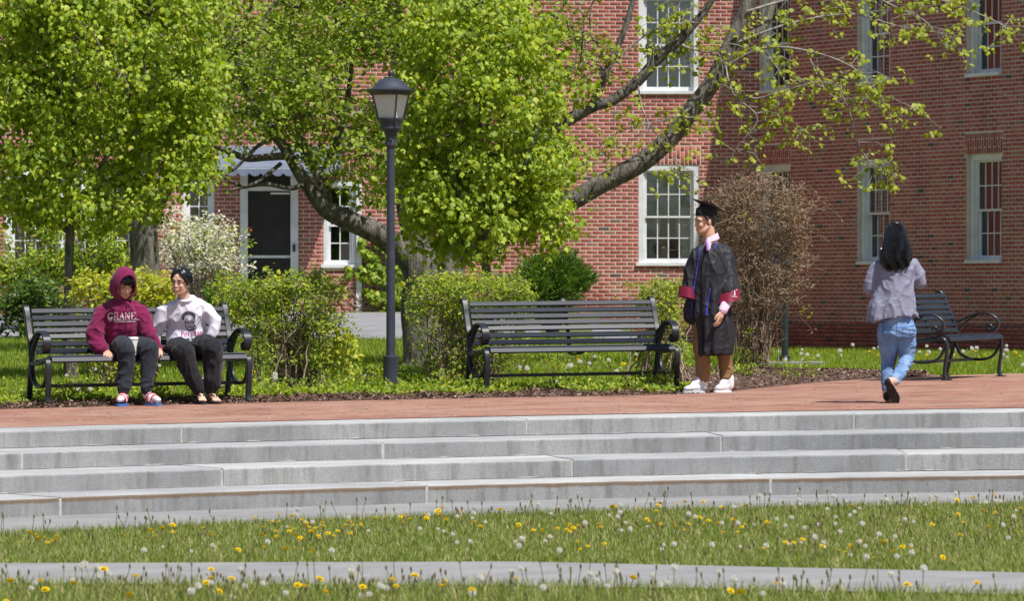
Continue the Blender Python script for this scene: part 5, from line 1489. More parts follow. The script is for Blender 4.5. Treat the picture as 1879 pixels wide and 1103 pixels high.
# ================================================================== graduate in gown and cap
def person_grad():
    zf = 43.25
    Q = lambda x, y, d=0.0: W(x, y, zf + d)
    base = Q(1302, 722, 0.0); base.z = TILT * base.x
    root = thing('person', 'graduate in a black gown and flat square cap standing beside the bench, facing left', 'person', base)
    off = base
    hc = Q(1293.5, 406, 0.0); hR = rot(R(-66), R(6), 0)
    T = lambda x, y, z: hc + hR @ Vector((x, y, z))
    B = Body(); head_blobs(B, hc, hR, 1.0)
    B.limb([T(0, 0.026, -0.05), Q(1302, 437, 0.01), Q(1305, 447, 0.02)], [0.056, 0.058, 0.066])
    shR, shL = Q(1281, 467, -0.02), Q(1329, 465, 0.06)         # viewer left / right
    wrL = Q(1327, 566, -0.17); elL = Q(1336, 520, 0.02); elR = Q(1268, 520, 0.02); wrR = Q(1272, 556, 0.03)
    B.loft([(Q(1306, 590, 0.02), 0.11, 0.09), (Q(1306, 540, 0.02), 0.11, 0.08), (Q(1306, 485, 0.02), 0.11, 0.08), (Q(1305, 458, 0.02), 0.07, 0.055)])
    B.limb([shL, elL, wrL], [0.034, 0.034, 0.028]); B.limb([shR, elR, wrR], [0.034, 0.034, 0.026])
    B.limb([Q(1292, 590, 0.02), Q(1289, 650, 0.0), Q(1291, 705, 0.02)], [0.055, 0.04, 0.032]); B.limb([Q(1320, 590, 0.05), Q(1329, 650, 0.07), Q(1333, 705, 0.10)], [0.055, 0.04, 0.032])
    hand_blobs(B, wrR, Vector((0.1, 0.1, -0.6)), Vector((1.0, 0.3, 0.0)), 1, 0.4, 0.95, 0.05)
    hand_blobs(B, Q(1324.5, 572, -0.195), Vector((-0.16, -0.08, -0.6)), Vector((-0.75, 0.55, 0.0)), -1, 0.42, 1.0, 0.08)
    fuse(B, 'body', M['skin_warm'], root, off, 0.0052, 4)
    face_parts(root, hc, hR, off, 1.0, 0.0, 0.45)
    # short hair below the cap
    B = Body(); B.ell(T(0, 0.034, 0.034), (0.079, 0.083, 0.080), hR, 20, 14); B.ell(T(0, 0.055, -0.015), (0.066, 0.052, 0.055), hR)
    for s in (-1, 1): B.limb([T(s * 0.068, -0.035, 0.062), T(s * 0.076, -0.020, 0.03), T(s * 0.0755, -0.010, 0.002)], [0.012, 0.010, 0.005])
    fuse(B, 'hair', M['hair'], root, off, 0.005, 3)
    # cap: band, board, button, tassel
    mb = MB()
    cR = hR @ rot(0, R(-6), 0)
    n = 30; vs = []; fs = []
    for zz, gx, gy in ((0.046, 0.084, 0.104), (0.075, 0.086, 0.106), (0.105, 0.085, 0.104), (0.128, 0.078, 0.094), (0.136, 0.05, 0.06)):
        for k in range(n):
            a = 2 * math.pi * k / n; fy = math.sin(a); z2 = zz - 0.006 * (fy) * (1 if zz < 0.06 else 0) - (0.035 * max(0, fy) if zz < 0.06 else 0)
            vs.append(hc + cR @ Vector((gx * math.cos(a), 0.016 + gy * fy, z2)))
    for i in range(4):
        for k in range(n): k2 = (k + 1) % n; fs.append((i * n + k, i * n + k2, (i + 1) * n + k2, (i + 1) * n + k))
    fs.append(tuple(4 * n + k for k in range(n))); mb.add(vs, fs)
    cap = mb.build('graduation_cap', M['black_cloth'], root, off)
    # board: a square with one corner over the brow, tilted back
    bc = hc + cR @ Vector((0, 0.018, 0.136))
    fd = (Q(1270.5, 364.5, -0.03) - Q(1330, 388.5, 0.03)); Lh = fd.length / 2; fd.normalize()
    bc = (Q(1270.5, 364.5, -0.03) + Q(1330, 388.5, 0.03)) / 2
    sd = fd.cross(Vector((0, 0, 1))).normalized(); sd = (sd * 0.98 + Vector((0, 0, -0.08))).normalized(); up = sd.cross(fd).normalized()
    mb = MB(); vs = []
    for hh in (-0.003, 0.003):
        for d_ in (fd * Lh, sd * Lh, -fd * Lh, -sd * Lh): vs.append(bc + d_ + up * hh)
    mb.add(vs, [(3, 2, 1, 0), (4, 5, 6, 7), (0, 1, 5, 4), (1, 2, 6, 5), (2, 3, 7, 6), (3, 0, 4, 7)])
    mb.build('board', M['black_cloth'], cap, off, smooth=False)
    # skirt between band and board
    mb = MB(); vs = []; fs = []
    for i, (g_, t) in enumerate(((1.0, 0.0), (0.9, 1.0))):
        for k in range(n):
            a = 2 * math.pi * k / n
            p0 = hc + cR @ Vector((0.084 * math.cos(a), 0.016 + 0.100 * math.sin(a), 0.10)); p1 = bc + (fd * (-math.sin(a)) * 0.075 + sd * math.cos(a) * 0.07)
            vs.append(p0.lerp(p1, t))
    for k in range(n): k2 = (k + 1) % n; fs.append((k, k2, n + k2, n + k))
    mb.add(vs, fs); mb.build('cap_crown', M['black_cloth'], cap, off)
    mb = MB(); mb.ell(bc + up * 0.006, (0.012, 0.012, 0.007)); mb.build('button', M['black_cloth'], cap, off)
    # gown: body, yoke, wide sleeves
    B = Body()
    B.loft([(Q(1314, 650, -0.01), 0.158, 0.165), (Q(1313, 612, -0.01), 0.168, 0.17), (Q(1308, 575, 0.0), 0.178, 0.165), (Q(1305, 530, 0.01), 0.168, 0.15), (Q(1305, 490, 0.01), 0.165, 0.14), (Q(1304, 466, 0.015), 0.145, 0.12), (Q(1304, 453, 0.02), 0.10, 0.09), (Q(1303, 446, 0.02), 0.064, 0.066)], 30)
    B.limb([Q(1316, 452, 0.04), shL, Q(1334, 490, 0.04), Q(1337, 520, -0.02), Q(1337.5, 535, -0.06)], [0.055, 0.080, 0.085, 0.090, 0.093])
    B.limb([Q(1292, 456, 0.0), shR, Q(1272, 490, -0.01), Q(1266, 520, -0.01), Q(1263, 532, -0.02)], [0.055, 0.070, 0.074, 0.074, 0.076])
    B.limb([Q(1270, 555, 0.02), Q(1268, 580, 0.03), Q(1270, 590, 0.04)], [0.065, 0.056, 0.036])
    def gw(p):
        t = (Q(0, 648).z - p.z)
        drop = max(0.0, min(1.0, (Q(0, 470).z - p.z) / 0.5))
        ang = math.atan2(p.x - Q(1306, 500).x, p.y - zf)
        pl = 0.010 * drop * math.sin(ang * 11 + 2.2 * noise.noise(p * 2))
        return pl + folds(0.016, 5, (2.0, 2.0, 0.45), 21)(p) + folds(0.006, 11, (1.2, 1.2, 0.9), 22)(p)
    gown = fuse(B, 'gown', M['gown'], root, off, 0.0075, 5, gw)
    # crimson bands at the sleeve ends
    bands = []
    for (a, b, w0, w1, d_) in ((Q(1337.5, 532, -0.055), Q(1336.5, 553, -0.09), 0.0985, 0.102, 0.09), (Q(1263, 528, -0.02), Q(1261, 547, -0.03), 0.082, 0.084, 0.08)):
        mb = MB(); vs = []; fs = []; n = 34
        for i in range(4):
            t = i / 3
            for k in range(n):
                an = 2 * math.pi * k / n; w_ = (w0 + (w1 - w0) * t) * (1 + 0.05 * math.sin(an * 4 + 1))
                vs.append(a.lerp(b, t) + Vector((w_ * math.cos(an), w_ * math.sin(an), 0.020 * math.cos(an - 0.4) * (1 if d_ > 0.085 else -1))))
        for i in range(3):
            for k in range(n): k2 = (k + 1) % n; fs.append((i * n + k, i * n + k2, (i + 1) * n + k2, (i + 1) * n + k))
        mb.add(vs, fs); bands.append(mb.build('sleeve_band', M['crimson'], root, off))
    cf = bands[0]
    decal(cf, lettering('T', 1344, 530, 1352, 531, 11, 2.4, 1.6, 0.0) + stroke([(1343, 544), (1353, 545)], 1.2), 'emblem', M['white_print'], root, off, 0.014)
    # pink shirt: collar and forearm
    B = Body(); B.limb([Q(1338, 543, -0.075), Q(1333, 556, -0.13), Q(1326.5, 570, -0.19)], [0.050, 0.048, 0.042])
    fuse(B, 'shirt_sleeve', M['pink'], root, off, 0.007, 4, folds(0.005, 20, (1, 1, 1), 31))
    mb = MB(); vs = []; fs = []; n = 26
    for i, (zz, rr, yo) in enumerate(((-0.030, 0.074, 0.0), (0.012, 0.070, 0.002), (0.044, 0.063, 0.006), (0.040, 0.070, 0.004), (-0.008, 0.086, 0.0))):
        for k in range(n):
            an = R(-66 - 90 + 20) + R(320) * k / (n - 1)
            c = Q(1303.5, 440, 0.015)
            slope = 0.026 * math.cos(an - R(24))
            vs.append(c + Vector((rr * math.cos(an), rr * math.sin(an) + yo, zz + slope - (0.030 if k in (0, n - 1) else 0.012 if k in (1, n - 2) else 0) * (1 if i != 0 else 0))))
    for i in range(4):
        for k in range(n - 1): fs.append((i * n + k, i * n + k + 1, (i + 1) * n + k + 1, (i + 1) * n + k))
    mb.add(vs, fs); mb.build('shirt_collar', M['pink'], root, off)
    B = Body(); B.limb([Q(1302, 440, -0.025), Q(1300, 449, -0.060), Q(1301, 460, -0.085)], [0.036, 0.028, 0.012]); fuse(B, 'shirt_front', M['pink'], root, off, 0.006, 3)
    mb = MB(); mb.tube([Q(1296.5, 445, -0.090), Q(1297, 448, -0.100), Q(1299, 460, -0.118)], [0.013, 0.010, 0.015], 8); mb.build('tie', M['purple'], root, off)
    # zip line and blue cords over the shoulders with tassels
    eye = Vector((0, 0, EYE)); me = gown.data
    bvh = BVHTree.FromPolygons([v.co + off for v in me.vertices], [p.vertices[:] for p in me.polygons])
    def lay(px, lift=0.010):
        out = []
        for (x, y) in px:
            d = (W(x, y, 1.0) - eye).normalized(); h_ = bvh.ray_cast(eye, d, 100)
            if h_[0] is not None: out.append(h_[0] - d * lift)
        return out
    dens = lambda pts: [(p.x, p.y) for p in catmull([Vector((a, b, 0)) for a, b in pts], 10)]
    for pts, tas in (([(1284, 455), (1282, 470), (1278, 500), (1273, 530), (1270, 560), (1268, 583)], None), ([(1318, 437), (1314, 447), (1311, 458)], None), ([(1303, 530), (1300, 546), (1297, 560)], (1296, 563))):
        P = lay(dens(pts)); mb = MB()
        if len(P) > 2:
            for ph in (0, math.pi):
                tw = [p + Vector((0.004 * math.cos(i * 1.1 + ph), 0.003 * math.sin(i * 1.1 + ph), 0)) for i, p in enumerate(P)]
                mb.tube(tw, 0.0048, 6)
            cd = mb.build('honour_cord', M['blue_cord'], root, off)
            if tas:
                e = P[-1]; m2 = MB(); m2.ell(e, 0.011); 
                for k in range(14):
                    a = 2 * math.pi * k / 14; m2.tube([e, e + Vector((0.006 * math.cos(a), -0.004 + 0.006 * math.sin(a), -0.03)), e + Vector((-0.006 + 0.010 * math.cos(a), -0.006 + 0.010 * math.sin(a), -0.095))], [0.003, 0.004, 0.003], 5)
                m2.build('tassel', M['blue_cord'], cd, off)
    P = lay(dens([(1300, 462), (1296, 500), (1293, 550), (1290, 600), (1288, 640)]), 0.003)
    if len(P) > 3: mb = MB(); mb.tube(P, 0.0045, 6); mb.build('zip', M['black_cloth'], root, off)
    # trousers and high white shoes
    B = Body()
    B.limb([Q(1291, 585, 0.02), Q(1288, 632, 0.0), Q(1289, 660, 0.0), Q(1291, 693, 0.01)], [0.085, 0.080, 0.074, 0.062]); B.limb([Q(1316, 585, 0.06), Q(1328, 640, 0.07), Q(1331, 668, 0.09), Q(1333, 692, 0.10)], [0.085, 0.074, 0.068, 0.062])
    fuse(B, 'trousers', M['khaki'], root, off, 0.0075, 5, lambda p: folds(0.010, 7, (1.2, 1.2, 0.9), 41)(p) + folds(0.007, 13, (0.7, 0.7, 1.9), 42)(p) * max(0.2, min(1.0, (Q(0, 660).z - p.z) / 0.12)))
    for hx, tx, d_, d2 in ((1293, 1256, 0.03, -0.07), (1340, 1313, 0.12, -0.01)):
        heel, toe = Q(hx, 722, d_), Q(tx, 723, d2); heel.z = toe.z = TILT * heel.x + 0.016
        B = Body(); Tt = shoe_blob(B, heel, toe, 0.050)
        B.limb([heel + Vector((0, 0, 0.05)) + (toe - heel) * 0.10, heel + Vector((0, 0, 0.12)) + (toe - heel) * 0.12], [0.050, 0.053], flat=(1, 1))
        B.limb([heel + Vector((0, 0, 0.12)) + (toe - heel) * 0.20, heel + Vector((0, 0, 0.06)) + (toe - heel) * 0.55], [0.040, 0.034])
        sh_ = fuse(B, 'shoe', M['white_leather'], root, off, 0.006, 4, folds(0.002, 40, (1, 1, 1), 51))
        f = (toe - heel); L_ = f.length; f.normalize(); s = Vector((-f.y, f.x, 0)); c = (heel + toe) / 2; c.z = TILT * c.x + 0.003
        poly = [((L_ / 2 + 0.018) * math.cos(2 * math.pi * k / 24), (0.042 + 0.006 * math.cos(2 * math.pi * k / 24)) * math.sin(2 * math.pi * k / 24)) for k in range(24)]
        Mx = Matrix(((f.x, s.x, 0, c.x), (f.y, s.y, 0, c.y), (0, 0, 1, c.z), (0, 0, 0, 1)))
        mb = MB(); mb.prism(poly, 0.022, Mx); mb.build('sole', M['white_leather'], sh_, off, smooth=False)
        mb = MB()
        for q in range(4):
            cc = heel + (toe - heel) * (0.36 + 0.09 * q) + Vector((0, 0, 0.118 - 0.022 * q)); mb.tube([cc + s * 0.028 - Vector((0, 0, 0.006)), cc + Vector((0, 0, 0.005)), cc - s * 0.028 - Vector((0, 0, 0.006))], 0.004, 6)
        mb.build('lace', M['grey_rubber'], sh_, off)
    return root
P3_ = person_grad()

# ================================================================== woman walking away
def person_walk():
    zf = 38.5
    Q = lambda x, y, d=0.0: W(x, y, zf + d)
    base = Q(1630, 739, 0.0); base.z = TILT * base.x
    root = thing('person', 'woman with long black hair walking away in a lavender cardigan and blue jeans', 'person', base)
    off = base
    hc = Q(1643, 432, 0.06); hR = rot(R(176), R(-10), 0)
    T = lambda x, y, z: hc + hR @ (Vector((x, y, z)) * 0.95)
    shL, shR = Q(1609, 492, 0.02), Q(1676, 490, 0.03)
    elL, elR = Q(1596, 530, 0.03), Q(1688, 520, 0.04)
    wrL, wrR = Q(1622, 512, 0.26), Q(1668, 505, 0.26)
    B = Body(); head_blobs(B, hc, hR, 0.95)
    B.limb([T(0, 0.02, -0.05), Q(1643, 476, 0.03)], [0.048, 0.055])
    B.loft([(Q(1646, 600, 0.0), 0.12, 0.09), (Q(1645, 550, 0.0), 0.115, 0.085), (Q(1643, 500, 0.02), 0.145, 0.095), (Q(1643, 480, 0.02), 0.10, 0.07)])
    B.limb([shL, elL, wrL], [0.045, 0.04, 0.026]); B.limb([shR, elR, wrR], [0.045, 0.04, 0.026])
    hand_blobs(B, wrL, Vector((0.4, 0.5, 0.2)), Vector((0.3, -0.2, 1)), 1, 0.4, 0.92); hand_blobs(B, wrR, Vector((-0.4, 0.5, 0.2)), Vector((-0.3, -0.2, 1)), -1, 0.4, 0.92)
    hipL, hipR = Q(1626, 605, 0.0), Q(1664, 605, 0.0)
    knL, knR = Q(1629, 660, 0.07), Q(1663, 660, 0.02)
    anL, anR = Q(1627, 716, 0.02), Q(1640, 700, -0.22)
    B.limb([hipL, knL, anL], [0.055, 0.038, 0.034]); B.limb([hipR, knR, anR], [0.055, 0.038, 0.034])
    B.limb([anL, Q(1628, 729, 0.03), Q(1632, 733, 0.15)], [0.036, 0.036, 0.03]); B.limb([anR, Q(1632, 703, -0.25), Q(1644, 733, -0.16)], [0.034, 0.036, 0.03])
    fuse(B, 'body', M['skin'], root, off, 0.0055, 4)
    face_parts(root, hc, hR, off, 0.95, 0.0, 0.2)
    # jeans
    B = Body()
    B.loft([(Q(1646, 575, 0.0), 0.130, 0.105), (Q(1646, 600, -0.005), 0.150, 0.12), (Q(1645, 618, -0.005), 0.145, 0.115)], 24)
    B.limb([Q(1628, 608, 0.0), Q(1629, 635, 0.03), knL, Q(1628, 690, 0.03), Q(1627, 712, 0.02)], [0.088, 0.078, 0.058, 0.054, 0.042])
    B.limb([Q(1663, 608, 0.0), Q(1664, 635, 0.03), knR, Q(1652, 683, -0.11), Q(1641, 698, -0.20)], [0.088, 0.078, 0.060, 0.056, 0.045])
    B.ell(Q(1629, 606, -0.030), (0.082, 0.085, 0.10)); B.ell(Q(1663, 606, -0.030), (0.082, 0.085, 0.10))
    jeans = fuse(B, 'jeans', M['denim'], root, off, 0.0075, 14, lambda p: folds(0.007, 9, (0.6, 0.6, 1.7), 61)(p) + folds(0.004, 17, (0.6, 0.6, 1.9), 62)(p))
    seams = stroke([(1645.5, 596), (1646, 612), (1645, 622)], 0.9) + stroke([(1612, 600), (1645, 600.5), (1678, 599)], 0.8) + stroke([(1612, 600), (1611, 640)], 0.8)
    for x in (1620, 1656): seams += stroke([(x, 604), (x + 15, 604), (x + 14, 618), (x + 7.5, 623), (x + 1, 618), (x, 604)], 0.8)
    decal(jeans, seams, 'seam', M['blue_rubber'], root, off, 0.003)
    # cardigan, loose and flaring at the hem
    B = Body()
    B.loft([(Q(1636, 584, -0.005), 0.222, 0.155), (Q(1636, 582, -0.005), 0.222, 0.155), (Q(1637, 570, -0.005), 0.210, 0.15), (Q(1640, 545, 0.0), 0.178, 0.135), (Q(1642, 515, 0.01), 0.155, 0.125), (Q(1643, 494, 0.015), 0.165, 0.12), (Q(1643, 480, 0.02), 0.135, 0.095), (Q(1643, 470, 0.03), 0.075, 0.07)], 28)
    B.limb([Q(1622, 484, 0.02), Q(1609, 492, 0.02), Q(1601, 508, 0.02), elL, Q(1606, 525, 0.15), wrL], [0.048, 0.062, 0.062, 0.060, 0.052, 0.042])
    B.limb([Q(1664, 482, 0.03), Q(1676, 490, 0.03), Q(1684, 504, 0.03), elR, Q(1680, 516, 0.15), wrR], [0.048, 0.062, 0.060, 0.057, 0.050, 0.042])
    def cw(p):
        low = max(0.0, min(1.0, (Q(0, 500).z - p.z) / 0.35))
        return folds(0.014, 6.0, (1.7, 1.3, 0.7), 71)(p) + folds(0.005, 12, (1.2, 1, 1.0), 72)(p) + 0.007 * low * math.sin((p.x - base.x) * 40 + 3 * noise.noise(p * 3))
    fuse(B, 'cardigan', M['lavender'], root, off, 0.0075, 4, cw)
    # long wavy hair
    B = Body()
    B.ell(T(0, 0.026, 0.036), (0.086, 0.098, 0.090), hR, 22, 16)
    B.loft([(Q(1643, 412, 0.0), 0.062, 0.072), (Q(1644, 438, -0.045), 0.098, 0.082), (Q(1644, 462, -0.075), 0.136, 0.070), (Q(1646, 480, -0.10), 0.138, 0.045), (Q(1650, 494, -0.105), 0.075, 0.022)], 26)
    hb_ = fuse(B, 'hair', M['hair'], root, off, 0.007, 5, lambda p: 0.008 * math.sin((p.x - base.x) * 80 + 14 * p.z + 5.0 * noise.noise(p * 6)) * min(1, max(0, (Q(0, 425).z - p.z) / 0.25)))
    me = hb_.data; eye = Vector((0, 0, EYE))
    bvh = BVHTree.FromPolygons([v.co + off for v in me.vertices], [q.vertices[:] for q in me.polygons])
    cs = []
    for i in range(1500):
        u = random.uniform(-1, 1); x0 = 1643 + 9 * u; xe = 1646 + 33 * u + random.uniform(-4, 4); ye = 500 - 24 * abs(u) ** 2.2 + random.uniform(-34, 8)
        ph = random.uniform(0, 6.28) if random.random() < 0.4 else 3.0 * u; am = random.uniform(1.0, 5.0); pts = []; last = None
        for k in range(13):
            t = k / 12; y0 = 403.5 + 9 * u * u; yy = y0 + (ye - y0) * t
            xx = x0 + (xe - x0) * math.sin(min(t * 1.45, 1) * math.pi / 2) + am * t * math.sin(7.0 * t + ph)
            d = (W(xx, yy, 1.0) - eye).normalized(); h_ = bvh.ray_cast(eye, d, 100)
            if h_[0] is None:
                if last is None: continue
                last = last + Vector((0.006 * math.sin(k * 1.3 + ph), 0.003, -0.013)); pts.append(last)
                if len(pts) > 3 and random.random() < 0.22: break
                continue
            last = h_[0] - d * random.uniform(0.0, 0.006); pts.append(last)
        if len(pts) > 3: cs.append(catmull(pts, 2))
    strands('hair_strand', M['hair_strand'], root, off, cs, 0.0026, 0.0010)
    # black shoes
    heel, toe = Q(1627, 735, -0.03), Q(1634, 735, 0.18); heel.z = toe.z = TILT * heel.x + 0.02
    B = Body(); shoe_blob(B, heel, toe, 0.044); fuse(B, 'shoe', M['black_rubber'], root, off, 0.006, 4)
    heel, toe = Q(1628, 698, -0.275), Q(1645, 737, -0.20)
    f = (toe - heel).normalized(); s = Vector((1, 0, 0)); s = (s - f * s.dot(f)).normalized(); nrm = s.cross(f)
    if nrm.y > 0: nrm = -nrm
    B = Body()
    B.tube([heel - f * 0.012, heel + f * 0.02, heel + f * 0.07, heel + f * 0.12, heel + f * 0.165, heel + f * 0.20, heel + f * 0.22], [1] * 7, 14, True, s, ell=([0.020, 0.034, 0.034, 0.037, 0.044, 0.038, 0.018], [0.016, 0.022, 0.026, 0.028, 0.026, 0.02, 0.012]))
    sh2 = fuse(B, 'shoe', M['black_cloth'], root, off, 0.006, 3)
    mb = MB(); poly = []
    for k in range(26):
        a = 2 * math.pi * k / 26; x = 0.105 + 0.122 * math.cos(a); poly.append((x, (0.038 + 0.010 * math.cos(a)) * math.sin(a)))
    Mx = Matrix(((f.x, s.x, nrm.x, heel.x), (f.y, s.y, nrm.y, heel.y), (f.z, s.z, nrm.z, heel.z), (0, 0, 0, 1))) @ Matrix.Translation((0, 0, 0.016))
    mb.prism(poly, 0.014, Mx); mb.build('sole', M['black_rubber'], sh2, off, smooth=False)
    return root
P4_ = person_walk()
for pr in (P1, P2_, P3_, P4_):
    for ch in list(pr.children) + [g for c in pr.children for g in c.children]:
        if ch.type == 'MESH' and len(ch.data.polygons) < 9000 and ch.name.split('.')[0] not in ('lettering', 'printed_portrait', 'hood'):
            bm = bmesh.new(); bm.from_mesh(ch.data); bmesh.ops.recalc_face_normals(bm, faces=bm.faces); bm.to_mesh(ch.data); bm.free()
# ================================================================== plants
MAPLE_V = np.array([(0, 0.40, 0.03), (0, 0, 0.0), (-0.28, 0.06, -0.05), (-0.33, 0.30, -0.03), (-0.47, 0.50, -0.12), (-0.24, 0.66, -0.06), (0, 1.0, -0.22), (0.24, 0.66, -0.06), (0.47, 0.50, -0.12), (0.33, 0.30, -0.03), (0.28, 0.06, -0.05)], float)
MAPLE_F = np.array([(0, i, i + 1) for i in range(1, 10)] + [(0, 10, 1)])
OVATE_V = np.array([(0, 0, 0), (-0.24, 0.35, 0.09), (0, 0.42, 0.0), (0.24, 0.35, 0.09), (-0.17, 0.72, 0.03), (0.17, 0.72, 0.03), (0, 1.0, -0.10)], float)
OVATE_F = np.array([(0, 2, 1), (0, 3, 2), (1, 2, 4), (2, 3, 5), (4, 2, 6), (2, 5, 6)])
BLADE_V = np.array([(-0.5, 0, 0), (0.5, 0, 0), (-0.38, 0.10, 0.5), (0.38, 0.10, 0.5), (0, 0.42, 1.0)], float)
BLADE_F = np.array([(0, 1, 3), (0, 3, 2), (2, 3, 4)])
PETAL_V = np.array([(0, 0, 0), (-0.35, 0.6, 0.1), (0.35, 0.6, 0.1), (0, 1, 0.0)], float)
PETAL_F = np.array([(0, 2, 1), (1, 2, 3)])

def frames(fwd, up):
    """arrays (N,3): y axis = fwd, z axis near up"""
    f = fwd / np.maximum(np.linalg.norm(fwd, axis=1, keepdims=True), 1e-9)
    x = np.cross(f, up); x /= np.maximum(np.linalg.norm(x, axis=1, keepdims=True), 1e-9)
    z = np.cross(x, f)
    return np.stack([x, f, z], axis=2)

def scatter(name, TV, TF, pos, Rm, scale, off=(0, 0, 0)):
    n = len(pos); k = len(TV)
    sc = np.asarray(scale, float)
    if sc.ndim == 1: sc = sc[:, None].repeat(3, 1)
    V = np.einsum('nij,nkj->nki', Rm, TV[None] * sc[:, None, :]) + pos[:, None, :]
    V = V.reshape(-1, 3) - np.asarray(off, float)
    Fc = (TF[None] + (np.arange(n) * k)[:, None, None]).reshape(-1, TF.shape[1])
    return fast_mesh(name, V, Fc)

class TubeSet:
    """many thin tubes in one mesh"""
    def __init__(s): s.V = []; s.F = []; s.n = 0
    def add(s, P, r, k=5):
        P = np.asarray([tuple(p) for p in P], float); m = len(P)
        if m < 2: return
        r = np.asarray(r if hasattr(r, '__len__') else [r] * m, float)
        if len(r) != m: r = np.interp(np.linspace(0, 1, m), np.linspace(0, 1, len(r)), r)
        t = np.gradient(P, axis=0); t /= np.maximum(np.linalg.norm(t, axis=1, keepdims=True), 1e-9)
        h = np.array([1.0, 0.3, 0.1]) if abs(t[0, 0]) < 0.8 else np.array([0.1, 1.0, 0.2])
        a = np.cross(t, h); a /= np.maximum(np.linalg.norm(a, axis=1, keepdims=True), 1e-9); b = np.cross(t, a)
        an = 2 * np.pi * np.arange(k) / k
        V = P[:, None] + r[:, None, None] * (a[:, None] * np.cos(an)[None, :, None] + b[:, None] * np.sin(an)[None, :, None])
        s.V.append(V.reshape(-1, 3))
        i = np.arange(m - 1)[:, None] * k; j = np.arange(k)[None]; j2 = (j + 1) % k
        s.F.append(np.stack([i + j, i + j2, i + k + j2, i + k + j], -1).reshape(-1, 4) + s.n)
        s.n += m * k
    def build(s, name, mat, parent, off):
        V = np.concatenate(s.V) - np.asarray(off, float)
        return mesh_obj(name, fast_mesh(name, V, np.concatenate(s.F), True), mat, parent)

def grow(skel, skel_r, targets, tip=0.0035, step=0.16, sag=0.05, maxr=0.05):
    """join every target to the nearest node of the tree so far; returns twig polylines with radii"""
    nodes = [np.array(p, float) for p in skel]; par = [-1] * len(nodes); cnt = [0] * len(nodes)
    arr = np.zeros((len(nodes) + len(targets) * 12, 3)); arr[:len(nodes)] = nodes; n = len(nodes)
    T = np.asarray(targets, float)
    d0 = np.array([np.min(np.sum((arr[:n] - t) ** 2, 1)) for t in T])
    tips = []; chains = []
    for ti in np.argsort(d0):
        t = T[ti]
        d = np.sum((arr[:n] - t) ** 2, 1) + 0.35 * np.maximum(arr[:n, 2] - t[2], 0) ** 2
        j = int(np.argmin(d)); p = arr[j]; L_ = np.linalg.norm(t - p); m = max(1, min(10, int(L_ / step)))
        jit = RNG.normal(0, 0.16, 3) * L_ * 0.5; ch = [j]
        prev = j
        for q in range(1, m + 1):
            u = q / m; v = p + (t - p) * u + jit * math.sin(math.pi * u) + np.array([0, 0, sag * L_ * math.sin(math.pi * u)])
            if q < m: v = v + RNG.normal(0, 0.012, 3)
            arr[n] = v; par.append(prev); cnt.append(0); prev = n; ch.append(n); n += 1
        tips.append(prev); chains.append(ch)
    for t in tips:
        k = t
        while k >= 0: cnt[k] += 1; k = par[k]
    out = []
    for ch in chains:
        r = [min(maxr, tip * max(1, cnt[c]) ** 0.42) for c in ch]
        if ch[0] < len(skel): r[0] = min(r[1] * 1.15, maxr)
        else: r[0] = r[1]
        out.append((arr[ch], r))
    return out, arr[tips]

def in_blobs(blobs, n, hollow=0.0, thresh=-1.0, freq=2.0, ragged=0.34):
    """random points in a union of ellipsoids (centre, radii), noise carves gaps"""
    vol = np.array([b[1][0] * b[1][1] * b[1][2] * (b[2] if len(b) > 2 else 1.0) for b in blobs]); vol /= vol.sum(); out = []
    while len(out) < n:
        b = blobs[RNG.choice(len(blobs), p=vol)]
        v = RNG.normal(0, 1, 3); v /= np.linalg.norm(v); rr = (hollow ** 3 + (1 - hollow ** 3) * RNG.random()) ** (1 / 3)
        rr *= 1 + ragged * noise.noise(Vector(b[0]) * 3 + Vector(v) * 2.6) + 0.5 * ragged * noise.noise(Vector(b[0]) * 5 + Vector(v) * 7)
        p = np.array(b[0]) + v * rr * np.array(b[1])
        if thresh > -1 and noise.noise(Vector(p) * freq) < thresh: continue
        out.append(p)
    return np.array(out)

def px_blob(x, y, z, rx, ry, rz, wt=1.0):
    c = W(x, y, z); return ((c.x, c.y, c.z), (rx * z / F, rz, ry * z / F), wt)

def leaves_at(tips, per, spread, size, droop=0.6, face=0.35, jitter=0.5):
    """leaf positions and frames about twig tips; blades hang outward, upper side to the light"""
    n = len(tips) * per
    c = np.repeat(tips, per, 0)
    d = RNG.normal(0, 1, (n, 3)); d /= np.linalg.norm(d, axis=1, keepdims=True)
    pos = c + d * spread * RNG.random((n, 1)) ** 0.6
    fwd = d * np.array([1, 1, 0.5]) + np.array([0, 0, -droop]) + RNG.normal(0, jitter * 0.5, (n, 3))
    up = np.array(SUN)[None] * face + np.array([0.12, -0.55, 0.50])[None] + RNG.normal(0, jitter, (n, 3))
    sc = size * RNG.uniform(0.5, 1.35, n)
    return pos, frames(fwd, up), sc

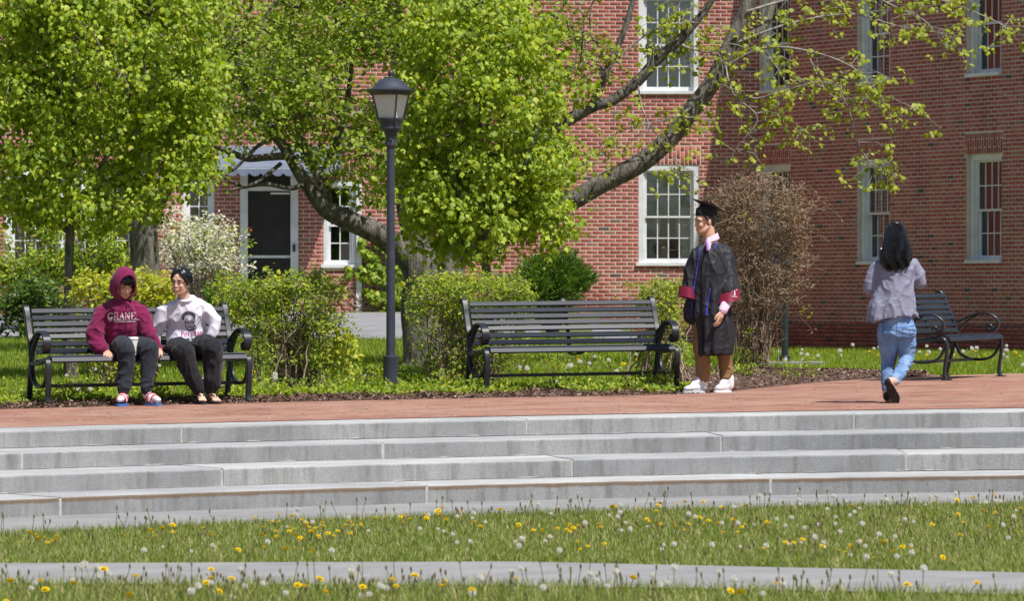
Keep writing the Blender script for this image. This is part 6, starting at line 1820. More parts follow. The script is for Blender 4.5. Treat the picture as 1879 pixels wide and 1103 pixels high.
def tree(name, label, base, limbs, blobs, nclus, per, spread, size, leaf, group=None, thresh=-0.25, freq=1.6, sag=0.05, tmpl='maple', tip=0.0035, extra_tips=None, droop=0.6, face=0.35, trunk_n=2, maxr=0.045, bark='bark'):
    root = thing(name, label, 'tree', base, group=group); off = np.array(base)
    mb = MB(); skel = []
    tb = TubeSet(); hb = TubeSet()
    for i, (pts, rad) in enumerate(limbs):
        P = catmull(pts, 8); r = lerp_list(rad, len(P))
        q = [p + Vector((noise.noise(p * 1.7), noise.noise(p * 1.7 + Vector((9, 0, 0))), 0)) * rr * 0.35 for p, rr in zip(P, r)]
        (tb if i < trunk_n else hb).add(q, r, 16 if max(r) > 0.1 else 10 if max(r) > 0.03 else 6)
        skel += [tuple(p) for p in (P if i >= trunk_n else P[len(P) // 2:])]
    tr = tb.build('trunk', M[bark], root, off)
    if hb.n: hb.build('limb', M[bark], root, off)
    tg = in_blobs(blobs, nclus, 0.25, thresh, freq)
    tw, tips = grow(skel, None, tg, tip, 0.2, sag, maxr)
    ts = TubeSet()
    for P, r in tw: ts.add(P, r, 5 if max(r) > 0.008 else 3)
    o = ts.build('twig', M['twig'], root, off); o['kind'] = 'stuff'
    al = tips if extra_tips is None else np.concatenate([tips, extra_tips])
    pos, Rm, sc = leaves_at(al, per, spread, size, droop, face)
    TV, TF = (MAPLE_V, MAPLE_F) if tmpl == 'maple' else (OVATE_V, OVATE_F)
    o = mesh_obj('crown', scatter('crown', TV, TF, pos, Rm, sc, off), M[leaf], root); o['kind'] = 'stuff'
    return root

# --- young tree with dense bright crown at the left
zt = 49.7; b = on_lawn(128, 697)
def LW(z, *pts): return [W(x, y, z + d) for x, y, d in pts]
tree('young_tree', 'young tree with a slim trunk and dense bright green crown at the far left', b,
     [(LW(zt, (129, 700, 0), (127, 600, 0), (126, 480, 0.02), (128, 400, 0), (130, 300, 0.05), (136, 180, 0), (140, 40, 0), (142, -120, 0)), [0.085, 0.058, 0.05, 0.046, 0.04, 0.032, 0.025, 0.012]),
      (LW(zt, (128, 420, 0), (165, 340, -0.3), (215, 250, -0.5), (245, 160, -0.6)), [0.03, 0.024, 0.018, 0.01]),
      (LW(zt, (127, 430, 0), (90, 390, -0.2), (45, 330, -0.4), (0, 250, -0.5)), [0.028, 0.022, 0.016, 0.008]),
      (LW(zt, (129, 390, 0), (190, 345, 0.2), (260, 342, 0.3), (330, 335, 0.2), (385, 330, 0.1)), [0.028, 0.022, 0.016, 0.012, 0.006]),
      (LW(zt, (131, 300, 0), (80, 200, 0.3), (40, 100, 0.4)), [0.024, 0.016, 0.008]), (LW(zt, (134, 220, 0), (210, 120, 0.2), (280, 20, 0.3)), [0.022, 0.015, 0.007])],
     [px_blob(180, 60, zt, 225, 230, 1.4), px_blob(60, 290, zt, 150, 120, 1.1), px_blob(285, 270, zt, 125, 120, 0.95), px_blob(150, 365, zt - 0.2, 150, 62, 0.9), px_blob(130, -120, zt, 200, 180, 1.2, 0.6), px_blob(350, 320, zt, 62, 60, 0.5), px_blob(330, 130, zt, 85, 150, 0.8), px_blob(60, 100, zt + 0.4, 110, 130, 0.9), px_blob(30, 230, zt, 90, 90, 0.8)],
     2050, 18, 0.16, 0.060, 'leaf_bright', thresh=-0.2, freq=1.7, droop=0.9, trunk_n=1)

# --- thick-trunked tree behind it
zb_ = 58.0; b = on_lawn(262, 640)
b = W(262, 600, zb_); b.z = float(lawn_z(b.x, b.y))
tree('mature_tree', 'thick grey tree trunk behind the two seated people, forking under the leaves', b,
     [([Vector((b.x, b.y, b.z - 0.1))] + LW(zb_, (262, 560, 0), (264, 500, 0), (262, 440, 0), (258, 405, 0), (262, 340, 0), (275, 240, 0.2), (290, 120, 0.2), (300, -60, 0.3)), [0.30, 0.21, 0.185, 0.18, 0.175, 0.15, 0.12, 0.08, 0.04]),
      (LW(zb_, (252, 430, 0), (236, 400, -0.1), (205, 360, -0.2), (160, 300, -0.3), (120, 200, -0.4)), [0.11, 0.10, 0.085, 0.06, 0.03]),
      (LW(zb_, (272, 420, 0), (292, 370, 0.1), (330, 300, 0.2), (380, 200, 0.2), (420, 90, 0.2)), [0.11, 0.09, 0.07, 0.05, 0.025]),
      (LW(zb_, (280, 260, 0), (360, 180, 0.4), (450, 120, 0.6)), [0.06, 0.04, 0.02])],
     [px_blob(300, 120, zb_ + 0.5, 190, 200, 1.5), px_blob(430, 80, zb_ + 0.5, 150, 150, 1.2), px_blob(560, 60, zb_ + 1.0, 120, 120, 1.0), px_blob(350, 250, zb_ + 0.5, 90, 90, 0.8), px_blob(280, -120, zb_, 220, 160, 1.5, 0.6)],
     1000, 14, 0.18, 0.062, 'leaf_maple', thresh=-0.25, trunk_n=1)

# --- big spreading maple in the middle: two stems, long limbs left and right
zc = 52.0; b = on_lawn(792, 672); zc = b.y
def spray(tw, tips, pts, r, z, n, ln=0.45, hang=0.25):
    """a limb's end twigs: short side shoots that hang and carry tufts of leaves"""
    P = catmull([W(x, y, z + d) for x, y, d in pts], 6)
    tw.add(P, lerp_list(r, len(P)), 6)
    for i in range(n):
        t = RNG.random() ** 0.8; q = P[int(t * (len(P) - 1))]
        dr = Vector((RNG.normal(0.15, 0.6), RNG.normal(0, 0.5), RNG.normal(-hang, 0.35))).normalized() * ln * RNG.uniform(0.35, 1.0)
        e = q + dr; mid = q + dr * 0.5 + Vector((RNG.normal(0, 0.04), RNG.normal(0, 0.04), 0.05))
        tw.add([q, mid, e], [0.005, 0.0035, 0.002], 4); tips.append(tuple(e)); 
        if RNG.random() < 0.7: tips.append(tuple(mid))
        if RNG.random() < 0.55:
            e2 = mid + Vector((RNG.normal(0, 0.14), RNG.normal(0, 0.1), RNG.normal(-0.10, 0.1))); tw.add([mid, e2], [0.003, 0.0018], 3); tips.append(tuple(e2))
    tips.append(tuple(P[-1]))
rt = TubeSet(); rtips = []
SPR = [([(1325, 125, 0), (1400, 88, -0.2), (1480, 92, -0.4), (1560, 120, -0.5), (1610, 165, -0.5), (1690, 203, -0.5)], [0.020, 0.016, 0.011, 0.008, 0.005, 0.002], 46),
       ([(1318, 150, 0), (1380, 180, -0.3), (1440, 165, -0.5), (1520, 150, -0.6), (1555, 195, -0.6), (1575, 260, -0.6), (1600, 300, -0.6), (1652, 324, -0.6)], [0.018, 0.014, 0.010, 0.008, 0.006, 0.005, 0.004, 0.002], 44),
       ([(1345, 80, 0), (1450, 42, 0.2), (1560, 25, 0.3), (1660, 50, 0.3), (1750, 62, 0.3)], [0.014, 0.012, 0.009, 0.006, 0.002], 40),
       ([(1370, 20, 0), (1500, -12, 0.2), (1680, -10, 0.4), (1790, 22, 0.4), (1885, 68, 0.4)], [0.016, 0.014, 0.011, 0.008, 0.004], 56),
       ([(1560, -30, 0.1), (1640, 10, -0.2), (1700, 40, -0.3), (1740, 95, -0.3)], [0.012, 0.009, 0.006, 0.002], 14),
       ([(1330, 110, 0), (1345, 170, -0.3), (1390, 215, -0.4), (1360, 260, -0.4), (1340, 290, -0.4)], [0.012, 0.009, 0.007, 0.005, 0.002], 26),
       ([(1400, 90, -0.2), (1440, 150, -0.3), (1425, 205, -0.4), (1450, 240, -0.4), (1490, 232, -0.4)], [0.010, 0.008, 0.006, 0.004, 0.002], 24),
       ([(1480, 92, -0.4), (1520, 170, -0.5), (1580, 180, -0.5), (1640, 178, -0.5)], [0.009, 0.007, 0.005, 0.002], 22),
       ([(1290, 180, 0), (1240, 215, -0.3), (1190, 225, -0.5), (1130, 245, -0.5), (1090, 280, -0.5)], [0.012, 0.010, 0.007, 0.005, 0.002], 34),
       ([(1240, 80, 0), (1300, 95, -0.3), (1345, 80, -0.4), (1420, 110, -0.4)], [0.014, 0.010, 0.007, 0.002], 30),
       ([(1170, 150, 0), (1185, 215, -0.3), (1235, 290, -0.4), (1245, 320, -0.4)], [0.009, 0.007, 0.004, 0.002], 18),
       ([(1200, 115, 0), (1230, 40, 0.2), (1270, -40, 0.2)], [0.014, 0.010, 0.005], 26), ([(1120, 120, 0), (1190, 60, 0), (1260, 40, -0.1), (1340, 55, -0.2)], [0.012, 0.010, 0.006, 0.002], 34),
       ([(1110, 130, 0), (1060, 80, 0.1), (1010, 20, 0.1)], [0.012, 0.009, 0.004], 26), ([(1130, 90, 0), (1080, 110, -0.2), (1020, 140, -0.2)], [0.010, 0.007, 0.003], 22)]
for pts, r, n in SPR: spray(rt, rtips, pts, r, zc, int(n * 0.68), 0.46)
maple = tree('maple_tree', 'big spreading maple with a double trunk and long limbs over the lawn', b,
     [([Vector((b.x - 0.02, b.y, b.z - 0.15))] + LW(zc, (788, 655, 0), (780, 600, 0), (774, 530, 0), (770, 480, 0), (760, 420, 0.1), (745, 330, 0.3), (735, 220, 0.5), (730, 80, 0.6), (725, -80, 0.7)), [0.50, 0.34, 0.245, 0.21, 0.20, 0.17, 0.14, 0.11, 0.08, 0.04]),
      ([Vector((b.x + 0.15, b.y + 0.1, b.z - 0.15))] + LW(zc, (815, 640, 0.05), (820, 580, 0.05), (826, 500, 0.05), (832, 430, 0.1), (845, 330, 0.2), (870, 200, 0.3), (890, 60, 0.4), (900, -80, 0.5)), [0.44, 0.26, 0.20, 0.175, 0.165, 0.14, 0.11, 0.08, 0.04]),
      (LW(zc, (765, 500, 0), (738, 462, -0.05), (690, 428, -0.15), (640, 404, -0.25), (600, 384, -0.3), (572, 352, -0.3), (545, 312, -0.3), (520, 268, -0.3), (490, 225, -0.2), (455, 170, -0.1), (430, 90, 0)), [0.16, 0.145, 0.125, 0.115, 0.105, 0.085, 0.068, 0.058, 0.048, 0.036, 0.02]),
      (LW(zc, (600, 384, -0.3), (588, 330, -0.1), (565, 285, 0.1), (548, 230, 0.2), (545, 140, 0.3)), [0.075, 0.07, 0.06, 0.045, 0.025]),
      (LW(zc, (560, 336, -0.3), (535, 345, -0.45), (490, 338, -0.5), (450, 343, -0.5), (410, 352, -0.5)), [0.032, 0.028, 0.024, 0.018, 0.010]),
      (LW(zc, (530, 285, -0.3), (490, 288, -0.45), (455, 290, -0.5), (425, 280, -0.6), (395, 268, -0.6)), [0.048, 0.042, 0.042, 0.036, 0.022]),
      (LW(zc, (515, 300, -0.3), (470, 335, -0.6), (440, 340, -0.7), (412, 325, -0.7)), [0.024, 0.02, 0.018, 0.012]),
      (LW(zc, (505, 250, -0.3), (470, 270, -0.5), (430, 310, -0.6), (405, 318, -0.6)), [0.026, 0.022, 0.018, 0.010]),
      (LW(zc, (490, 225, -0.2), (540, 215, -0.4), (610, 205, -0.5), (660, 200, -0.5)), [0.026, 0.02, 0.014, 0.008]), (LW(zc, (600, 300, 0), (620, 250, 0.2), (640, 170, 0.3), (650, 60, 0.3)), [0.045, 0.04, 0.03, 0.015]),
      (LW(zc, (480, 215, -0.2), (430, 205, -0.4), (390, 220, -0.4)), [0.02, 0.016, 0.008]), (LW(zc, (455, 170, -0.1), (420, 60, 0.1), (440, -40, 0.2)), [0.03, 0.022, 0.012]), (LW(zc, (430, 90, 0), (480, 40, 0.2), (520, -30, 0.3)), [0.026, 0.02, 0.01]),
      (LW(zc, (832, 470, 0.05), (900, 436, 0.0), (970, 405, -0.05), (1040, 374, -0.1), (1105, 338, -0.1), (1170, 300, -0.1), (1225, 255, -0.05), (1268, 203, 0), (1308, 150, 0), (1338, 90, 0.05), (1368, 20, 0.1), (1395, -60, 0.1)), [0.15, 0.135, 0.122, 0.110, 0.108, 0.112, 0.105, 0.102, 0.098, 0.09, 0.078, 0.06]),
      (LW(zc, (845, 360, 0.2), (930, 300, 0.1), (1010, 240, 0.0), (1085, 196, 0), (1125, 183, 0), (1170, 150, 0), (1198, 118, 0), (1240, 78, 0), (1275, 40, 0), (1305, 0, 0), (1330, -50, 0)), [0.10, 0.085, 0.075, 0.065, 0.062, 0.062, 0.058, 0.05, 0.044, 0.036, 0.02]),
      (LW(zc, (1085, 196, 0), (1100, 165, 0), (1118, 120, 0), (1140, 70, 0), (1160, 5, 0), (1172, -60, 0)), [0.05, 0.045, 0.042, 0.036, 0.03, 0.018]),
      (LW(zc, (1345, 80, 0.05), (1400, 50, 0.2), (1420, -10, 0.3)), [0.06, 0.05, 0.04])],
     [px_blob(500, 130, zc, 130, 130, 1.3), px_blob(620, 150, zc, 130, 190, 1.3), px_blob(470, 215, zc - 0.3, 95, 60, 0.8), px_blob(600, 260, zc, 80, 50, 0.8, 0.6), px_blob(400, 320, zc - 0.5, 30, 35, 0.4, 0.6), px_blob(570, 292, zc - 0.6, 70, 22, 0.4, 0.9), px_blob(650, 340, zc - 0.3, 55, 45, 0.5, 0.8), px_blob(760, 20, zc + 0.3, 220, 120, 1.5), px_blob(980, 70, zc, 110, 100, 1.1, 0.8), px_blob(680, 290, zc, 70, 100, 0.9, 0.8),
      px_blob(560, -120, zc, 260, 130, 1.6, 0.6), px_blob(900, -110, zc, 300, 110, 1.6, 0.5), px_blob(1060, 330, zc - 0.2, 60, 60, 0.6, 0.4)],
     2100, 12, 0.15, 0.050, 'leaf_maple', thresh=-0.2, freq=1.9, maxr=0.03)
off = np.array(maple.location)
rt.build('spray_twig', M['spray_twig'], maple, off)['kind'] = 'stuff'
pos, Rm, sc = leaves_at(np.array(rtips), 5, 0.050, 0.058, 0.55, 0.4, 0.45)
o = mesh_obj('young_leaf_tuft', scatter('young_leaf_tuft', MAPLE_V, MAPLE_F, pos, Rm, sc, off), M['leaf_young'], maple); o['kind'] = 'stuff'

# --- smaller, dense tree in front of the maple's trunk
zd_ = 48.6; b = on_lawn(905, 700); b = W(900, 690, zd_); b.z = float(lawn_z(b.x, b.y))
tree('slender_tree', 'dense bright green young tree behind the empty bench, in front of the maple trunk', b,
     [([Vector((b.x, b.y, b.z - 0.05))] + LW(zd_, (899, 620, 0), (896, 540, 0), (890, 470, 0), (884, 400, 0), (880, 320, 0.05), (884, 220, 0), (890, 120, 0), (892, 0, 0)), [0.07, 0.052, 0.048, 0.045, 0.042, 0.036, 0.03, 0.022, 0.01]),
      (LW(zd_, (888, 450, 0), (862, 400, -0.2), (838, 340, -0.3), (826, 270, -0.4), (820, 190, -0.4)), [0.03, 0.026, 0.02, 0.016, 0.008]),
      (LW(zd_, (886, 420, 0), (920, 370, -0.2), (960, 310, -0.3), (990, 230, -0.3)), [0.028, 0.024, 0.018, 0.01]), (LW(zd_, (892, 480, 0), (940, 440, -0.2), (1000, 400, -0.3)), [0.024, 0.018, 0.008]),
      (LW(zd_, (882, 340, 0), (850, 260, 0.3), (790, 180, 0.4)), [0.024, 0.018, 0.01]), (LW(zd_, (888, 240, 0), (940, 160, 0.2), (970, 80, 0.2)), [0.022, 0.016, 0.008]), (LW(zd_, (890, 470, 0), (830, 430, -0.1), (790, 400, -0.1)), [0.022, 0.016, 0.008])],
     [px_blob(890, 215, zd_, 185, 190, 1.1), px_blob(905, 390, zd_, 155, 95, 0.95), px_blob(990, 300, zd_, 85, 110, 0.8), px_blob(790, 320, zd_, 85, 110, 0.8), px_blob(870, 60, zd_, 150, 120, 1.0), px_blob(1010, 400, zd_ - 0.1, 45, 80, 0.5), px_blob(800, 420, zd_, 65, 50, 0.6)],
     1350, 18, 0.15, 0.060, 'leaf_bright', thresh=-0.16, freq=2.4, droop=0.9, trunk_n=1)

# ------------------------------------------------------------------ shrubs
def shrub(name, label, base, blobs, nst, nclus, per, spread, size, leaf, stem_mat='twig', group=None, tmpl='ovate', thresh=-0.3, freq=3.0, stem_r=0.010, droop=0.15, lean=1.0, tip=0.0022, foot=0.18, second=None, whips=0):
    root = thing(name, label, 'shrub', base, group=group); off = np.array(base)
    c = np.mean([q[0] for q in blobs], 0); ts = TubeSet(); skel = []
    tops = in_blobs(blobs, nst, 0.55)
    for t in tops:
        f = Vector((base[0] + RNG.normal(0, foot), base[1] + RNG.normal(0, foot * 0.7), 0)); f.z = float(lawn_z(f.x, f.y)) - 0.03
        t = Vector(t); m = f.lerp(t, 0.5) + Vector(((f.x - t.x) * 0.16 * lean, (f.y - t.y) * 0.16 * lean, 0.10 * (t.z - f.z)))
        P = catmull([f, m, t], 7); P = [p + Vector((RNG.normal(0, .008), RNG.normal(0, .008), 0)) for p in P]
        ts.add(P, lerp_list([stem_r * RNG.uniform(0.7, 1.3), stem_r * 0.7, stem_r * 0.3], len(P)), 5); skel += [tuple(p) for p in P[len(P) // 3:]]
    tg = in_blobs(blobs, nclus, 0.35, thresh, freq)
    if whips:
        ce = np.array(base) + np.array([0, 0, 0.5]); k_ = RNG.choice(len(tg), whips); dv = tg[k_] - ce; dv /= np.linalg.norm(dv, axis=1, keepdims=True)
        far = np.array([max(np.dot(tg - ce, v)) for v in dv]); tg = np.concatenate([tg, ce + dv * (far * RNG.uniform(0.94, 1.03, whips))[:, None]])
    tw, tips = grow(skel, None, tg, tip, 0.12, 0.05, 0.008)
    for P, r in tw: ts.add(P, r, 3)
    o = ts.build('stem', M[stem_mat], root, off); o['kind'] = 'stuff'
    pos, Rm, sc = leaves_at(tips, per, spread, size, droop, 0.4, 0.55)
    TV, TF = (MAPLE_V, MAPLE_F) if tmpl == 'maple' else (OVATE_V, OVATE_F)
    o = mesh_obj('foliage', scatter('foliage', TV, TF, pos, Rm, sc, off), M[leaf], root); o['kind'] = 'stuff'
    if second:
        lf, n2, sp2, sz2, tm2, bl2 = second
        t2 = in_blobs(bl2, n2, 0.3); pos, Rm, sc = leaves_at(t2, 5, sp2, sz2, 0.35, 0.4, 0.5)
        o = mesh_obj('yellow_shoot', scatter('yellow_shoot', *((MAPLE_V, MAPLE_F) if tm2 == 'maple' else (OVATE_V, OVATE_F)), pos, Rm, sc, off), M[lf], root); o['kind'] = 'stuff'
    return root

def gb(x, y, z):
    p = W(x, y, z); p.z = float(lawn_z(p.x, p.y)); return p
HG = 'loose green shrubs behind the benches'
zs = 45.6
shrub('leafy_shrub', 'loose green shrub with yellow tips between the occupied bench and the lamp post', gb(545, 715, zs),
      [px_blob(480, 560, zs, 75, 60, 0.45), px_blob(560, 550, zs, 75, 60, 0.5), px_blob(590, 625, zs, 62, 62, 0.45, 0.8), px_blob(510, 640, zs, 60, 55, 0.4, 0.5), px_blob(430, 545, zs + 0.3, 45, 45, 0.4)], 95, 1700, 6, 0.06, 0.040, 'leaf_bush', 'dry_twig', HG, second=('leaf_yellow', 70, 0.06, 0.055, 'maple', [px_blob(625, 650, zs, 40, 45, 0.3), px_blob(515, 512, zs, 30, 20, 0.2), px_blob(590, 600, zs - 0.3, 30, 15, 0.1)]))
zs = 46.6
shrub('leafy_shrub', 'loose green shrub behind the left end of the empty bench', gb(850, 705, zs),
      [px_blob(800, 560, zs, 60, 62, 0.45), px_blob(880, 545, zs, 85, 48, 0.5), px_blob(820, 640, zs, 62, 60, 0.4, 0.7), px_blob(900, 620, zs, 75, 65, 0.4, 0.5), px_blob(945, 545, zs, 40, 45, 0.4)], 95, 1600, 6, 0.06, 0.040, 'leaf_bush', 'dry_twig', HG, second=('leaf_yellow', 45, 0.06, 0.045, 'maple', [px_blob(800, 520, zs, 60, 18, 0.3), px_blob(900, 515, zs, 60, 14, 0.3)]))
zs = 46.2
shrub('leafy_shrub', 'small green shrub between the empty bench and the graduate', gb(1205, 705, zs),
      [px_blob(1215, 560, zs, 45, 50, 0.3), px_blob(1165, 545, zs, 30, 30, 0.25), px_blob(1210, 640, zs, 48, 55, 0.3, 0.8), px_blob(1250, 560, zs + .2, 30, 45, 0.25)], 40, 700, 6, 0.06, 0.040, 'leaf_bush', 'dry_twig', HG)
zs = 46.8
shrub('golden_shrub', 'yellow-green leafy shrub just behind the two seated people', gb(225, 705, zs),
      [px_blob(170, 545, zs, 45, 45, 0.4), px_blob(280, 540, zs, 55, 45, 0.4), px_blob(225, 530, zs + 0.2, 50, 35, 0.4), px_blob(300, 590, zs, 60, 50, 0.4, 0.6), px_blob(215, 640, zs, 90, 50, 0.4, 0.25)], 52, 800, 6, 0.07, 0.062, 'leaf_yellow', 'dry_twig', second=('leaf_bush', 90, 0.08, 0.045, 'ovate', [px_blob(225, 600, zs, 110, 70, 0.4)]))
# bare, twiggy brown shrub
zs = 56.5; rb_ = gb(1385, 672, zs)
bare = shrub('bare_shrub', 'big bare brown twiggy shrub with tiny bronze buds behind the graduate', rb_,
      [px_blob(1390, 395, zs, 92, 72, 0.7, 1.2), px_blob(1400, 345, zs, 50, 35, 0.5, 0.8), px_blob(1350, 360, zs, 35, 35, 0.4, 0.8), px_blob(1390, 510, zs, 85, 85, 0.6), px_blob(1325, 400, zs, 45, 65, 0.4, 0.9), px_blob(1450, 405, zs, 48, 60, 0.5, 0.9), px_blob(1460, 490, zs, 40, 60, 0.4, 0.8), px_blob(1380, 600, zs, 60, 60, 0.4, 0.4)], 150, 3200, 4, 0.035, 0.034, 'leaf_brown', 'dry_twig', None, thresh=-0.6, stem_r=0.0085, tip=0.0026, foot=0.10, lean=0.9, whips=110,
      second=('leaf_young', 10, 0.05, 0.04, 'ovate', [px_blob(1352, 395, zs - 0.6, 18, 20, 0.1), px_blob(1365, 610, zs - 0.4, 20, 25, 0.1), px_blob(1475, 575, zs - 0.2, 12, 8, 0.1)]))
# blossom shrub by the door
zs = 66.0
shrub('blossom_shrub', 'shrub covered in white blossom left of the glazed door', gb(365, 590, zs),
      [px_blob(360, 455, zs, 85, 52, 0.8), px_blob(325, 420, zs, 45, 45, 0.6), px_blob(430, 475, zs, 48, 26, 0.5), px_blob(470, 462, zs, 28, 10, 0.2, 1.5), px_blob(395, 425, zs, 40, 35, 0.5)], 50, 620, 7, 0.075, 0.050, 'blossom', 'twig', None, thresh=-0.2, second=('leaf_bush', 260, 0.08, 0.045, 'ovate', [px_blob(365, 450, zs, 100, 58, 0.7), px_blob(370, 500, zs, 80, 40, 0.5)]))
# evergreen mound
zs = 62.0; eb = gb(1015, 590, zs); root = thing('evergreen_shrub', 'rounded dark evergreen shrub against the brick wall behind the empty bench', 'shrub', eb)
def needles(root, blobs, n, size, mat, off):
    P = in_blobs(blobs, n, 0.55, -0.25, 3.0, 0.6); c = np.array(blobs[0][0])
    d = P - c + RNG.normal(0, 0.3, P.shape) + np.array([0, 0, 0.35]); up = RNG.normal(0, 1, P.shape)
    sc = size * RNG.uniform(0.6, 1.3, len(P)); sc3 = np.stack([sc * 0.45, sc, sc * 0.5], 1)
    o = mesh_obj('foliage', scatter('foliage', OVATE_V, OVATE_F, P, frames(d, up), sc3, off), M[mat], root); o['kind'] = 'stuff'
    mb = TubeSet()
    for i in range(26):
        e = P[RNG.integers(len(P))]; mb.add([Vector(off) + Vector((0, 0, -0.03)), (Vector(off) + Vector(e)) / 2 + Vector((0, 0, 0.1)), Vector(e)], [0.02, 0.012, 0.004], 5)
    mb.build('stem', M['twig'], root, off)['kind'] = 'stuff'
needles(root, [px_blob(1012, 522, zs, 58, 42, 0.6), px_blob(1050, 512, zs, 40, 24, 0.4), px_blob(985, 530, zs, 45, 50, 0.5), px_blob(1025, 488, zs, 40, 26, 0.4), px_blob(1075, 508, zs, 22, 8, 0.2, 2.0), px_blob(990, 480, zs, 30, 24, 0.3)], 13000, 0.075, 'leaf_ever', np.array(eb))
zs = 50.0; eb = gb(405, 640, zs); root = thing('evergreen_shrub', 'small dark evergreen shrub behind the right end of the occupied bench', 'shrub', eb)
needles(root, [px_blob(402, 545, zs, 26, 50, 0.3), px_blob(415, 580, zs, 30, 50, 0.3)], 4200, 0.055, 'leaf_ever', np.array(eb))
# leafy shrubs along the wall at the left
zs = 68.0
for i, (x, y, rx, ry, lab, lf) in enumerate(((60, 460, 85, 75, 'tangled green shrub under the far left window, left of the slim trunk', 'leaf_bush'), (195, 455, 85, 70, 'light green shrub between the slim trunk and the thick trunk', 'leaf_bush'), (70, 570, 70, 60, 'dark green shrub low against the wall behind the left bench end', 'leaf_dark'))):
    zz = zs - 4 * (i == 2)
    shrub('wall_shrub', lab, gb(x, 620, zz), [px_blob(x, y, zz, rx, ry, 0.6), px_blob(x - 20, y + 60, zz, rx * 0.7, ry * 0.6, 0.5, 0.5)], 44, 760, 7, 0.12, 0.075, lf, 'dry_twig' if i == 0 else 'twig', 'shrubs along the brick wall', thresh=-0.05, freq=2.0)
# ivy on the corner of the entrance wall
io = wallD.P(xt(wallD, 690), float(lawn_z(-2.2, ZD)), 0.05); root = thing('wall_ivy', 'green ivy climbing the wall corner right of the narrow window', 'ivy', io)
n = 2600; pts = []
while len(pts) < n:
    x = RNG.uniform(636, 742); y = RNG.uniform(430, 572)
    if noise.noise((x * 0.045, y * 0.045, 2.0)) < -0.12 + 0.5 * max(0, (660 - x) / 40) + 0.3 * max(0, (450 - y) / 30): continue
    if x < 660 and (y < 488 or y > 520 + (x - 636) * 1.2): continue
    if x < 700 and y > 500 + (x - 636) * 1.1: continue
    t = xt(wallD, x); pts.append(tuple(wallD.P(t, zy(wallD, t, y), RNG.uniform(0.02, 0.16))))
pts = np.array(pts); fw = RNG.normal(0, 0.5, (n, 3)) + np.array([0, -0.1, -0.8]); up = RNG.normal(0, 0.4, (n, 3)) + np.array([0.1, -0.9, 0.45])
o = mesh_obj('foliage', scatter('foliage', MAPLE_V, MAPLE_F, pts, frames(fw, up), 0.085 * RNG.uniform(0.6, 1.3, n), np.array(io)), M['leaf_bush'], root); o['kind'] = 'stuff'
ts = TubeSet()
for i in range(30):
    a = Vector(io) + Vector((RNG.normal(0, 0.25), 0, 0)); e = Vector(pts[RNG.integers(n)]); ts.add(catmull([a, a.lerp(e, 0.5) + Vector((RNG.normal(0, 0.15), 0, 0)), e], 5), [0.012, 0.008, 0.004], 4)
ts.build('stem', M['dry_twig'], root, np.array(io))['kind'] = 'stuff'

# ------------------------------------------------------------------ grass and ground cover
def blades(name, label, P, h, w, mat, lean=0.35):
    n = len(P); yaw = RNG.uniform(0, 2 * np.pi, n); ln = np.abs(RNG.normal(0, lean, n))
    z = np.stack([np.sin(yaw) * np.sin(ln), np.cos(yaw) * np.sin(ln), np.cos(ln)], 1)
    a2 = RNG.uniform(0, 2 * np.pi, n); x = np.stack([np.cos(a2), np.sin(a2), np.zeros(n)], 1)
    x -= z * np.sum(x * z, 1, keepdims=True); x /= np.linalg.norm(x, axis=1, keepdims=True); y = np.cross(z, x)
    hh = h * RNG.uniform(0.45, 1.25, n); sc = np.stack([w * RNG.uniform(0.7, 1.3, n), hh, hh], 1)
    o = mesh_obj(name, scatter(name, BLADE_V, BLADE_F, P, np.stack([x, y, z], 2), sc), M[mat])
    return tag(o, label, 'grass', kind='stuff')

def lower_pts(n, y0, y1, x0, x1, test):
    out = np.zeros((0, 3))
    while len(out) < n:
        X = RNG.uniform(x0, x1, n); Y = RNG.uniform(y0, y1, n)
        k = test(X, Y); out = np.concatenate([out, np.stack([X[k], Y[k], LOW - 0.008 + TILT * X[k]], 1)])
    return out[:n]
ring = lambda X, Y: np.hypot(X - SC[0], Y - SC[1])
mid_lawn = lambda X, Y: (ring(X, Y) < 9.20) & (Y > far_edge(X) + 0.01) & (np.abs(X) < Y * 0.1105 + 2.2)
near_lawn = lambda X, Y: (Y < near_edge(X) - 0.01) & (np.abs(X) < Y * 0.1105 + 2.0)
pm = lower_pts(185000, 20.5, 31.0, -6.0, 6.2, mid_lawn)
blades('lower_grass', 'sunlit mown grass full of dandelions between the two concrete paths', pm, 0.046, 0.0055, 'grass', 0.5)
pn = lower_pts(60000, 19.2, 24.6, -5.0, 5.0, near_lawn)
blades('near_grass', 'nearest strip of grass along the bottom of the view', pn, 0.070, 0.005, 'grass', 0.45)
# a fringe of longer tufts where the mower misses
fr = lower_pts(13000, 22.5, 31.0, -6.0, 6.2, lambda X, Y: mid_lawn(X, Y) & (ring(X, Y) > 8.95))
blades('edge_grass', 'longer tufts of grass along the far edge of the lower lawn', fr, 0.070, 0.005, 'grass', 0.5)
def upper_pts(n, test):
    out = np.zeros((0, 3))
    while len(out) < n:
        Y = 41 + (79.5 - 41) * RNG.random(n * 2) ** 1.4; X = RNG.uniform(-1, 1, n * 2) * (Y * 0.1105 + 2.2)
        k = test(X, Y); out = np.concatenate([out, np.stack([X[k], Y[k], lawn_z(X[k], Y[k]) - 0.02], 1)])
    return out[:n]
def drive_mask(X, Y): return (Y > np.interp(X, [r_[0] for r_ in rows], [r_[1] for r_ in rows])) & (X < 2.5)
pu = upper_pts(165000, lambda X, Y: (Y > np.maximum(bed_back(X), back_edge(X)) + 0.05) & ~drive_mask(X, Y) & ~((X > 4.2) & (Y > ZA - (X - 4.285) * 2.0145 - 0.05)))
blades('upper_grass', 'bright green lawn in front of the brick building', pu, 0.075, 0.011, 'grass_fresh')
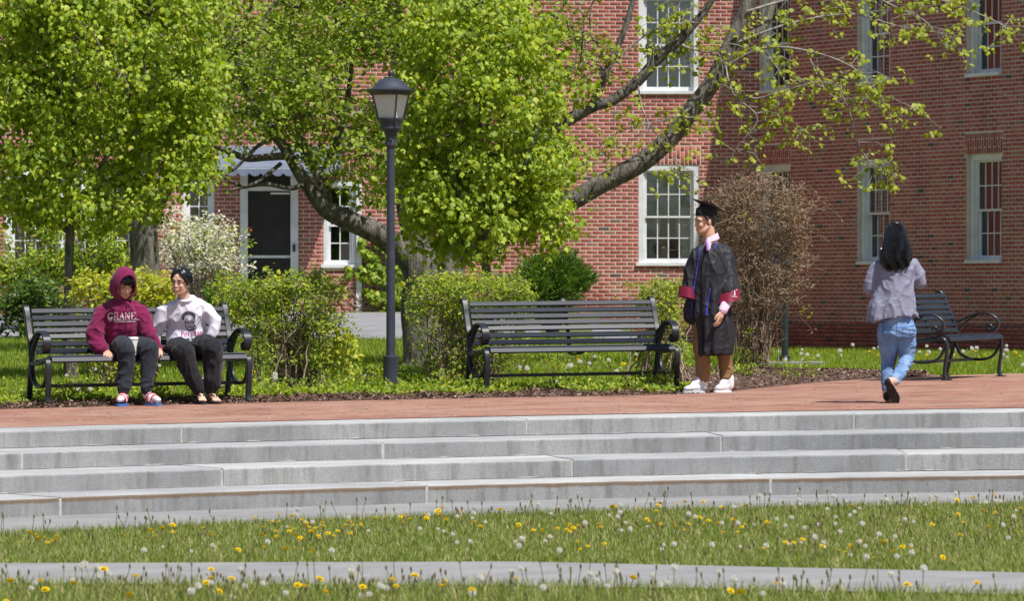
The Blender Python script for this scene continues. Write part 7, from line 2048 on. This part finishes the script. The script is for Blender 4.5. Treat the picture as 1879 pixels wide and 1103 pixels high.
# bark chips in the bed
n = 15000; X = RNG.uniform(-5.2, 4.5, n); t = RNG.random(n); Y = back_edge(X) + (bed_back(X) - back_edge(X)) * t ** 1.3
P = np.stack([X, Y, lawn_z(X, Y) + 0.05 * np.sin(np.pi * t) + 0.004], 1); sc = 0.035 * RNG.uniform(0.5, 1.6, n)
fw = RNG.normal(0, 1, (n, 3)) * np.array([1, 1, 0.25]); up = RNG.normal(0, 0.4, (n, 3)) + np.array([0, 0, 1])
tag(mesh_obj('bark_chips', scatter('bark_chips', OVATE_V, OVATE_F, P, frames(fw, up), np.stack([sc * 0.9, sc, sc], 1)), M['chip']), 'brown bark chips spread over the planting bed', 'mulch', kind='stuff')
# low green undergrowth between the bed and the lawn
n = 22000; X = RNG.uniform(-5.3, 1.7, n); Y = back_edge(X) + 0.35 + RNG.gamma(2.0, 0.42, n); k = np.array([noise.noise((x * 1.6, y * 1.6, 7.0)) for x, y in zip(X, Y)]) > 0.05 - 0.10 * np.minimum(Y - back_edge(X), 2); X, Y = X[k], Y[k]; n = len(X)
hz = np.array([max(0.0, noise.noise((x * 2.2, y * 2.2, 3.0))) for x, y in zip(X, Y)]); P = np.stack([X, Y, lawn_z(X, Y) + 0.02 + RNG.random(n) * (0.05 + 0.28 * hz)], 1)
fw = RNG.normal(0, 0.7, (n, 3)) + np.array([0, -0.1, 0.1]); up = RNG.normal(0, 0.4, (n, 3)) + np.array([0.15, -0.45, 0.75])
tag(mesh_obj('undergrowth', scatter('undergrowth', OVATE_V, OVATE_F, P, frames(fw, up), 0.045 * RNG.uniform(0.5, 1.3, n)), M['leaf_bush']), 'low leafy green ground cover between the benches and the lawn', 'ground cover', kind='stuff')
# grit, petals and scraps lying on the terrace and the treads
n = 900; X = RNG.uniform(-4.6, 5.2, n); Y = 36.2 + RNG.random(n) * (back_edge(X) - 36.2); P = np.stack([X, Y, TILT * X + 0.006], 1); sc = 0.014 * RNG.uniform(0.5, 2.2, n)
fw = RNG.normal(0, 1, (n, 3)) * np.array([1, 1, 0.08]); up = RNG.normal(0, 0.2, (n, 3)) + np.array([0, 0, 1])
tag(mesh_obj('litter', scatter('litter', OVATE_V, OVATE_F, P, frames(fw, up), sc), M['litter']), 'scattered grit and dry scraps on the brick terrace', 'litter', kind='stuff')
# weeds along the bed
WG = 'small green weeds along the edge of the bed'
wspots = [(665, 722), (690, 715), (640, 712), (745, 718), (770, 712), (470, 735), (508, 728), (600, 722), (620, 728), (560, 732), (395, 735), (330, 738), (960, 705), (1000, 700), (1040, 706), (1080, 702), (1120, 705), (1210, 712), (1300, 708), (1312, 700), (1355, 702), (1370, 705), (1440, 705), (1470, 700), (1015, 712), (915, 718), (820, 722), (25, 745), (60, 742), (110, 742), (720, 726), (705, 728), (1160, 712), (1395, 690), (160, 735), (1365, 690), (860, 700), (1240, 700)]
wspots.sort()
ORD = ['first', 'second', 'third', 'fourth', 'fifth', 'sixth', 'seventh', 'eighth', 'ninth', 'tenth', 'eleventh', 'twelfth', 'thirteenth']
zone = lambda x: 'in the mulch under the occupied bench' if x < 480 else 'at the foot of the shrub left of the lamp post' if x < 660 else 'around the foot of the lamp post' if x < 830 else 'in the mulch under the empty bench' if x < 1250 else "in the mulch around the graduate's feet" if x < 1380 else 'in the bare mulch right of the graduate'
seen_z = {}
for i, (x, y) in enumerate(wspots):
    zn = zone(x); seen_z[zn] = seen_z.get(zn, 0) + 1
    wl = 'leafy weed %s, %s from left' % (zn, ORD[seen_z[zn] - 1])
    p = on_terrace(x, y - 3); p.y += 0.12; p.z = float(lawn_z(p.x, p.y)); root = thing('weed', wl, 'weed', p, group=WG); n = int(RNG.integers(40, 130)); big = RNG.uniform(0.10, 0.26)
    q = np.array(p) + RNG.normal(0, 1, (n, 3)) * np.array([big * 0.55, big * 0.4, 0]) + np.array([0, 0, 1]) * RNG.random((n, 1)) * big
    fw = RNG.normal(0, 0.7, (n, 3)) + np.array([0, 0, 0.15]); up = RNG.normal(0, 0.4, (n, 3)) + np.array([0.1, -0.3, 0.9])
    mesh_obj('foliage', scatter('foliage', OVATE_V, OVATE_F, q, frames(fw, up), 0.042 * RNG.uniform(0.6, 1.3, n), np.array(p)), M['leaf_bush' if i % 3 else 'leaf_bright'], root)
    ts = TubeSet()
    for k in range(0, n, 4): ts.add([Vector(p), (Vector(p) + Vector(q[k])) / 2 + Vector((0, 0, 0.02)), Vector(q[k])], [0.003, 0.002], 3)
    ts.build('stem', M['stalk'], root, np.array(p))

# ------------------------------------------------------------------ dandelions
def dandelion_mesh(kind, seed):
    rg = np.random.default_rng(seed); h = rg.uniform(0.05, 0.10) if kind == 'flower' else rg.uniform(0.06, 0.15)
    mb = MB(); mb.cur = 0; bend = Vector((rg.normal(0, 0.015), rg.normal(0, 0.015), 0))
    mb.tube([Vector((0, 0, -0.01)), bend * 0.4 + Vector((0, 0, h * 0.5)), bend + Vector((0, 0, h))], [0.0028, 0.0022, 0.002], 4, False)
    c = bend + Vector((0, 0, h)); mb.cur = 1
    tilt = Matrix.Rotation(rg.normal(0, 0.3), 3, 'X') @ Matrix.Rotation(rg.normal(0, 0.3), 3, 'Y')
    if kind == 'flower':
        for ring_, (nn, r, zz) in enumerate(((14, 0.019, 0.004), (12, 0.014, 0.010), (8, 0.008, 0.014))):
            for k in range(nn):
                a = 2 * math.pi * (k + 0.5 * (ring_ % 2)) / nn; d = Vector((math.cos(a), math.sin(a), 0)); s = Vector((-d.y, d.x, 0))
                q = [d * 0.002 + s * 0.002 + Vector((0, 0, 0.003)), d * 0.002 - s * 0.002 + Vector((0, 0, 0.003)), d * r - s * 0.0028 + Vector((0, 0, zz)), d * r + s * 0.0028 + Vector((0, 0, zz))]
                mb.add([c + tilt @ v for v in q], [(0, 1, 2, 3)])
    else:
        mb.ell(c, 0.004, None, 6, 4)
        for k in range(56):
            z = 1 - 2 * (k + 0.5) / 56; a = k * 2.39996; d = Vector((math.sqrt(1 - z * z) * math.cos(a), math.sqrt(1 - z * z) * math.sin(a), z)); s = d.orthogonal().normalized(); t = d.cross(s)
            rr = 0.019 * rg.uniform(0.85, 1.1)
            mb.add([c + d * 0.004, c + d * rr + s * 0.0030, c + d * rr - s * 0.0016 + t * 0.0026, c + d * rr - s * 0.0016 - t * 0.0026], [(0, 1, 2), (0, 2, 3), (1, 3, 2)])
    me = mb.mesh('dandelion', None, False)
    me.materials.append(M['stalk']); me.materials.append(M['petal'] if kind == 'flower' else M['fluff'])
    return me
FM = [dandelion_mesh('flower', s) for s in range(6)]; SM = [dandelion_mesh('seed', 50 + s) for s in range(6)]
def plant(ms, P, name, label, group, lo=0.8, hi=1.2):
    for i, p in enumerate(P):
        o = bpy.data.objects.new(name, ms[i % len(ms)]); COL.objects.link(o); o.location = p; o.rotation_euler = (0, 0, RNG.uniform(0, 6.28)); s = RNG.uniform(lo, hi); o.scale = (s, s, s)
        tag(o, label, 'dandelion', group)
def clumpy(test, thr, freq, seed): return lambda X, Y: test(X, Y) & (np.array([noise.noise((x * freq, y * freq * 0.6, seed)) for x, y in zip(X, Y)]) > thr)
inview = lambda X, Y: np.abs(X) < Y * 0.1105
plant(FM, lower_pts(180, 22.5, 31.0, -4, 4.2, clumpy(lambda X, Y: mid_lawn(X, Y) & inview(X, Y) & (RNG.random(len(X)) < np.where(X < 0.4, 1, 0.5)), 0.14, 1.3, 1.0)), 'dandelion', 'yellow dandelion flower in the grass between the two paths', 'yellow dandelions between the paths', 0.65, 1.05)
plant(FM, lower_pts(34, 21.3, 23.6, -3, 3, lambda X, Y: near_lawn(X, Y) & inview(X, Y)), 'dandelion', 'yellow dandelion flower in the nearest grass at the bottom of the view', 'yellow dandelions in the nearest grass', 0.9, 1.3)
plant(SM, lower_pts(115, 22.5, 31.0, -4, 4.2, clumpy(lambda X, Y: mid_lawn(X, Y) & inview(X, Y) & (RNG.random(len(X)) < np.where(X > -0.4, 1, 0.35)), -0.1, 1.3, 4.0)), 'dandelion_clock', 'white dandelion seed head in the grass between the two paths', 'white dandelion clocks between the paths', 0.5, 0.9)
plant(SM, lower_pts(44, 21.3, 23.2, -3, 3, lambda X, Y: near_lawn(X, Y) & inview(X, Y)), 'dandelion_clock', 'white dandelion seed head in the nearest grass at the bottom of the view', 'white dandelion clocks in the nearest grass', 0.65, 1.05)
lawn_open = lambda X, Y: (Y > np.maximum(bed_back(X), back_edge(X)) + 0.1) & ~drive_mask(X, Y) & (Y < 66) & inview(X, Y)
def up_some(n, test):
    P = upper_pts(n, test); return P + np.array([0, 0, 0.02])
plant(SM, up_some(40, lambda X, Y: lawn_open(X, Y) & (X > 3.2)), 'dandelion_clock', 'white dandelion seed head on the lawn before the shaded wing', 'white dandelion clocks on the right lawn', 1.0, 1.5)
plant(FM, up_some(16, lambda X, Y: lawn_open(X, Y) & (X > 3.2)), 'dandelion', 'yellow dandelion flower on the lawn before the shaded wing', 'yellow dandelions on the right lawn', 1.0, 1.4)
plant(SM, up_some(40, lambda X, Y: lawn_open(X, Y) & (X < 1.5) & (Y < 56)), 'dandelion_clock', 'white dandelion seed head on the lawn behind the benches', 'white dandelion clocks behind the benches', 1.0, 1.5)
plant(FM, up_some(30, lambda X, Y: lawn_open(X, Y) & (X < 1.5) & (Y < 56)), 'dandelion', 'yellow dandelion flower on the lawn behind the benches', 'yellow dandelions behind the benches', 1.0, 1.4)
# bare brown dandelion stalks with closed heads
ts = TubeSet(); hp = []
for (P, n) in ((lower_pts(330, 22.5, 31.0, -4, 4.2, lambda X, Y: mid_lawn(X, Y) & (RNG.random(len(X)) < np.where(X > 0, 1, 0.4))), 1), (lower_pts(60, 22.5, 31.0, -4, 4.2, lambda X, Y: mid_lawn(X, Y) & (ring(X, Y) > 8.6)), 1), (lower_pts(220, 21.0, 24.0, -3, 3, near_lawn), 1)):
    for p in P:
        h = RNG.uniform(0.06, 0.12) + 0.08 * RNG.random() ** 4; b_ = Vector(p); e = b_ + Vector((RNG.normal(0, 0.025), RNG.normal(0, 0.02), h)); ts.add([b_, b_.lerp(e, 0.5) + Vector((RNG.normal(0, 0.006), 0, 0)), e], [0.0026, 0.0020, 0.0018], 4)
        ts.add([e - Vector((0, 0, 0.004)), e + Vector((0, 0, 0.006)), e + Vector((0, 0, 0.016)), e + Vector((0, 0, 0.022))], [0.003, 0.0062, 0.005, 0.002], 5)
o = mesh_obj('dandelion_stalks', fast_mesh('dandelion_stalks', np.concatenate(ts.V), np.concatenate(ts.F), True), M['stalk']); tag(o, 'thin brown dandelion stalks with closed heads in the lower grass', 'stalks', kind='stuff')
